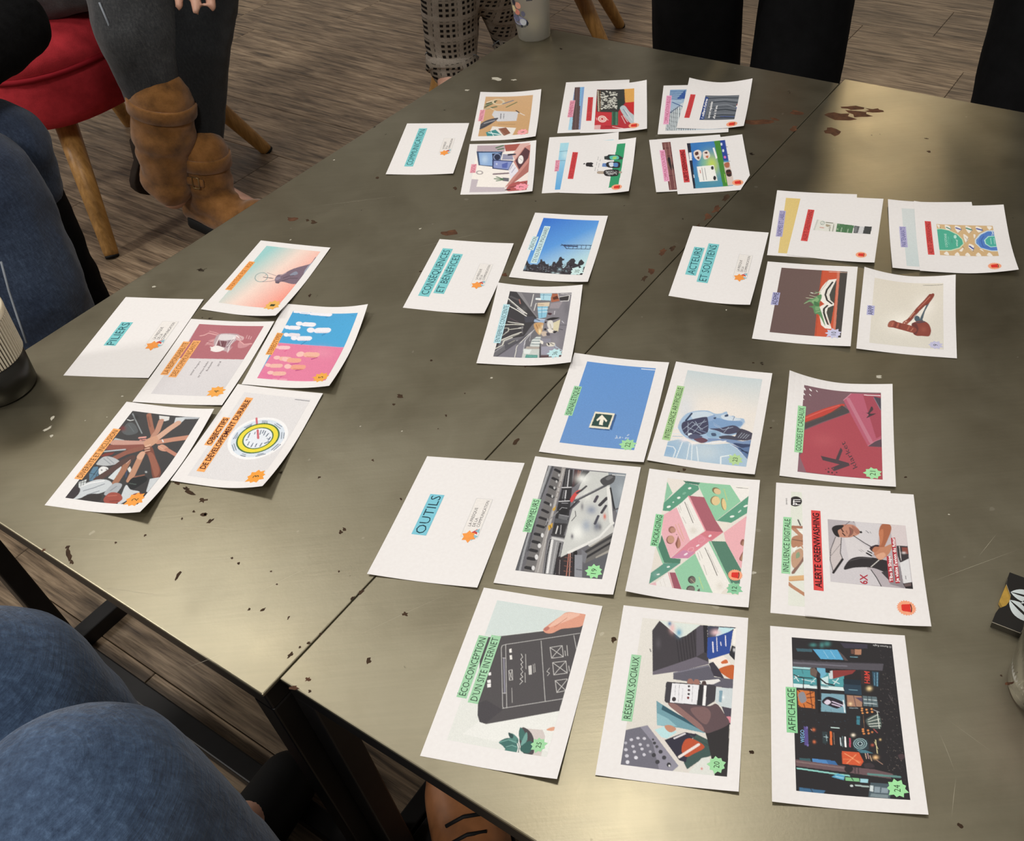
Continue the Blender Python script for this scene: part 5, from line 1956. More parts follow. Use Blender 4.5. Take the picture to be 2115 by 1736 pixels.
 dict(n='publicite_back', lab='white card under the wristwatch card, showing a strip of blue sky, pink title', q=[[0.03333, 1.14133], [0.04597, 1.3016], [-0.07134, 1.14959], [-0.0587, 1.30986]], l=[0.0, 3.0, 0.0, 0.0], b=0.4203, cut=0, s=[['e8a6ba', 'b0305a', 0, 'PUBLICITÉ', 53.7, 84.7, 83.1, 91.1]], t=[], pic=[7.0, 7.5, 123.2, 79.7, 1.37], ops='''B a9dae8 1133 733 62a8de 13 743
L 6a98b0 16 989 789 1004 668
L 6a98b0 15 743 785 747 739 737 693
G cfeaf0 70 880 702 -2 -49 -125 -7'''),
 dict(n='alert_watch', lab='white card with three wristwatches over a green band and black fruit logo, red title', q=[[0.04819, 1.12416], [0.07002, 1.27096], [-0.04663, 1.14592], [-0.0281, 1.29636]], l=[6.0, 7.0, 0.0, 1.0], b=0.4209, cut=0, s=[['d24a4c', 'a02a2e', 0, 'ALERTE GREENWASHING', 36.7, 88.1, 111.0, 96.6]], t=[], pic=[12.7, 15.2, 125.5, 66.3, 1.31], alarm=[15.5, 19.6, 8.4], ops='''P 33996a 1240 143 1246 8 20 25 23 172
S 2f2b2d 657 576 701 565 707 530 713 495 681 457 640 471 593 449 580 484 593 525 600 561
S 2f2b2d 658 615 689 600 670 582 645 593
L 77737a 9 419 422 885 398
L 77737a 9 483 377 813 362
P 3a4040 894 314 925 236 790 237 806 305
P 3a4040 937 112 874 28 820 20 799 95
S 2a3436 916 262 947 242 931 103 883 74 811 78 787 233 837 261
S 5fc0b0 900 222 912 106 821 88 806 199
S 9fd070 884 171 884 118 821 132 821 177
P 6a8ac0 696 324 711 241 594 247 601 323
S 2a282c 727 255 748 83 662 42 576 69 593 235
S d9e0ea 705 223 726 162 625 152 609 195
S 5a86c0 704 152 710 90 614 84 615 141
L b0a090 84 441 343 440 253
L b0a090 55 470 75 453 23
S 2e2b2c 504 271 531 75 437 51 350 76 352 245
R b0b0b0 40 488 247 502 86 373 78 375 231 19 8'''),
 dict(n='publique_back', lab='white card under the tree-trunk card, showing blue striped facade, pink title', q=[[0.20705, 1.27325], [0.23241, 1.43483], [0.10332, 1.28954], [0.12868, 1.45111]], l=[2.0, 0.0, 0.0, 0.0], b=0.4203, cut=0, s=[['ecaccc', 'b0305a', 0, 'COMMUNICATION PUBLIQUE', 28.0, 90.0, 115.5, 98.4]], t=[], pic=[9.9, 10.2, 124.2, 83.4, 1.29], ops='''B 8aaacb 1203 750 c6d2da 30 768
P cfd8dc 495 823 837 605 -9 614 0 834
P 3a5aa0 947 709 1237 588 943 583
L 44669a 18 1187 825 1181 586
L 44669a 18 1131 825 1118 592
L 44669a 18 1073 825 1053 607
L 44669a 18 1015 825 988 630
L 44669a 18 957 825 927 645
L 2f5088 17 841 774 677 579
L 2f5088 15 495 805 732 653
L b9cde0 21 877 794 873 625
L 33404a 9 496 845 6 826
L 33404a 9 529 820 5 800
L 33404a 9 563 794 4 775
L 33404a 9 596 768 3 750
L 33404a 9 630 742 2 723
L 33404a 9 664 716 1 696
L 33404a 9 698 690 0 669
L 33404a 9 697 651 -1 631
L 33404a 9 696 616 -3 598
L 33404a 9 695 580 -4 564
L 33404a 9 694 545 -5 530
L 33404a 9 693 509 -7 496
L 33404a 9 692 474 -8 462
L 33404a 9 691 439 -9 428
L 33404a 9 689 403 -11 394'''),
 dict(n='alert_trees', lab='curled white card with dark tree trunks photo and white writing, red title', q=[[0.23078, 1.2797], [0.26977, 1.43225], [0.13256, 1.30091], [0.17061, 1.451]], l=[6.0, 7.0, 1.0, 9.0], b=0.4209, cut=0, s=[['d24a4c', 'b03034', 0, 'ALERTE GREENWASHING', 32.5, 88.9, 105.4, 97.2]], t=[['ffffff', 1, "1 milliard d'arbres", 31.5, 66.2, 93.2, 66.9, 32.4, 70.9], ['ffffff', 1, 'seront replantés', 32.4, 56.3, 84.0, 57.4, 33.3, 61.1], ['ffffff', 1, "d'ici à 10 ans.", 30.7, 47.8, 72.6, 48.3, 31.6, 52.2]], pic=[26.8, 17.3, 77.6, 55.0, 1.24], alarm=[11.3, 19.6, 9.1], ops='''B 70767e 745 390 656b73 44 218
L 41474f 28 677 496 712 274 689 13
L 41474f 31 551 443 590 223 539 -2
L 50565e 28 392 443 415 185 452 7
L 353b43 30 303 358 335 177 281 7
L 41474f 31 131 431 163 213 138 2
L 353b43 27 62 385 78 167 50 2
L 8a9098 21 620 376 649 192 608 5
L 8a9098 19 460 339 491 175 383 0
L 7a808a 21 216 329 213 0
L 4a5a8a 27 112 225 94 24
P 2f4a8a 733 541 706 490 27 478 10 548
P 3a4a9a 401 14 400 -22 355 -21 356 19
P f2f2f2 453 20 452 -20 400 -22 401 14
P c03030 504 12 503 -26 452 -25 452 11'''),
 dict(n='interne_back', lab='white card under the blue web-page card, showing brown lockers, pink title', q=[[0.19064, 1.12343], [0.19421, 1.27176], [0.08541, 1.1226], [0.08924, 1.27429]], l=[0.0, 0.0, 2.0, 0.0], b=0.4203, cut=0, s=[['ecaccc', 'b0305a', 0, 'COMMUNICATION INTERNE', 27.4, 84.5, 115.7, 92.0]], t=[], pic=[3.6, 18.1, 134.3, 68.8, 1.4], ops='''B 7e5350 1178 667 77494a 175 624
L 5a3636 19 1165 694 1162 485
L 5a3636 20 934 690 938 501
L a88078 10 1304 641 6 662
L 5a3636 17 382 677 390 541
S 2a2426 847 642 882 602 609 572 538 611
L a88078 10 1330 589 38 600'''),
 dict(n='alert_screen', lab='white card with clipped corner and a blue-green web page, red title', q=[[0.21532, 1.11001], [0.22568, 1.26166], [0.11383, 1.113], [0.11965, 1.26246]], l=[1.0, 2.0, 1.0, 1.0], b=0.4209, cut=1, s=[['d24a4c', '5a1218', 1, 'ALERTE GREENWASHING', 30.0, 85.6, 121.2, 93.9]], t=[], pic=[12.5, 23.8, 126.0, 57.9, 1.42], alarm=[19.5, 19.0, 8.3], ops='''B 3f7fc0 1115 501 4a90b0 121 242
G c3d860 100 608 275 -22 -130 -344 23
G 7fc0a0 70 693 401 -17 -98 -249 18
G 2f68c0 80 803 492 -14 -81 -372 28
P 2a2c3a 1261 582 1259 525 -2 547 0 580
L e6e6ea 8 379 628 233 630
L e6e6ea 8 366 545 284 545
P e6e6ea 987 566 987 527 764 538 763 571
P 4a8a3a 1264 183 1260 100 -2 88 -6 166
L b0e060 7 327 116 101 118
P 2f4a9a 1260 100 1258 21 683 15 682 99
P ecebea 1258 24 1260 -3 -1 -3 -3 25
P f2f2ee 580 484 587 244 167 227 166 481
L c04a40 13 478 447 398 446
L 6a6a70 8 537 416 198 417
L 8a8a90 7 530 376 208 378
E 3a3a40 512 270 -3 -20 -50 3
E 2a2a30 238 261 -3 -20 -58 4
S e8dcd4 991 497 1046 424 940 386 746 438 828 493
S 5a3a38 972 479 995 436 917 434 894 477
S 6a4038 829 465 855 430 777 436
S e8dcd4 968 368 1007 294 828 277 765 363
S 5a3a38 949 350 973 307 912 312
S c07050 839 341 863 299 787 312
P f2f2f2 1064 220 1075 195 773 175 752 200
E d9e0f0 1147 86 -2 -13 -42 3
E d9e0f0 962 77 -2 -13 -42 3
E e07ac0 776 69 -3 -16 -37 2
P d9c9c0 641 102 642 17 17 4 16 99
S b06a50 602 93 628 26 498 34 497 86
S 3a2a28 411 88 423 22 263 23 263 84
L 6a3a30 25 337 79 344 30
L 4a4a50 12 1060 28 1055 1
L 4a4a50 12 846 25 840 -7
L 4a4a50 12 658 19 653 -13'''),
 dict(n='signaletique', lab='white card with a green arrow sign on plain blue, green title SIGNALÉTIQUE', q=[[0.02579, 0.62317], [0.06589, 0.7684], [-0.07712, 0.65191], [-0.03672, 0.79882]], l=[3.0, 2.0, 1.0, 2.0], b=0.4203, cut=0, s=[['9ad0a4', '22382a', 0, 'SIGNALÉTIQUE', 54.2, 84.6, 98.4, 93.0]], t=[], pic=[15.6, 12.6, 122.2, 75.5, 1.87], star=['a2d8a0', '22', 22.1, 20.2, 7.8], ops='''B 6393d0 1074 689 6a94cb 24 448
P 3d5f90 259 303 249 276 470 273 488 299
P 3d5f90 254 512 259 303 238 296 236 497
P e9e2cc 484 501 489 295 257 303 252 513
P 2f4a44 459 486 462 312 282 322 280 494
P efe9d8 451 420 376 350 352 355 386 388 304 383 305 421 385 424 351 450 373 461
R b9c9e0 10 199 220 218 90 158 78 139 208 16 9
L e6ecf4 12 1193 150 1193 7'''),
 dict(n='communication', lab='white divider card with teal title COMMUNICATION', q=[[-0.19879, 1.22294], [-0.18385, 1.37998], [-0.29866, 1.24011], [-0.28305, 1.3975]], l=[2.0, 0.0, 1.0, 0.0], b=0.4203, cut=0, s=[['7cc8cc', '1d5058', 0, 'COMMUNICATION', 22.0, 67.5, 132.8, 81.3]], t=[], logo=[58.9, 15.4, 102.7, 33.8], ops=''''''),
 dict(n='acteurs', lab='white divider card with teal title ACTEURS ET SOUTIENS', q=[[0.16832, 0.852], [0.21767, 1.00265], [0.07794, 0.89063], [0.12453, 1.03469]], l=[6.0, 1.0, 0.0, 0.0], b=0.4203, cut=0, s=[['7cc8cc', '1d4a54', 0, 'ACTEURS', 45.1, 79.0, 103.4, 93.2], ['7cc8cc', '1d4a54', 0, 'ET SOUTIENS', 34.1, 61.1, 114.0, 75.6]], t=[], logo=[51.6, 13.1, 99.0, 31.3], ops=''''''),
 dict(n='consequences', lab='white divider card with teal title CONSÉQUENCES ET BÉNÉFICES', q=[[-0.14024, 0.88196], [-0.10817, 1.0282], [-0.24058, 0.91367], [-0.20655, 1.05671]], l=[5.0, 2.0, 0.0, 0.0], b=0.4203, cut=0, s=[['7cc8cc', '1d4a54', 0, 'CONSÉQUENCES', 25.6, 79.7, 128.5, 93.9], ['7cc8cc', '1d4a54', 0, 'ET BÉNÉFICES', 33.9, 62.7, 118.7, 76.5]], t=[], logo=[56.1, 16.4, 102.0, 34.3], ops=''''''),
 dict(n='piliers', lab='white divider card with teal title PILIERS', q=[[-0.52019, 0.82218], [-0.49443, 0.96636], [-0.62431, 0.84146], [-0.59877, 0.98758]], l=[1.0, 1.0, 0.0, 0.0], b=0.4203, cut=0, s=[['7cc8cc', '1d4a54', 0, 'PILIERS', 54.6, 69.6, 99.2, 84.6]], t=[], logo=[56.4, 12.1, 103.8, 33.2], ops=''''''),
 dict(n='outils', lab='white divider card with teal title OUTILS', q=[[-0.13179, 0.49222], [-0.09144, 0.63883], [-0.23204, 0.51795], [-0.19014, 0.66024]], l=[2.0, 0.0, 2.0, 0.0], b=0.4203, cut=0, s=[['7cc4d6', '1d3f4a', 0, 'OUTILS', 50.1, 67.9, 99.9, 82.6]], t=[], logo=[53.3, 17.8, 99.8, 34.8], ops=''''''),
]



class Painter:
    """draws a flat picture in millimetres into an array, for the ink colours of a print"""
    SS = 2

    def __init__(s, w, h, nx, ny):
        s.w, s.h, s.nx, s.ny = w*10, h*10, nx, ny
        s.W, s.H = nx*s.SS, ny*s.SS
        s.img = np.ones((s.H, s.W, 3), np.float32)*.8
        s.cov = np.zeros((s.H, s.W), bool)
        s.X = ((np.arange(s.W)+.5)/s.W*s.w).astype(np.float32)
        s.Y = ((np.arange(s.H)+.5)/s.H*s.h).astype(np.float32)

    def box(s, x0, x1, y0, y1):
        i0 = max(0, int(x0/s.w*s.W)-1)
        i1 = min(s.W, int(x1/s.w*s.W)+2)
        j0 = max(0, int(y0/s.h*s.H)-1)
        j1 = min(s.H, int(y1/s.h*s.H)+2)
        return (slice(j0, max(j0, j1)), slice(i0, max(i0, i1)))

    def put(s, b, mask, c):
        s.img[b][mask] = c
        s.cov[b] |= mask

    def poly(s, p, c):
        b = s.box(p[:, 0].min(), p[:, 0].max(), p[:, 1].min(), p[:, 1].max())
        X, Y = s.X[b[1]], s.Y[b[0]]
        if not len(X) or not len(Y):
            return
        ins = np.zeros((len(Y), len(X)), bool)
        q = np.roll(p, -1, 0)
        for (x1, y1), (x2, y2) in zip(p, q):
            if y1 == y2:
                continue
            rows = (y1 > Y) != (y2 > Y)
            xi = x1 + (Y-y1)*(x2-x1)/(y2-y1)
            ins ^= rows[:, None] & (X[None, :] < xi[:, None])
        s.put(b, ins, c)

    def line(s, p, w, c):
        r = w/2
        for a, d in zip(p[:-1], p[1:]):
            b = s.box(min(a[0], d[0])-r, max(a[0], d[0])+r, min(a[1], d[1])-r, max(a[1], d[1])+r)
            X, Y = s.X[b[1]][None, :], s.Y[b[0]][:, None]
            v = d-a
            L = max(float(v@v), 1e-6)
            t = np.clip(((X-a[0])*v[0]+(Y-a[1])*v[1])/L, 0, 1)
            s.put(b, (X-a[0]-t*v[0])**2+(Y-a[1]-t*v[1])**2 < r*r, c)

    def ell(s, v, c, ow=None, alpha=None):
        cx, cy, ux, uy, vx, vy = v
        k = 2.3 if alpha else (1.0 if ow is None else 1.3)
        ex, ey = (abs(ux)+abs(vx))*k, (abs(uy)+abs(vy))*k
        b = s.box(cx-ex, cx+ex, cy-ey, cy+ey)
        X, Y = s.X[b[1]][None, :]-cx, s.Y[b[0]][:, None]-cy
        det = ux*vy-uy*vx
        if abs(det) < 1e-6:
            return
        r2 = ((X*vy-Y*vx)/det)**2 + ((Y*ux-X*uy)/det)**2
        if alpha:
            a = (alpha*np.exp(-r2*1.3))[..., None].astype(np.float32)
            s.img[b] = s.img[b]*(1-a) + np.array(c, np.float32)*a
        elif ow:
            R0 = (math.hypot(ux, uy)+math.hypot(vx, vy))/2
            s.put(b, abs(np.sqrt(r2)-1)*R0 < ow/2, c)
        else:
            s.put(b, r2 < 1, c)

    def run(s, ops):
        for ln in ops.split('\n'):
            k = ln.split()
            if not k:
                continue
            op = k[0]
            if op == 'B':
                st_ = [(lin(k[i]), np.array([float(k[i+1]), float(k[i+2])])) for i in range(1, len(k), 3)]
                a, e = st_[0][1], st_[-1][1]
                v = e-a
                L = float(v@v)
                T = ((s.X[None, :]-a[0])*v[0]+(s.Y[:, None]-a[1])*v[1])/L
                ts = [float((q-a)@v)/L for _, q in st_]
                for ch in range(3):
                    s.img[..., ch] = np.interp(T, ts, [c[ch] for c, _ in st_])
                s.cov[:] = True
                continue
            c = lin(k[1])
            f = np.array([float(x) for x in k[2:]])
            if op == 'P':
                s.poly(f.reshape(-1, 2), c)
            elif op == 'S':
                p = f.reshape(-1, 2)
                p0, p2, p3 = np.roll(p, 1, 0), np.roll(p, -1, 0), np.roll(p, -2, 0)
                out = []
                for t in (0, .2, .4, .6, .8):
                    out.append(.5*(2*p+(p2-p0)*t+(2*p0-5*p+4*p2-p3)*t*t+(3*p-p0-3*p2+p3)*t**3))
                s.poly(np.stack(out, 1).reshape(-1, 2), c)
            elif op == 'L':
                s.line(f[1:].reshape(-1, 2), f[0], c)
            elif op == 'E':
                s.ell(f, c)
            elif op == 'O':
                s.ell(f[1:], c, ow=f[0])
            elif op == 'G':
                s.ell(f[1:], c, alpha=f[0]/100)
            elif op == 'R':
                rng = np.random.default_rng(int(f[-1]))
                q = f[1:9].reshape(4, 2)
                for _ in range(int(f[0])):
                    u, v = rng.random(2)
                    p = (q[0]*(1-u)+q[1]*u)*(1-v)+(q[3]*(1-u)+q[2]*u)*v
                    r = f[9]*rng.uniform(.25, .7)
                    an = rng.uniform(0, 3.1)
                    s.ell((p[0], p[1], r*math.cos(an)*1.5, r*math.sin(an)*1.5, -r*math.sin(an)*.7, r*math.cos(an)*.7), c)

    def result(s):
        g = s.img.reshape(s.ny, s.SS, s.nx, s.SS, 3).mean((1, 3))
        cv = s.cov.reshape(s.ny, s.SS, s.nx, s.SS).any((1, 3))
        rng = np.random.default_rng(3)
        g = g*(1+rng.normal(0, .035, g.shape[:2]).astype(np.float32))[..., None]
        return np.clip(g, 0, 1), cv


FONT_CAP = None
TXT = {}


def text_shape(t, bold):
    """letters as flat triangles: (verts, faces, cap height)"""
    global FONT_CAP
    key = (t, bold)
    if key in TXT:
        return TXT[key]
    cu = bpy.data.curves.new('lettering', 'FONT')
    cu.body = t
    cu.size = 1
    cu.resolution_u = 2
    cu.offset = .018 if bold else -.006
    o = bpy.data.objects.new('lettering', cu)
    COL.objects.link(o)
    dg = bpy.context.evaluated_depsgraph_get()
    me = bpy.data.meshes.new_from_object(o.evaluated_get(dg))
    v = np.array([x.co[:2] for x in me.vertices])
    f = [tuple(p.vertices) for p in me.polygons]
    bpy.data.objects.remove(o)
    bpy.data.meshes.remove(me)
    TXT[key] = (v, f)
    return TXT[key]


CAP = text_shape('H', 0)[0][:, 1].max()


class Card:
    def __init__(s, d):
        s.d = d
        s.q = [Vector((*p, 0)) for p in d['q']]
        s.l = [x/1000 for x in d['l']]
        c = sum(s.q, Vector())/4
        s.c = Vector((c.x, c.y, d['b']))

    @staticmethod
    def fall(t):
        return max(0., 1-t/.62)**2

    def S(s, x, y, dz=0.):
        u, v = x/CW, y/CH
        p = s.q[0]*(1-u)*(1-v) + s.q[1]*u*(1-v) + s.q[2]*(1-u)*v + s.q[3]*u*v
        F = s.fall
        z = s.l[0]*F(u)*F(v) + s.l[1]*F(1-u)*F(v) + s.l[2]*F(u)*F(1-v) + s.l[3]*F(1-u)*F(1-v)
        return Vector((p.x, p.y, s.d['b']+z+dz)) - s.c

    def grid(s, name, x0, y0, x1, y1, nx, ny, dz, mat, par):
        vs = [s.S(x0+(x1-x0)*i/nx, y0+(y1-y0)*j/ny, dz) for j in range(ny+1) for i in range(nx+1)]
        fs = [(j*(nx+1)+i, j*(nx+1)+i+1, (j+1)*(nx+1)+i+1, (j+1)*(nx+1)+i) for j in range(ny) for i in range(nx)]
        return mesh_obj(name, vs, fs, mat, par, True)

    def sheet(s):
        nx, ny = 20, 16
        th = .00022
        if s.d['cut']:
            bm = bmesh.new()
            bmesh.ops.create_grid(bm, x_segments=nx, y_segments=ny, size=.5)
            for v in bm.verts:
                v.co = Vector(((v.co.x+.5)*CW, (v.co.y+.5)*CH, 0))
            # the clipped corner at the reader's lower left
            a, b = Vector((36., 0, 0)), Vector((0, 17., 0))
            n = Vector((b.y-a.y, a.x-b.x, 0))
            bmesh.ops.bisect_plane(bm, geom=bm.verts[:]+bm.edges[:]+bm.faces[:], plane_co=a, plane_no=-n if n.dot(Vector((0, 0, 0))-a) > 0 else n, clear_inner=True)
        else:
            bm = bmesh.new()
            bmesh.ops.create_grid(bm, x_segments=nx, y_segments=ny, size=.5)
            for v in bm.verts:
                v.co = Vector(((v.co.x+.5)*CW, (v.co.y+.5)*CH, 0))
        ret = bmesh.ops.extrude_face_region(bm, geom=bm.faces[:])
        topv = {g for g in ret['geom'] if isinstance(g, bmesh.types.BMVert)}
        for v in bm.verts:
            v.co = s.S(v.co.x, v.co.y, 0 if v in topv else -th)
        bmesh.ops.recalc_face_normals(bm, faces=bm.faces[:])
        o = bm_obj('printed_card', bm, M['paper'])
        o.location = s.c
        tag(o, s.d['lab'], 'card', 'printed workshop cards on the steel tables')
        s.o = o
        return o

    def text(s, t, bl, br, up, capf, base, bold, mat, par, dz, center=True, fitw=1., name='lettering'):
        """bl, br: baseline box ends in mm, up: box height vector"""
        v, f = text_shape(t, bold)
        if not len(v):
            return
        bl, br, up = (np.array(k, float) for k in (bl, br, up))
        ax = br-bl
        x0, x1 = v[:, 0].min(), v[:, 0].max()
        xs = (v[:, 0]-x0)/(x1-x0)
        if center:
            xs = (1-fitw)/2 + xs*fitw
        else:
            xs = xs*fitw
        ys = base + v[:, 1]/CAP*capf
        P = bl + xs[:, None]*ax + ys[:, None]*up
        return mesh_obj(name, [s.S(a, b, dz) for a, b in P], f, mat, par)

    def photo(s):
        x, y, w, h, res = s.d['pic']
        nx, ny = int(w*res), int(h*res)
        pt = Painter(w, h, nx, ny)
        pt.run(s.d['ops'])
        img, cov = pt.result()
        U, V = np.meshgrid((x+np.arange(nx)/(nx-1)*w)/CW, (y+np.arange(ny)/(ny-1)*h)/CH)
        q = np.array([p[:2] for p in s.q])
        P = (q[0]*((1-U)*(1-V))[..., None] + q[1]*(U*(1-V))[..., None] + q[2]*((1-U)*V)[..., None] + q[3]*(U*V)[..., None])
        F = lambda t: np.clip(1-t/.62, 0, None)**2
        Z = s.l[0]*F(U)*F(V) + s.l[1]*F(1-U)*F(V) + s.l[2]*F(U)*F(1-V) + s.l[3]*F(1-U)*F(1-V)
        co = np.dstack([P[..., 0]-s.c.x, P[..., 1]-s.c.y, Z+.00007+s.d['b']-s.c.z]).reshape(-1, 3)
        idx = np.arange(nx*ny).reshape(ny, nx)
        quads = np.stack([idx[:-1, :-1], idx[:-1, 1:], idx[1:, 1:], idx[1:, :-1]], -1)
        keep = cov[:-1, :-1] & cov[1:, 1:]
        quads = quads[keep].reshape(-1, 4)
        me = bpy.data.meshes.new('photo_print')
        me.vertices.add(len(co))
        me.vertices.foreach_set('co', co.astype(np.float32).ravel())
        me.loops.add(quads.size)
        me.loops.foreach_set('vertex_index', quads.astype(np.int32).ravel())
        me.polygons.add(len(quads))
        me.polygons.foreach_set('loop_start', np.arange(0, quads.size, 4, dtype=np.int32))
        me.polygons.foreach_set('use_smooth', np.ones(len(quads), bool))
        me.update(calc_edges=True)
        at_ = me.color_attributes.new('ink', 'FLOAT_COLOR', 'POINT')
        at_.data.foreach_set('color', np.dstack([img, np.ones((ny, nx, 1))]).astype(np.float32).ravel())
        me.materials.append(M['photo'])
        return link(bpy.data.objects.new('photo_print', me), s.o)

    def poly(s, name, p, mat, par, dz):
        """flat star-like shape round its centre"""
        c = np.mean(p, 0)
        vs = [s.S(*c, dz)] + [s.S(a, b, dz) for a, b in p]
        n = len(p)
        return mesh_obj(name, vs, [(0, 1+i, 1+(i+1) % n) for i in range(n)], mat, par)

    def star(s, name, cx, cy, r, n, inner, mat, par, dz, seed=1, jit=.12):
        rng = random.Random(seed)
        p = []
        for k in range(2*n):
            a = math.pi*k/n + .2
            q = r*((1+rng.uniform(-jit, jit)) if k % 2 == 0 else inner)
            p.append((cx+q*math.cos(a), cy+q*math.sin(a)))
        return s.poly(name, p, mat, par, dz)

    def build(s):
        d = s.d
        o = s.sheet()
        if 'pic' in d:
            s.photo()
        for k, (bgc, fgc, bold, t, x0, y0, x1, y1) in enumerate(d['s']):
            sp = s.grid('title_strip', x0, y0, x1, y1, 10, 2, .00012+k*.00002, ink(bgc), o)
            s.text(t, (x0, y0), (x1, y0), (0, y1-y0), .66, .17, bold, ink(fgc), sp, .0002, fitw=.93)
        for fgc, bold, t, ax, ay, bx, by, cx, cy in d['t']:
            s.text(t, (ax, ay), (bx, by), (cx-ax, cy-ay), .78, .08, bold, ink(fgc), o, .0002)
        if 'star' in d:
            c, t, x, y, r = d['star']
            so = s.star('number_star', x, y, r*1.12, 9, .72, ink(c), o, .00013, seed=len(d['n']))
            if t:
                w = r*(.42 if len(t) == 1 else .78)
                s.text(t, (x-w/2, y-r*.36), (x+w/2, y-r*.36), (0, r*.72), .9, .05, 0, ink('30402e'), so, .0002, name='numeral')
        if 'alarm' in d:
            x, y, r = d['alarm']
            ao = s.star('alarm_mark', x, y, r, 22, .86, ink('f0a37f'), o, .00013, seed=2, jit=.02)
            p = [(x-.52*r, y-.42*r), (x+.52*r, y-.42*r), (x+.42*r, y+.38*r), (x+.3*r, y+.5*r), (x-.3*r, y+.5*r), (x-.42*r, y+.38*r)]
            s.poly('alarm_button', p, ink('d8352c'), ao, .00018)
            p = [(x-.62*r, y-.40*r), (x-.4*r, y-.52*r), (x, y-.57*r), (x+.4*r, y-.52*r), (x+.62*r, y-.40*r), (x+.4*r, y-.45*r), (x, y-.47*r), (x-.4*r, y-.45*r)]
            s.poly('button_rim', p, ink('4a1c14'), ao, .0002)
        if 'logo' in d:
            x0, y0, x1, y1 = d['logo']
            w, h = x1-x0, y1-y0
            lo = s.grid('logo_mark', x0, y0, x1, y1, 6, 3, .00008, ink('c3c3c3'), o)
            s.grid('logo_panel', x0+.35, y0+.35, x1-.35, y1-.35, 6, 3, .00011, ink('e8e4e0'), lo)
            cx, cy, r = x0+.02*w, y0+.54*h, .44*h
            for k, (col, dx, dy, rr, sd) in enumerate((('8fbcc8', -.02, -.62, .62, 5), ('c8443f', .75, -.62, .5, 6), ('8fbcc8', .95, -.9, .4, 8))):
                p = [(cx+dx*r+rr*r*math.cos(a), cy+dy*r+rr*r*math.sin(a)) for a in (sd, sd+2.1, sd+4.2)]
                s.poly('logo_triangle', p, ink(col), lo, .00013+k*.00001)
            s.star('logo_star', cx, cy, r, 6, .62, ink('f09a4a'), lo, .00017, seed=3)
            for k, (t, fr) in enumerate((('LA FRESQUE', .48), ('DE LA', .22), ('COMMUNICATION', .68))):
                yy = y0 + h*(.66-.25*k)
                s.text(t, (x0+.27*w, yy), (x0+(.27+fr)*w, yy), (0, h*.2), .85, .0, 0, ink('4c4a4c'), lo, .0002)


for d in CARDS:
    Card(d).build()


# ------------------------------------------------------------------ chairs
def superell(th, hx, hy, n=3.6):
    c, s = math.cos(th), math.sin(th)
    k = (abs(c)**n + abs(s)**n)**(-1/n)
    return hx*k*c, hy*k*s


def build_chair(label, C, F, feet, zb=.27, zt=.44, hx=.265, hy=.27, rise=.36):
    """C seat centre, F facing direction, feet: four foot points"""
    C, F = Vector(C), Vector(F).normalized()
    Sd = Vector((-F.y, F.x, 0))
    root = empty('upholstered_chair', (C.x, C.y, 0))
    tag(root, label, 'chair')
    bm = bmesh.new()
    prof = [(.0, zb), (.80, zb), (.93, zb+.008), (.985, zb+.035), (1.0, zb+.09), (.985, zt-.062), (.975, zt-.055), (.99, zt-.045),
            (.975, zt-.028), (.92, zt-.008), (.78, zt+.008), (.5, zt+.016), (.0, zt+.018)]
    N = 64
    rings = []
    for k, z in prof:
        if k == 0:
            rings.append([bm.verts.new(C + Vector((0, 0, z)))])
            continue
        r = []
        for i in range(N):
            a, b = superell(2*math.pi*i/N, hx, hy)
            r.append(bm.verts.new(C + F*a*k + Sd*b*k + Vector((0, 0, z))))
        rings.append(r)
    for a, b in zip(rings[:-1], rings[1:]):
        for k in range(N):
            k2 = (k+1) % N
            if len(a) == 1:
                bm.faces.new((a[0], b[k2], b[k]))
            elif len(b) == 1:
                bm.faces.new((a[k], a[k2], b[0]))
            else:
                bm.faces.new((a[k], a[k2], b[k2], b[k]))
    seat = child(bm_obj('seat', bm, M['red'], None, True), root)
    bm = bmesh.new()
    pts = []
    for i in range(N+1):
        a, b = superell(2*math.pi*i/N, hx*.99, hy*.99)
        pts.append(C + F*a + Sd*b + Vector((0, 0, zt-.056)))
    add_tube(bm, pts, .0055, 8, False)
    bm_obj('piping', bm, M['redseam'], seat, True)
    # padded back, bowed round the rear of the seat
    bm = bmesh.new()
    cols = []
    for i in range(25):
        th = math.pi + (i/24-.5)*2.2
        a, b = superell(th, hx*1.0, hy*1.0, 2.6)
        col = []
        for j, (dz, off) in enumerate(((.0, 0), (.0, .06), (rise*.6, .085), (rise*.96, .10), (rise, .08), (rise*.97, .045), (rise*.6, .02))):
            k = 1 + (off-.03)/hx
            lift = 1 - .35*abs(i/24-.5)**2*4*.6
            col.append(bm.verts.new(C + F*a*k + Sd*b*k + Vector((0, 0, zt-.06+dz*lift))))
        cols.append(col)
    for a, b in zip(cols[:-1], cols[1:]):
        for j in range(7):
            bm.faces.new((a[j], a[(j+1) % 7], b[(j+1) % 7], b[j]))
    bm.faces.new(cols[0][::-1])
    bm.faces.new(cols[-1])
    bmesh.ops.recalc_face_normals(bm, faces=bm.faces[:])
    child(bm_obj('backrest', bm, M['red'], None, True), root)
    for f in feet:
        f = Vector(f)
        t = f.lerp(Vector((C.x, C.y, 0)), .46)
        t.z = zb+.01
        bm = bmesh.new()
        add_tube(bm, [f, f.lerp(t, .04), f.lerp(t, .5), t], [.0135, .0155, .0195, .0235], 20)
        # local z along the leg so that the grain follows it
        o = bm_obj('leg', bm, M['oak'], None, True)
        child(o, root)
        b2 = bmesh.new()
        add_tube(b2, [f - (t-f)*.004, f + (t-f)*.012], [.0142, .0146], 20)
        bm_obj('glide', b2, M['black_sole'], o, True)
    return root


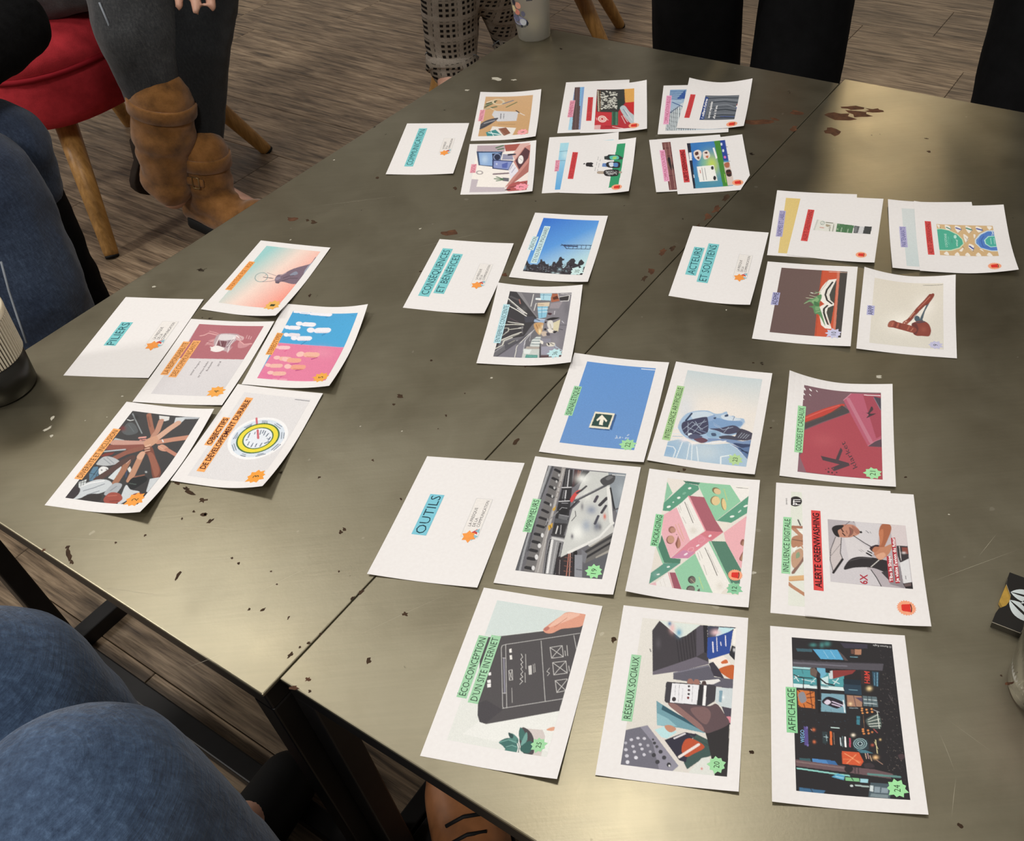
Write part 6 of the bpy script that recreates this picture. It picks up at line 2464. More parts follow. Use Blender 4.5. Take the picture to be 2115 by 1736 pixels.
FA = Vector((-1.053, 1.764, 0))
FB = Vector((-.802, 2.19, 0))
FC = Vector((-1.217, 2.411, 0))
FD = FA + FC - FB
build_chair('red felt chair with pale wooden legs, sat on by the person in suede boots', (FA+FC)/2 + Vector((0, 0, 0)), (FA-FD), (FA, FB, FC, FD))
GA, GB, GC = Vector((-0.4040, 2.2866, 0.0000)), Vector((0.0896, 2.4654, 0.0000)), Vector((0.1239, 2.7774, 0.0000))
GD = GA + GC - GB
build_chair('red chair with pale wooden legs behind the far table end, under the checked trousers', (GA+GC)/2, (GA-GD+GB-GC), (GA, GB, GC, GD))


# ------------------------------------------------------------------ cups, glass, pack
def trans_mat(name, col, rough, trans=.9, ior=1.45, alpha=1.):
    m = NT(name, rough=rough, col=lin(col))
    m.b.inputs['Transmission Weight'].default_value = trans
    m.b.inputs['IOR'].default_value = ior
    m.b.inputs['Alpha'].default_value = alpha
    return m.m


def clear_cup():
    c = Vector((-0.0812, 1.7007, 0.4200))
    root = empty('plastic_cup', (c.x, c.y, HT))
    tag(root, 'translucent plastic cup with colourful printed drawing standing at the far table corner', 'cup')
    bm = bmesh.new()
    t = .0009
    prof = [(0, .004), (.0262, .004), (.0272, .0), (.0287, .0005), (.0292, .004), (.0390, .118), (.0396, .119), (.0390, .1205), (.0390-t, .119),
            (.0292-t, .006), (.0265, .0055), (0, .0055)]
    add_lathe(bm, prof, 64)
    bmesh.ops.recalc_face_normals(bm, faces=bm.faces[:])
    body = bm_obj('cup_wall', bm, trans_mat('frosted_plastic', '#e6e3da', .28, .82, 1.3), root, True)
    bm = bmesh.new()
    add_lathe(bm, [(0, .0065), (.0275, .0065), (.0281, .012), (.0275, .0125), (0, .0125)], 48)
    bmesh.ops.recalc_face_normals(bm, faces=bm.faces[:])
    bm_obj('drink_residue', bm, trans_mat('cloudy_drink', '#d8ccb0', .4, .45, 1.2), root, True)
    # printed patches on the outside, turned towards the left of the view
    base = math.atan2(-c.y, -c.x) - .75

    def patch(pts, col, d=.0004, nm='printed_drawing', par=body):
        vs = []
        for a, z in pts:
            r = .0292 + (.0390-.0292)*(z-.004)/.114 + d
            th = base + a
            vs.append((r*math.cos(th), r*math.sin(th), z))
        return mesh_obj(nm, vs, [tuple(range(len(vs)))], ink(col), par)

    def disc(a0, z0, ra, rz, col, d):
        patch([(a0+ra*math.cos(2*math.pi*k/14), z0+rz*math.sin(2*math.pi*k/14)) for k in range(14)], col, d)
    disc(-.10, .036, .62, .010, '2c3340', .0004)
    disc(-.12, .039, .55, .0085, '8f8fae', .0006)
    disc(.2, .037, .2, .006, 'c9ced6', .0008)
    disc(-.25, .042, .22, .006, '6f7390', .0008)
    disc(-.1, .054, .2, .0055, 'd98a7a', .0006)
    disc(.05, .066, .18, .006, 'e0a08a', .0006)
    disc(-.32, .058, .16, .006, 'e6d8a8', .0006)
    disc(-.2, .07, .12, .005, '3a3a44', .0008)
    disc(.28, .052, .12, .005, '6a6a80', .0006)
    disc(-.3, .08, .2, .006, 'd6c0b0', .0006)
    disc(0, .085, .13, .007, '2f2c30', .0006)
    disc(-.15, .098, .2, .006, 'd98a7a', .0006)
    patch([(.55, .0745), (.85, .0745), (.85, .0765), (.55, .0765)], '4a4a50', .0005, 'measure_mark')


def ribbed_cup():
    c = Vector((-0.6873, 0.8276, 0.4200))
    root = empty('ribbed_cup', (c.x, c.y, HT))
    tag(root, 'white vertically ribbed cup with black lower half at the left table edge', 'cup')
    Hc, rb, rt_ = .105, .0365, .046
    zs = .046

    def rad(z):
        return rb + (rt_-rb)*z/Hc
    bm = bmesh.new()
    add_lathe(bm, [(0, 0), (rb-.003, 0), (rb, .003), (rad(zs), zs), (rad(zs)-.0025, zs), (rb-.005, .006), (0, .006)], 72)
    bmesh.ops.recalc_face_normals(bm, faces=bm.faces[:])
    bm_obj('black_base', bm, mat_plain('black_glaze', '#17150f', .35, 0, .4), root, True)
    bm = bmesh.new()
    n = 76
    rings = []
    for z in (zs-.001, zs+.001, Hc-.012, Hc-.0095):
        r = []
        for k in range(n*4):
            th = 2*math.pi*k/(n*4)
            rib = .0011 if (k % 4) in (0, 1) else -.0004
            if z < zs or z > Hc-.010:
                rib = 0
            q = rad(z) + rib + .0006
            r.append(bm.verts.new((q*math.cos(th), q*math.sin(th), z)))
        rings.append(r)
    for a, b in zip(rings[:-1], rings[1:]):
        for k in range(n*4):
            f = bm.faces.new((a[k], a[(k+1) % (n*4)], b[(k+1) % (n*4)], b[k]))
            f.material_index = 1 if (k % 4) == 2 else 0
    o = bm_obj('ribbed_sleeve', bm, mat_plain('cream_card', '#cfc6b2', .7, 0, .3), root, False)
    o.data.materials.append(mat_plain('dark_groove', '#37322c', .8, 0, .2))
    bm = bmesh.new()
    add_lathe(bm, [(rad(Hc-.0105)+.0008, Hc-.0105), (rt_+.0012, Hc-.008), (rt_+.0016, Hc-.003), (rt_, Hc), (rt_-.002, Hc-.002), (rt_-.003, Hc-.01),
                   (rb-.004, .012), (0, .011)], 72)
    bmesh.ops.recalc_face_normals(bm, faces=bm.faces[:])
    bm_obj('rim', bm, mat_plain('cream_glaze', '#ded2b8', .35, 0, .5), root, True)
    bm = bmesh.new()
    add_lathe(bm, [(0, .068), (rad(.068)-.0045, .068), (rad(.0685)-.004, .0685)], 48)
    bm_obj('coffee', bm, mat_plain('milky_coffee', '#a98d63', .2, 0, .5), root, True)


def pink_glass():
    c = Vector((0.3180, 0.3501, 0.4200))
    root = empty('drinking_glass', (c.x, c.y, HT))
    tag(root, 'clear drinking glass with pink drink at the right table edge', 'glass')
    bm = bmesh.new()
    add_lathe(bm, [(0, 0), (.031, 0), (.034, .003), (.0385, .095), (.0380, .096), (.0372, .095), (.0325, .010), (.030, .008), (0, .008)], 64)
    bmesh.ops.recalc_face_normals(bm, faces=bm.faces[:])
    bm_obj('glass_wall', bm, trans_mat('clear_glass', '#f4f6f6', .02, 1., 1.45), root, True)
    bm = bmesh.new()
    add_lathe(bm, [(0, .022), (.0325, .022), (.0362, .085), (.0358, .086), (0, .086)], 48)
    bmesh.ops.recalc_face_normals(bm, faces=bm.faces[:])
    bm_obj('pink_drink', bm, mat_plain('pink_smoothie', '#c98087', .35, 0, .4), root, True)


def card_pack():
    zt = HT+.0075
    A = Vector((0.3215, 0.4556, 0.4275))
    wave = [Vector(p) for p in ((0.3175, 0.4496, 0.4275), (0.3146, 0.4440, 0.4275), (0.3143, 0.4387, 0.4275), (0.3140, 0.4329, 0.4275), (0.3115, 0.4279, 0.4275), (0.3068, 0.4237, 0.4275), (0.3000, 0.4215, 0.4275), (0.2957, 0.4173, 0.4275))]
    B = Vector((0.2903, 0.4098, 0.4275))
    Bx = Vector((0.3110, 0.3960, 0.4275))
    e = (Bx-B).normalized()
    ln = .088
    outl = [A] + wave + [B, B+e*ln, A+e*ln]
    c = sum(outl, Vector())/len(outl)
    root = empty('card_pack', (c.x, c.y, HT))
    tag(root, 'black card sleeve with wavy opening showing gold, beside the pink drink', 'card pack')
    dark = mat_plain('black_card', '#16130f', .5, 0, .35)
    edge = mat_plain('raw_card_edge', '#b9b2a4', .8)

    def slab(name, pts, z0, z1, mat, par, emat=None):
        bm = bmesh.new()
        lo = [bm.verts.new((p.x, p.y, z0)) for p in pts]
        hi = [bm.verts.new((p.x, p.y, z1)) for p in pts]
        bm.faces.new(lo[::-1])
        bm.faces.new(hi)
        n = len(pts)
        for i in range(n):
            f = bm.faces.new((lo[i], lo[(i+1) % n], hi[(i+1) % n], hi[i]))
            f.material_index = 1
        bmesh.ops.recalc_face_normals(bm, faces=bm.faces[:])
        o = bm_obj(name, bm, mat)
        o.data.materials.append(emat or mat)
        if par is root:
            child(o, root)
        else:
            o.parent = par
        return o
    top = slab('sleeve_top', outl, zt-.0008, zt, dark, root, edge)
    slab('sleeve_bottom', outl, HT+.0001, HT+.0009, dark, root, dark)
    slab('sleeve_side', [B + (A-B).normalized()*.0008, B, B+e*ln, B+e*ln + (A-B).normalized()*.0008], HT+.0009, zt-.0008, dark, root)
    slab('sleeve_side', [A, A - (A-B).normalized()*.0008, A+e*ln - (A-B).normalized()*.0008, A+e*ln], HT+.0009, zt-.0008, dark, root)
    up_ = (A-B).normalized()
    G0 = Vector((0.3045, 0.4298, 0.4245))
    G1 = Vector((0.3155, 0.4456, 0.4245))
    gp = [G0 - up_*.001 + e*.0, G0 - e*.0005, G1, A - up_*.004 + e*.004, A - up_*.004 + e*ln*.97, B + up_*.003 + e*ln*.97, B + up_*.006 + e*.016]
    slab('gold_card', gp, HT+.0012, HT+.0052, mat_plain('gold_card', '#b8933f', .45, .3, .5, 200, .15), root)
    white = mat_plain('white_leaf_print', '#c9d2d2', .6)
    ex = e
    ey = Vector((-e.y, e.x, 0))

    def leaf(P, a, w, l):
        p = Vector(P)
        d = (ex*math.cos(a) + ey*math.sin(a))
        n = Vector((-d.y, d.x, 0))
        for k, (f0, f1) in enumerate(((-1, -.16), (.16, 1))):
            vs = []
            for i in range(11):
                t = i/10
                vs.append(p + d*l*(t-.5) + n*w*f1*math.sin(math.pi*t)**.8*.5)
            for i in range(10, -1, -1):
                t = i/10
                vs.append(p + d*l*(t-.5) + n*w*f0*math.sin(math.pi*t)**.8*.5)
            vs = [Vector((v.x, v.y, zt+.0001)) for v in vs]
            n_ = 11
            fs = [(i, i+1, 2*n_-2-i, 2*n_-1-i) for i in range(n_-1)]
            o = mesh_obj('leaf_print', vs, fs, white, top)
    leaf((0.3244, 0.4313, 0.4275), .12, .0125, .021)
    leaf((0.3169, 0.4169, 0.4275), -.55, .015, .026)
    leaf((0.3305, 0.4212, 0.4275), .3, .014, .024)


clear_cup()
ribbed_cup()
pink_glass()
card_pack()


# ------------------------------------------------------------------ boots and shoes
def boot(par, shaft, ankle, toe, mat, solemat, rs=.056, name='ankle_boot', strap=False, soleh=.02, bulge=True):
    """slouchy boot: shaft top, ankle and toe points; the sole follows heel and toe"""
    shaft, ankle, toe = Vector(shaft), Vector(ankle), Vector(toe)
    f = (toe-ankle)
    sdir = (shaft-ankle).normalized()
    fl = Vector((f.x, f.y, f.z)).normalized()
    side = fl.cross(sdir).normalized()
    upv = side.cross(fl).normalized()
    if upv.dot(sdir) < 0:
        upv = -upv
    L = f.length
    heel = ankle - fl*.035 - upv*.035
    ball = ankle + fl*L*.62 - upv*.022
    tip = toe
    ch = [[(shaft + sdir*.004, rs), (shaft.lerp(ankle, .25), rs*.99), (shaft.lerp(ankle, .42), rs*.90), (shaft.lerp(ankle, .58), rs*1.02), (shaft.lerp(ankle, .75), rs*.86), (ankle, rs*.9)],
          [(ankle, rs*.88), (ankle + fl*L*.35 - upv*.004, rs*.80), (ball, .046), (tip - fl*.02, .042)],
          [(ankle, rs*.85), (heel, .036)],
          [(heel, .034), (ball, .044)],
          [(ball + side*.012, .038), (tip - fl*.022 + side*.010, .033)], [(ball - side*.012, .038), (tip - fl*.022 - side*.010, .033)]]
    o = blob(name, ch, mat, par, .006, 5, wrinkle=.0018, wscale=26, zstretch=2.2)
    # rolled band round the top
    bm = bmesh.new()
    x, y, _ = frame_of(sdir)
    ring = [shaft + (x*math.cos(2*math.pi*k/32)+y*math.sin(2*math.pi*k/32))*(rs-.001) for k in range(33)]
    rows = []
    for dz, dr in ((-.022, .0012), (-.021, .003), (.002, .0035), (.006, .001), (.005, -.003), (-.01, -.004)):
        rows.append([bm.verts.new(shaft + (x*math.cos(2*math.pi*k/32)+y*math.sin(2*math.pi*k/32))*(rs+dr) + sdir*dz) for k in range(32)])
    for a, b in zip(rows[:-1], rows[1:]):
        for k in range(32):
            bm.faces.new((a[k], a[(k+1) % 32], b[(k+1) % 32], b[k]))
    bmesh.ops.recalc_face_normals(bm, faces=bm.faces[:])
    bm_obj('top_band', bm, mat, o, True)
    # sole: a foot outline extruded under heel, ball and tip
    low = -upv*.040
    prof = [(-.30, .030), (-.22, .036), (0, .036), (.25, .034), (.5, .044), (.72, .050), (.9, .049), (1.02, .041), (1.10, .025), (1.12, .0)]
    bm = bmesh.new()
    base0 = ankle - upv*(.058)
    pts = [(k*L, w) for k, w in prof] + [(k*L, -w) for k, w in prof[::-1][1:]]
    # slope of the sole from heel to toe
    P = []
    for a, w in pts:
        t = min(1, max(0, a/L))
        P.append(base0 + fl*a + side*w - upv*(.012*t))
    loops = []
    for dz, k in ((0.012, .94), (.010, 1.), (.010-soleh, 1.), (.008-soleh, .96)):
        loops.append([bm.verts.new(base0 + (p-base0)*1.0 + (side*((p-base0).dot(side))*(k-1)) + upv*dz) for p in P])
    n = len(P)
    for a, b in zip(loops[:-1], loops[1:]):
        for i in range(n):
            bm.faces.new((a[i], a[(i+1) % n], b[(i+1) % n], b[i]))
    bm.faces.new(loops[0][::-1])
    bm.faces.new(loops[-1])
    bmesh.ops.recalc_face_normals(bm, faces=bm.faces[:])
    bm_obj('sole', bm, solemat, o, True)
    if strap:
        c = shaft.lerp(ankle, .45)
        bm = bmesh.new()
        d = Vector(strap).normalized()
        t = d.cross(sdir).normalized()
        p0 = c + d*(rs*.92)
        add_box(bm, p0 - t*.02 - sdir*.009, t*.044, sdir*.018, d*.006)
        bevel(bm, .003, 2)
        bm_obj('strap', bm, mat, o, True)
        bm = bmesh.new()
        q = p0 + d*.008 - t*.012
        add_tube(bm, [q-sdir*.012, q+sdir*.012, q+sdir*.012+t*.014, q-sdir*.012+t*.014, q-sdir*.012], .0013, 8, False)
        bm_obj('buckle', bm, mat_plain('dull_brass', '#8a7350', .35, .8, .5), o, True)
    return o


# ------------------------------------------------------------------ people
def mid(a, b, t=.5):
    return Vector(a).lerp(Vector(b), t)


def stitch_line(par, pts, r=.0011, name='side_seam'):
    bm = bmesh.new()
    add_tube(bm, pts, r, 6)
    return bm_obj(name, bm, M['stitch'], par, True)


def hand_chains(wrist, dirv, normal, curl=.5, s=1., spread=.10):
    """palm, four bent fingers of unequal length and a thumb, as chains of (point, radius)"""
    w, d, n = Vector(wrist), Vector(dirv).normalized(), Vector(normal).normalized()
    n = (n - d*n.dot(d)).normalized()
    x = d.cross(n)
    ch = []
    for k, (off, ln) in enumerate(((-.030, .070), (-.010, .080), (.010, .075), (.029, .058))):
        off *= s
        ln *= s
        k0 = w + d*.085*s + x*off
        a = (k-1.5)*spread
        fd = (d*math.cos(a) + x*math.sin(a)).normalized()
        p1 = k0 + (fd*math.cos(curl*.5) - n*math.sin(curl*.5))*ln*.45
        p2 = p1 + (fd*math.cos(curl*1.1) - n*math.sin(curl*1.1))*ln*.32
        p3 = p2 + (fd*math.cos(curl*1.6) - n*math.sin(curl*1.6))*ln*.23
        ch.append([(w + d*.03*s + x*off*.8, .013*s), (k0, .0105*s), (p1, .0092*s), (p2, .0082*s), (p3, .0072*s)])
    t0 = w + d*.025*s - x*.028*s
    t1 = t0 + (d*.6 - x*.75 - n*.1).normalized()*.04*s
    t2 = t1 + (d*.95 - x*.2 - n*.25).normalized()*.03*s
    ch.append([(w + d*.02*s - x*.012*s, .015*s), (t0, .013*s), (t1, .011*s), (t2, .0085*s)])
    ch.append([(w, .022*s), (w + d*.03*s, .022*s)])
    ch.append([(w + d*.035*s - x*.018*s, .016*s), (w + d*.075*s - x*.018*s, .013*s)])
    ch.append([(w + d*.035*s + x*.016*s, .016*s), (w + d*.075*s + x*.016*s, .013*s)])
    return ch


def head_parts(neck, face, s=1.):
    """chains and ellipsoids of neck and head; face is the facing direction"""
    n, f = Vector(neck), Vector(face)
    f.z = 0
    f.normalize()
    sd = Vector((-f.y, f.x, 0))
    c = n + Vector((0, 0, .16)) + f*.03
    rot = Matrix((f, sd, Vector((0, 0, 1)))).transposed()
    ells = [(c, (.095, .075, .115), rot), (c + f*.035 - Vector((0, 0, .06)), (.055, .052, .055), rot),
            (c + f*.098 - Vector((0, 0, .02)), (.018, .013, .022), rot),
            (c + sd*.077 - Vector((0, 0, .01)), (.018, .008, .03), rot), (c - sd*.077 - Vector((0, 0, .01)), (.018, .008, .03), rot)]
    ch = [[(n - Vector((0, 0, .05)), .06), (n, .055), (c - Vector((0, 0, .06)), .055)]]
    return ch, ells, c, rot, f


def person(label, root_loc, body_ch, ells, voxel=.006):
    o = blob('person', body_ch, M['skin'], None, voxel, 3, ells)
    recenter(o, root_loc)
    tag(o, label, 'person')
    return o


def add_head_bits(p, hd, hairmat):
    ch, ells, c, rot, f = hd
    sd = Vector((-f.y, f.x, 0))
    h = blob('hair', [[(c - f*.02 + Vector((0, 0, .03)), .085), (c - f*.045 - Vector((0, 0, .05)), .07)]], hairmat, None, .01, 3,
             [(c - f*.018 + Vector((0, 0, .035)), (.095, .084, .098), rot)], wrinkle=.003, wscale=40)
    child(h, p)
    for k in (-1, 1):
        bm = bmesh.new()
        bmesh.ops.create_uvsphere(bm, u_segments=10, v_segments=8, radius=.011, matrix=Matrix.Translation(c + f*.088 + sd*.03*k + Vector((0, 0, .005))))
        child(bm_obj('eye', bm, mat_eye, None, True), p)
    bm = bmesh.new()
    add_tube(bm, [c + f*.086 + sd*.022 - Vector((0, 0, .068)), c + f*.092 - Vector((0, 0, .07)), c + f*.086 - sd*.022 - Vector((0, 0, .068))], [.003, .006, .003], 8)
    child(bm_obj('mouth', bm, mat_lip, None, True), p)


mat_eye = mat_plain('eye', '#3a2a20', .2)
mat_lip = mat_plain('lips', '#a3605a', .5)


def clothe(p, name, chains, mat, voxel=.008, **kw):
    return child(blob(name, chains, mat, None, voxel, **kw), p)


# --- person in charcoal jeans and suede boots on the red chair
def person_boots():
    hipL, hipR = Vector((-1.22, 2.02, .50)), Vector((-1.12, 2.20, .50))
    kA, kB = Vector((-0.8137, 1.8898, 0.5700)), Vector((-0.6986, 1.9372, 0.5500))
    cA, cB = Vector((-0.8300, 1.8239, 0.4500)), Vector((-0.7496, 1.8613, 0.4000))
    aA, aB = Vector((-0.8480, 1.8066, 0.2850)), Vector((-0.8225, 1.8579, 0.1700))
    bA = Vector((-0.8638, 1.7951, 0.2100))
    tA = Vector((-0.8752, 1.7774, 0.1250))
    bB = Vector((-0.8220, 1.8285, 0.1000))
    tB = Vector((-0.7074, 1.7756, 0.0550))
    chest = Vector((-1.24, 2.15, .85))
    neck = Vector((-1.2, 2.13, 1.08))
    shL, shR = Vector((-1.16, 1.97, 1.0)), Vector((-1.16, 2.32, 1.0))
    face = Vector((.85, -.5, 0))
    hd = head_parts(neck, face)
    wr = Vector((-0.6176, 1.6517, 0.6300))
    tip = Vector((-0.5867, 1.4866, 0.6100))
    elR = Vector((-1.05, 2.38, .78))
    wl = Vector((-0.9655, 1.9535, 0.5800))
    elL = Vector((-1.28, 1.86, .74))
    n = Vector((.35, -.55, .75))
    body = [[(hipL, .09), (kA, .055), (cA, .05), (aA, .036), (bA, .034), (tA, .028)], [(hipR, .09), (kB, .055), (cB, .048), (aB, .036), (bB, .034), (tB, .026)],
            [(hipL, .09), (hipR, .09)], [(mid(hipL, hipR), .10), (chest, .11), (neck, .06)], [(shL, .05), (shR, .05)],
            [(shL, .05), (elL, .038), (wl, .024)], [(shR, .05), (elR, .038), (wr, .024)]]
    body += hand_chains(wr, tip-wr, n, .55, .92)
    body += hand_chains(wl, Vector((.5, -.1, -.75)), n, .35, .9)
    p = person('person in charcoal jeans and brown suede boots sitting on the red chair, hand on knee', (-1.15, 2.1, 0), body + hd[0], hd[1], .005)
    add_head_bits(p, hd, M['hair'])
    t = clothe(p, 'trousers', [[(hipL, .105), (kA, .082), (mid(kA, cA), .084), (cA, .078), (mid(cA, aA, .6), .060), (aA, .05), (mid(aA, bA, .3), .044)],
                               [(hipL, .11), (hipR, .11)]],
               M['grey_denim'], .007, wrinkle=.0022, wscale=24)
    clothe(p, 'trouser_leg', [[(hipR, .105), (kB, .080), (cB, .066), (mid(cB, aB, .6), .052), (aB, .044), (mid(aB, bB, .3), .04)]], M['grey_denim_shade'], .007, wrinkle=.002, wscale=24)
    # outer seam with a pale worn edge
    pts = [Vector(v) for v in ((-0.8528, 1.7718, 0.5200), (-0.8468, 1.7589, 0.4900), (-0.8514, 1.7631, 0.4400), (-0.8639, 1.7759, 0.3800), (-0.8699, 1.7908, 0.3300))]
    stitch_line(t, pts, .0018)
    clothe(p, 'dark_top', [[(mid(hipL, hipR) + Vector((0, 0, .06)), .15), (chest, .14), (neck - Vector((0, 0, .05)), .08)], [(shL, .065), (shR, .065)],
                           [(shL, .062), (elL, .052), (mid(elL, wl, .7), .04)], [(shR, .062), (elR, .052), (mid(elR, wr, .7), .04)]], M['dark_cloth'], .009, wrinkle=.003, wscale=20)
    c1 = boot(None, (-0.8275, 1.7973, 0.3200), bA, tA, M['suede'], M['sole'], .061, strap=Vector((.9, .1, .2)))
    child(c1, p)
    c2 = boot(None, (-0.7983, 1.8205, 0.1900), (-0.8180, 1.8148, 0.0900), (-0.6989, 1.7541, 0.0580), M['suede'], M['black_sole'], .050, strap=Vector((-.2, -.9, .2)))
    child(c2, p)


person_boots()


# --- person in navy jeans with black knit sleeve at the left edge
def person_navy():
    kN = Vector((-0.8555, 1.2036, 0.4700))
    sN = Vector((-0.8483, 1.1609, 0.3300))
    aN = Vector((-0.8972, 1.1507, 0.1000))
    kF = Vector((-0.8767, 1.3326, 0.4700))
    sF = Vector((-0.8885, 1.3416, 0.2800))
    aF = Vector((-0.9205, 1.3789, 0.0800))
    hN = Vector((-1.42, 1.05, .48))
    hF = Vector((-1.46, 1.25, .48))
    chest = Vector((-1.55, 1.2, .85))
    neck = Vector((-1.5, 1.22, 1.08))
    shN, shF = Vector((-1.42, 1.02, 1.0)), Vector((-1.46, 1.40, 1.0))
    elb = Vector((-0.8392, 1.4611, 0.6000))
    wri = Vector((-0.8873, 1.2056, 0.6000))
    hd = head_parts(neck, (.9, .3, 0))
    el2 = Vector((-1.3, .98, .72))
    wr2 = Vector((-1.12, 1.12, .60))
    body = [[(hN, .085), (kN, .06), (sN, .05), (aN, .038)], [(hF, .085), (kF, .05), (sF, .036), (aF, .034)], [(hN, .09), (hF, .09)],
            [(mid(hN, hF), .1), (chest, .11), (neck, .06)], [(shN, .05), (shF, .05)], [(shF, .05), (elb, .04), (wri, .026)], [(shN, .05), (el2, .04), (wr2, .026)]]
    body += hand_chains(wri, Vector((.3, -.9, -.3)), (0, 0, 1), .6, .95)
    body += hand_chains(wr2, Vector((.5, .6, -.3)), (0, 0, 1), .5, .95)
    ft = aN + Vector((.16, .02, -.05))
    ft2 = aF + Vector((.15, .03, -.04))
    body += [[(aN, .034), (ft, .026)], [(aF, .034), (ft2, .026)]]
    p = person('person in navy jeans and black knit sleeves seated at the left table edge', (-1.42, 1.15, 0), body + hd[0], hd[1], .007)
    add_head_bits(p, hd, M['hair'])
    t = clothe(p, 'trousers', [[(hN, .10), (kN, .088), (mid(kN, sN), .089), (sN, .090), (mid(sN, aN), .088), (aN, .085)], [(hF, .10), (kF, .072), (mid(kF, sF, .35), .060)], [(hN, .105), (hF, .105)]],
               M['navy'], .007, wrinkle=.003, wscale=22)
    pts = [Vector(v) for v in ((-0.7544, 1.0319, 0.4600), (-0.7569, 1.0181, 0.4250), (-0.7485, 0.9936, 0.4000), (-0.7455, 0.9778, 0.3700))]
    stitch_line(t, pts, .0013)
    clothe(p, 'shaded_trouser_leg', [[(mid(kF, sF, .12), .058), (mid(kF, sF, .55), .056), (sF, .050), (mid(sF, aF), .048), (aF, .048)]], M['black_cloth'], .007, wrinkle=.002, wscale=24)  # far shin of the jeans: its shade is put into a near-black colour
    clothe(p, 'knit_sweater', [[(mid(hN, hF) + Vector((0, 0, .08)), .15), (chest, .15), (neck - Vector((0, 0, .05)), .085)], [(shN, .07), (shF, .07)],
                               [(shF, .065), (mid(shF, elb), .062), (elb, .050), (mid(elb, wri, .8), .052)], [(shN, .07), (el2, .062), (mid(el2, wr2, .8), .05)]], M['black_knit'], .009, wrinkle=.003, wscale=24)
    for a, b, in ((aN, ft), (aF, ft2)):
        clothe(p, 'shoe', [[(a, .042), (a + (b-a)*.4 - Vector((0, 0, .01)), .044), (b, .036)]], M['black_sole'], .006)


person_navy()


# --- person in checked trousers on the far chair
def person_checked():
    a1 = Vector((-0.3238, 2.2309, 0.1100))
    c1 = Vector((-0.3124, 2.2818, 0.1900))
    k1 = Vector((-0.2700, 2.2104, 0.4300))
    a2 = Vector((-0.1559, 2.3464, 0.1000))
    c2 = Vector((-0.1754, 2.3921, 0.1700))
    k2 = Vector((-0.1847, 2.1874, 0.4300))
    h1 = k1 + Vector((.10, .40, .06))
    h2 = k2 + Vector((.06, .40, .06))
    chest = mid(h1, h2) + Vector((0, .05, .38))
    neck = chest + Vector((0, -.02, .24))
    shL, shR = chest + Vector((-.17, -.02, .15)), chest + Vector((.17, -.02, .15))
    eL, eR = shL + Vector((-.05, -.08, -.27)), shR + Vector((.05, -.08, -.27))
    wL, wR = k1 + Vector((.05, .12, .10)), k2 + Vector((.03, .12, .10))
    hd = head_parts(neck, (0, -1, 0))
    f1, f2 = a1 + Vector((.01, -.13, -.07)), a2 + Vector((.02, -.13, -.06))
    body = [[(h1, .085), (k1, .055), (c1, .042), (a1, .034), (f1, .026)], [(h2, .085), (k2, .055), (c2, .042), (a2, .034), (f2, .026)], [(h1, .09), (h2, .09)],
            [(mid(h1, h2), .1), (chest, .11), (neck, .06)], [(shL, .05), (shR, .05)], [(shL, .05), (eL, .038), (wL, .025)], [(shR, .05), (eR, .038), (wR, .025)]]
    body += hand_chains(wL, (0, -1, -.3), (0, 0, 1), .5, .9) + hand_chains(wR, (0, -1, -.3), (0, 0, 1), .5, .9)
    p = person('person in grey checked trousers with bare ankle seated beyond the far table corner', (mid(h1, h2).x, mid(h1, h2).y, 0), body + hd[0], hd[1], .008)
    add_head_bits(p, hd, M['hair'])
    hem1 = Vector((-0.3173, 2.2669, 0.1450))
    hem2 = mid(c2, a2, .55)
    t = clothe(p, 'checked_trousers', [[(h1, .10), (k1, .078), (mid(k1, c1), .070), (c1, .064), (hem1, .060)], [(h2, .10), (k2, .076), (mid(k2, c2), .062), (c2, .052), (hem2, .050)], [(h1, .105), (h2, .105)]],
               M['tweed'], .007, wrinkle=.003, wscale=22)
    for hm, d, r in ((hem1, a1-c1, .0640), (hem2, a2-c2, .053)):
        bm = bmesh.new()
        d = d.normalized()
        add_tube(bm, [hm - d*.022, hm - d*.020, hm + d*.016, hm + d*.020], [r-.004, r, r, r-.004], 32)
        bm_obj('turn_up', bm, M['tweed'], t, True)
        bm = bmesh.new()
        x, y, _ = frame_of(d)
        add_tube(bm, [hm - d*.020 + (x*math.cos(2*math.pi*k/32)+y*math.sin(2*math.pi*k/32))*(r+.0005) for k in range(33)], .0012, 6, False)
        bm_obj('hem_stitch', bm, M['stitch'], t, True)
    clothe(p, 'jumper', [[(mid(h1, h2) + Vector((0, .02, .08)), .14), (chest, .14), (neck - Vector((0, 0, .05)), .085)], [(shL, .065), (shR, .065)],
                         [(shL, .062), (eL, .05), (mid(eL, wL, .8), .04)], [(shR, .062), (eR, .05), (mid(eR, wR, .8), .04)]], M['dark_cloth'], .01, wrinkle=.003, wscale=22)
    for a, b in ((a1, f1), (a2, f2)):
        clothe(p, 'shoe', [[(a - Vector((0, 0, .045)), .040), (a + (b-a)*.5 - Vector((0, 0, .02)), .04), (b - Vector((0, 0, .008)), .033)]], M['black_sole'], .007)


person_checked()


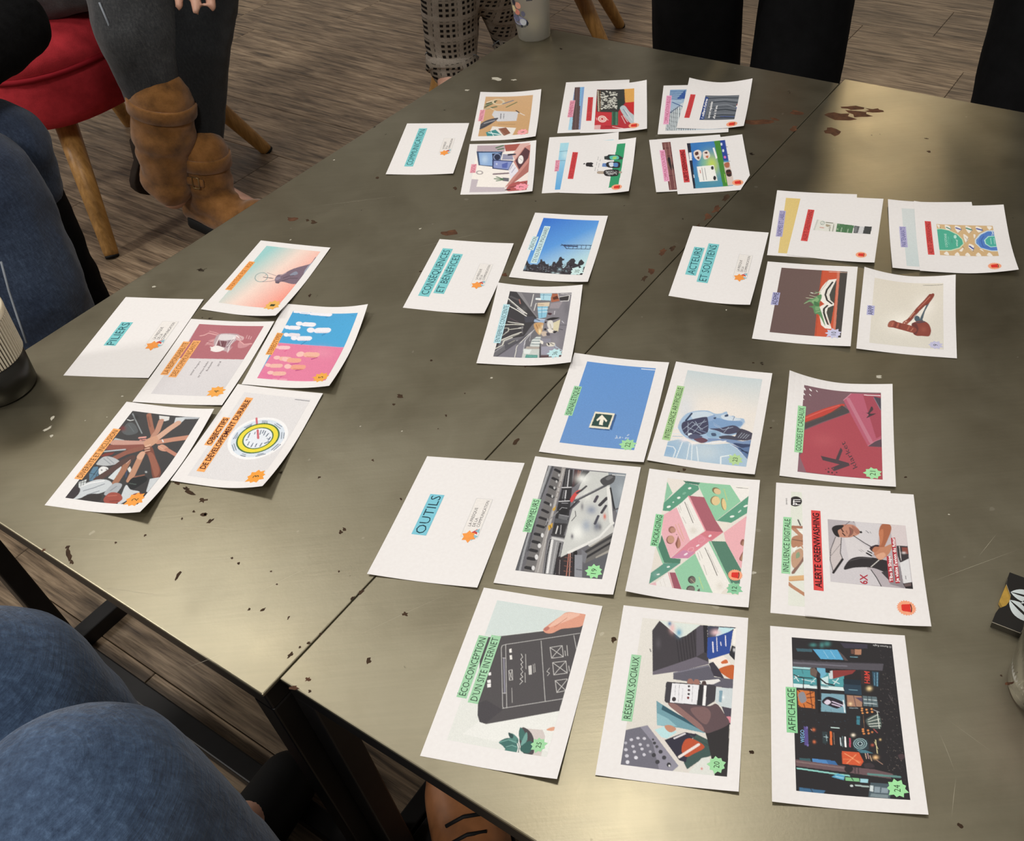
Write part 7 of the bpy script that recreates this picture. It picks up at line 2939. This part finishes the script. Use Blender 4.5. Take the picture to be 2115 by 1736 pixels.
def standing(label, legs, r_top, r_low, face, hips_z=.88, lean=(0, 0)):
    """legs: pairs (low point at knee height, upper point)"""
    (l1, u1), (l2, u2) = [(Vector(a), Vector(b)) for a, b in legs]

    def ext(l, u, z):
        t = (z-l.z)/(u.z-l.z)
        return l + (u-l)*t
    f = Vector(face).normalized()
    z0 = .09
    A1, A2 = ext(l1, u1, z0), ext(l2, u2, z0)
    H1, H2 = ext(l1, u1, hips_z), ext(l2, u2, hips_z)
    hc = mid(H1, H2)
    sd = (H2-H1)
    sd.z = 0
    sd.normalize()
    H1, H2 = hc - sd*.09, hc + sd*.09
    chest = hc + Vector((lean[0], lean[1], .38))
    neck = chest + Vector((lean[0]*.4, lean[1]*.4, .24))
    s1, s2 = chest - sd*.18 + Vector((0, 0, .15)), chest + sd*.18 + Vector((0, 0, .15))
    e1, e2 = s1 - sd*.05 + Vector((0, 0, -.28)), s2 + sd*.05 + Vector((0, 0, -.28))
    w1, w2 = e1 + f*.06 + Vector((0, 0, -.24)), e2 + f*.06 + Vector((0, 0, -.24))
    hd = head_parts(neck, f)
    body = [[(H1, .09), (mid(H1, l1), .06), (l1, .048), (A1, .035)], [(H2, .09), (mid(H2, l2), .06), (l2, .048), (A2, .035)], [(H1, .1), (H2, .1)], [(hc, .1), (chest, .11), (neck, .06)],
            [(s1, .05), (s2, .05)], [(s1, .05), (e1, .038), (w1, .025)], [(s2, .05), (e2, .038), (w2, .025)],
            [(A1, .034), (A1 + f*.14 - Vector((0, 0, .06)), .026)], [(A2, .034), (A2 + f*.14 - Vector((0, 0, .06)), .026)]]
    body += hand_chains(w1, (0, 0, -1), sd, .3, .9) + hand_chains(w2, (0, 0, -1), -sd, .3, .9)
    p = person(label, (hc.x, hc.y, 0), body + hd[0], hd[1], .009)
    add_head_bits(p, hd, M['hair'])
    clothe(p, 'wide_black_trousers', [[(H1, .11), (ext(l1, u1, .62), r_top), (u1, r_top), (l1, r_low), (A1 - Vector((0, 0, .02)), r_low)], [(H2, .11), (ext(l2, u2, .62), r_top), (u2, r_top), (l2, r_low), (A2 - Vector((0, 0, .02)), r_low)],
                                      [(H1, .12), (H2, .12)]], M['black_cloth'], .009, wrinkle=.004, wscale=12, zstretch=.3)
    clothe(p, 'black_jumper', [[(hc + Vector((0, 0, .05)), .14), (chest, .145), (neck - Vector((0, 0, .05)), .085)], [(s1, .065), (s2, .065)],
                               [(s1, .062), (e1, .05), (mid(e1, w1, .85), .04)], [(s2, .062), (e2, .05), (mid(e2, w2, .85), .04)]], M['black_knit'], .01, wrinkle=.003, wscale=22)
    for a in (A1, A2):
        clothe(p, 'shoe', [[(a - Vector((0, 0, .045)), .04), (a + f*.13 - Vector((0, 0, .055)), .032)]], M['black_sole'], .008)
    return p


standing('person in wide black trousers standing beyond the far edge of the left table',
         (((0.2295, 1.8095, 0.3000), (0.2272, 1.7904, 0.4200)), ((0.4008, 1.7068, 0.3000), (0.4215, 1.7442, 0.4200))), .088, .087, (-.3, -1, 0))
standing('person in black trousers standing beyond the far edge of the right table',
         (((0.7782, 1.5581, 0.3000), (0.8080, 1.6183, 0.4200)), ((0.9081, 1.4752, 0.3000), (0.9355, 1.5451, 0.4200))), .082, .080, (-.4, -1, 0))


# --- person in mid-blue jeans, knees at the lower left
def person_blue():
    kA = Vector((-0.3746, 0.2842, 0.4850))
    kB = Vector((-0.4865, 0.3825, 0.4750))
    hA = Vector((-.70, -.16, .47))
    hB = Vector((-.92, -.02, .47))
    sA = kA + Vector((.02, .02, -.40))
    sB = kB + Vector((.01, .01, -.39))
    hc = mid(hA, hB)
    chest = hc + Vector((-.06, -.1, .40))
    neck = chest + Vector((.02, .02, .24))
    sd = (hA-hB).normalized()
    s1, s2 = chest + sd*.18 + Vector((0, 0, .15)), chest - sd*.18 + Vector((0, 0, .15))
    e1, e2 = s1 + sd*.05 + Vector((0, 0, -.28)), s2 - sd*.05 + Vector((0, 0, -.28))
    w1, w2 = hA + Vector((.04, .12, .12)), hB + Vector((.0, .14, .12))
    hd = head_parts(neck, (.4, .9, 0))
    f = Vector((.4, .9, 0)).normalized()
    body = [[(hA, .085), (kA, .055), (mid(kA, sA), .052), (sA, .036), (sA + f*.14 - Vector((0, 0, .05)), .026)], [(hB, .085), (kB, .055), (mid(kB, sB), .052), (sB, .036), (sB + f*.14 - Vector((0, 0, .05)), .026)],
            [(hA, .09), (hB, .09)], [(hc, .1), (chest, .11), (neck, .06)], [(s1, .05), (s2, .05)], [(s1, .05), (e1, .038), (w1, .025)], [(s2, .05), (e2, .038), (w2, .025)]]
    body += hand_chains(w1, f, (0, 0, 1), .4, .9) + hand_chains(w2, f, (0, 0, 1), .4, .9)
    p = person('person in blue jeans seated with knees at the near left table edge', (hc.x, hc.y, 0), body + hd[0], hd[1], .008)
    add_head_bits(p, hd, M['hair'])
    t = clothe(p, 'blue_jeans', [[(hA, .10), (mid(hA, kA, .6), .085), (kA, .078), (mid(kA, sA), .07), (sA, .07)], [(hB, .10), (mid(hB, kB, .6), .085), (kB, .078), (mid(kB, sB), .07), (sB, .07)], [(hA, .105), (hB, .105)]],
               M['blue'], .006, wrinkle=.0022, wscale=18)
    clothe(p, 'jumper', [[(hc + Vector((0, 0, .06)), .14), (chest, .145), (neck - Vector((0, 0, .05)), .085)], [(s1, .065), (s2, .065)],
                         [(s1, .062), (e1, .05), (mid(e1, w1, .85), .04)], [(s2, .062), (e2, .05), (mid(e2, w2, .85), .04)]], M['dark_cloth'], .01, wrinkle=.003, wscale=22)
    for a in (sA, sB):
        clothe(p, 'shoe', [[(a - Vector((0, 0, .03)), .042), (a + f*.14 - Vector((0, 0, .045)), .036)]], M['black_sole'], .007)


person_blue()


# --- brown leather shoe under the near table edge
def lone_shoe():
    c = Vector((-0.2026, 0.4522, 0.0500))
    f = Vector((-.25, .97, 0)).normalized()
    sd = Vector((-f.y, f.x, 0))
    root = empty('leather_shoe', (c.x, c.y, 0))
    tag(root, 'brown leather shoe with black collar under the near edge of the right table', 'shoe')
    up_ = blob('upper', [[(c - f*.16 + Vector((0, 0, .03)), .036), (c - f*.06 + Vector((0, 0, .01)), .040), (c + f*.03, .043), (c + f*.075 - Vector((0, 0, .008)), .034)],
                         [(c - f*.14 + Vector((0, 0, .01)), .04), (c + f*.02 - Vector((0, 0, .005)), .044)]], M['leather'], None, .005, 5)
    child(up_, root)
    bm = bmesh.new()
    prof = [(-.20, .03), (-.12, .036), (-.02, .044), (.05, .046), (.10, .034), (.122, .0)]
    P = [c + f*a + sd*w for a, w in prof] + [c + f*a - sd*w for a, w in prof[::-1][1:]]
    lo = [bm.verts.new((p.x, p.y, .001)) for p in P]
    hi = [bm.verts.new((p.x, p.y, .020)) for p in P]
    n = len(P)
    for i in range(n):
        bm.faces.new((lo[i], lo[(i+1) % n], hi[(i+1) % n], hi[i]))
    bm.faces.new(lo[::-1])
    bm.faces.new(hi)
    bmesh.ops.recalc_face_normals(bm, faces=bm.faces[:])
    child(bm_obj('sole', bm, M['black_sole'], None, False), root)
    child(blob('collar', [[(c - f*.15 + Vector((0, 0, .07)), .044), (c - f*.10 + Vector((0, 0, .05)), .042)]], M['black_cloth'], None, .006, 4), root)
    for k in range(3):
        bm = bmesh.new()
        q = c - f*(.02+.02*k) + Vector((0, 0, .048))
        add_tube(bm, [q - sd*.02 - Vector((0, 0, .006)), q + Vector((0, 0, .002)), q + sd*.02 - Vector((0, 0, .006))], .0022, 8)
        child(bm_obj('lace', bm, M['black_sole'], None, True), root)


lone_shoe()
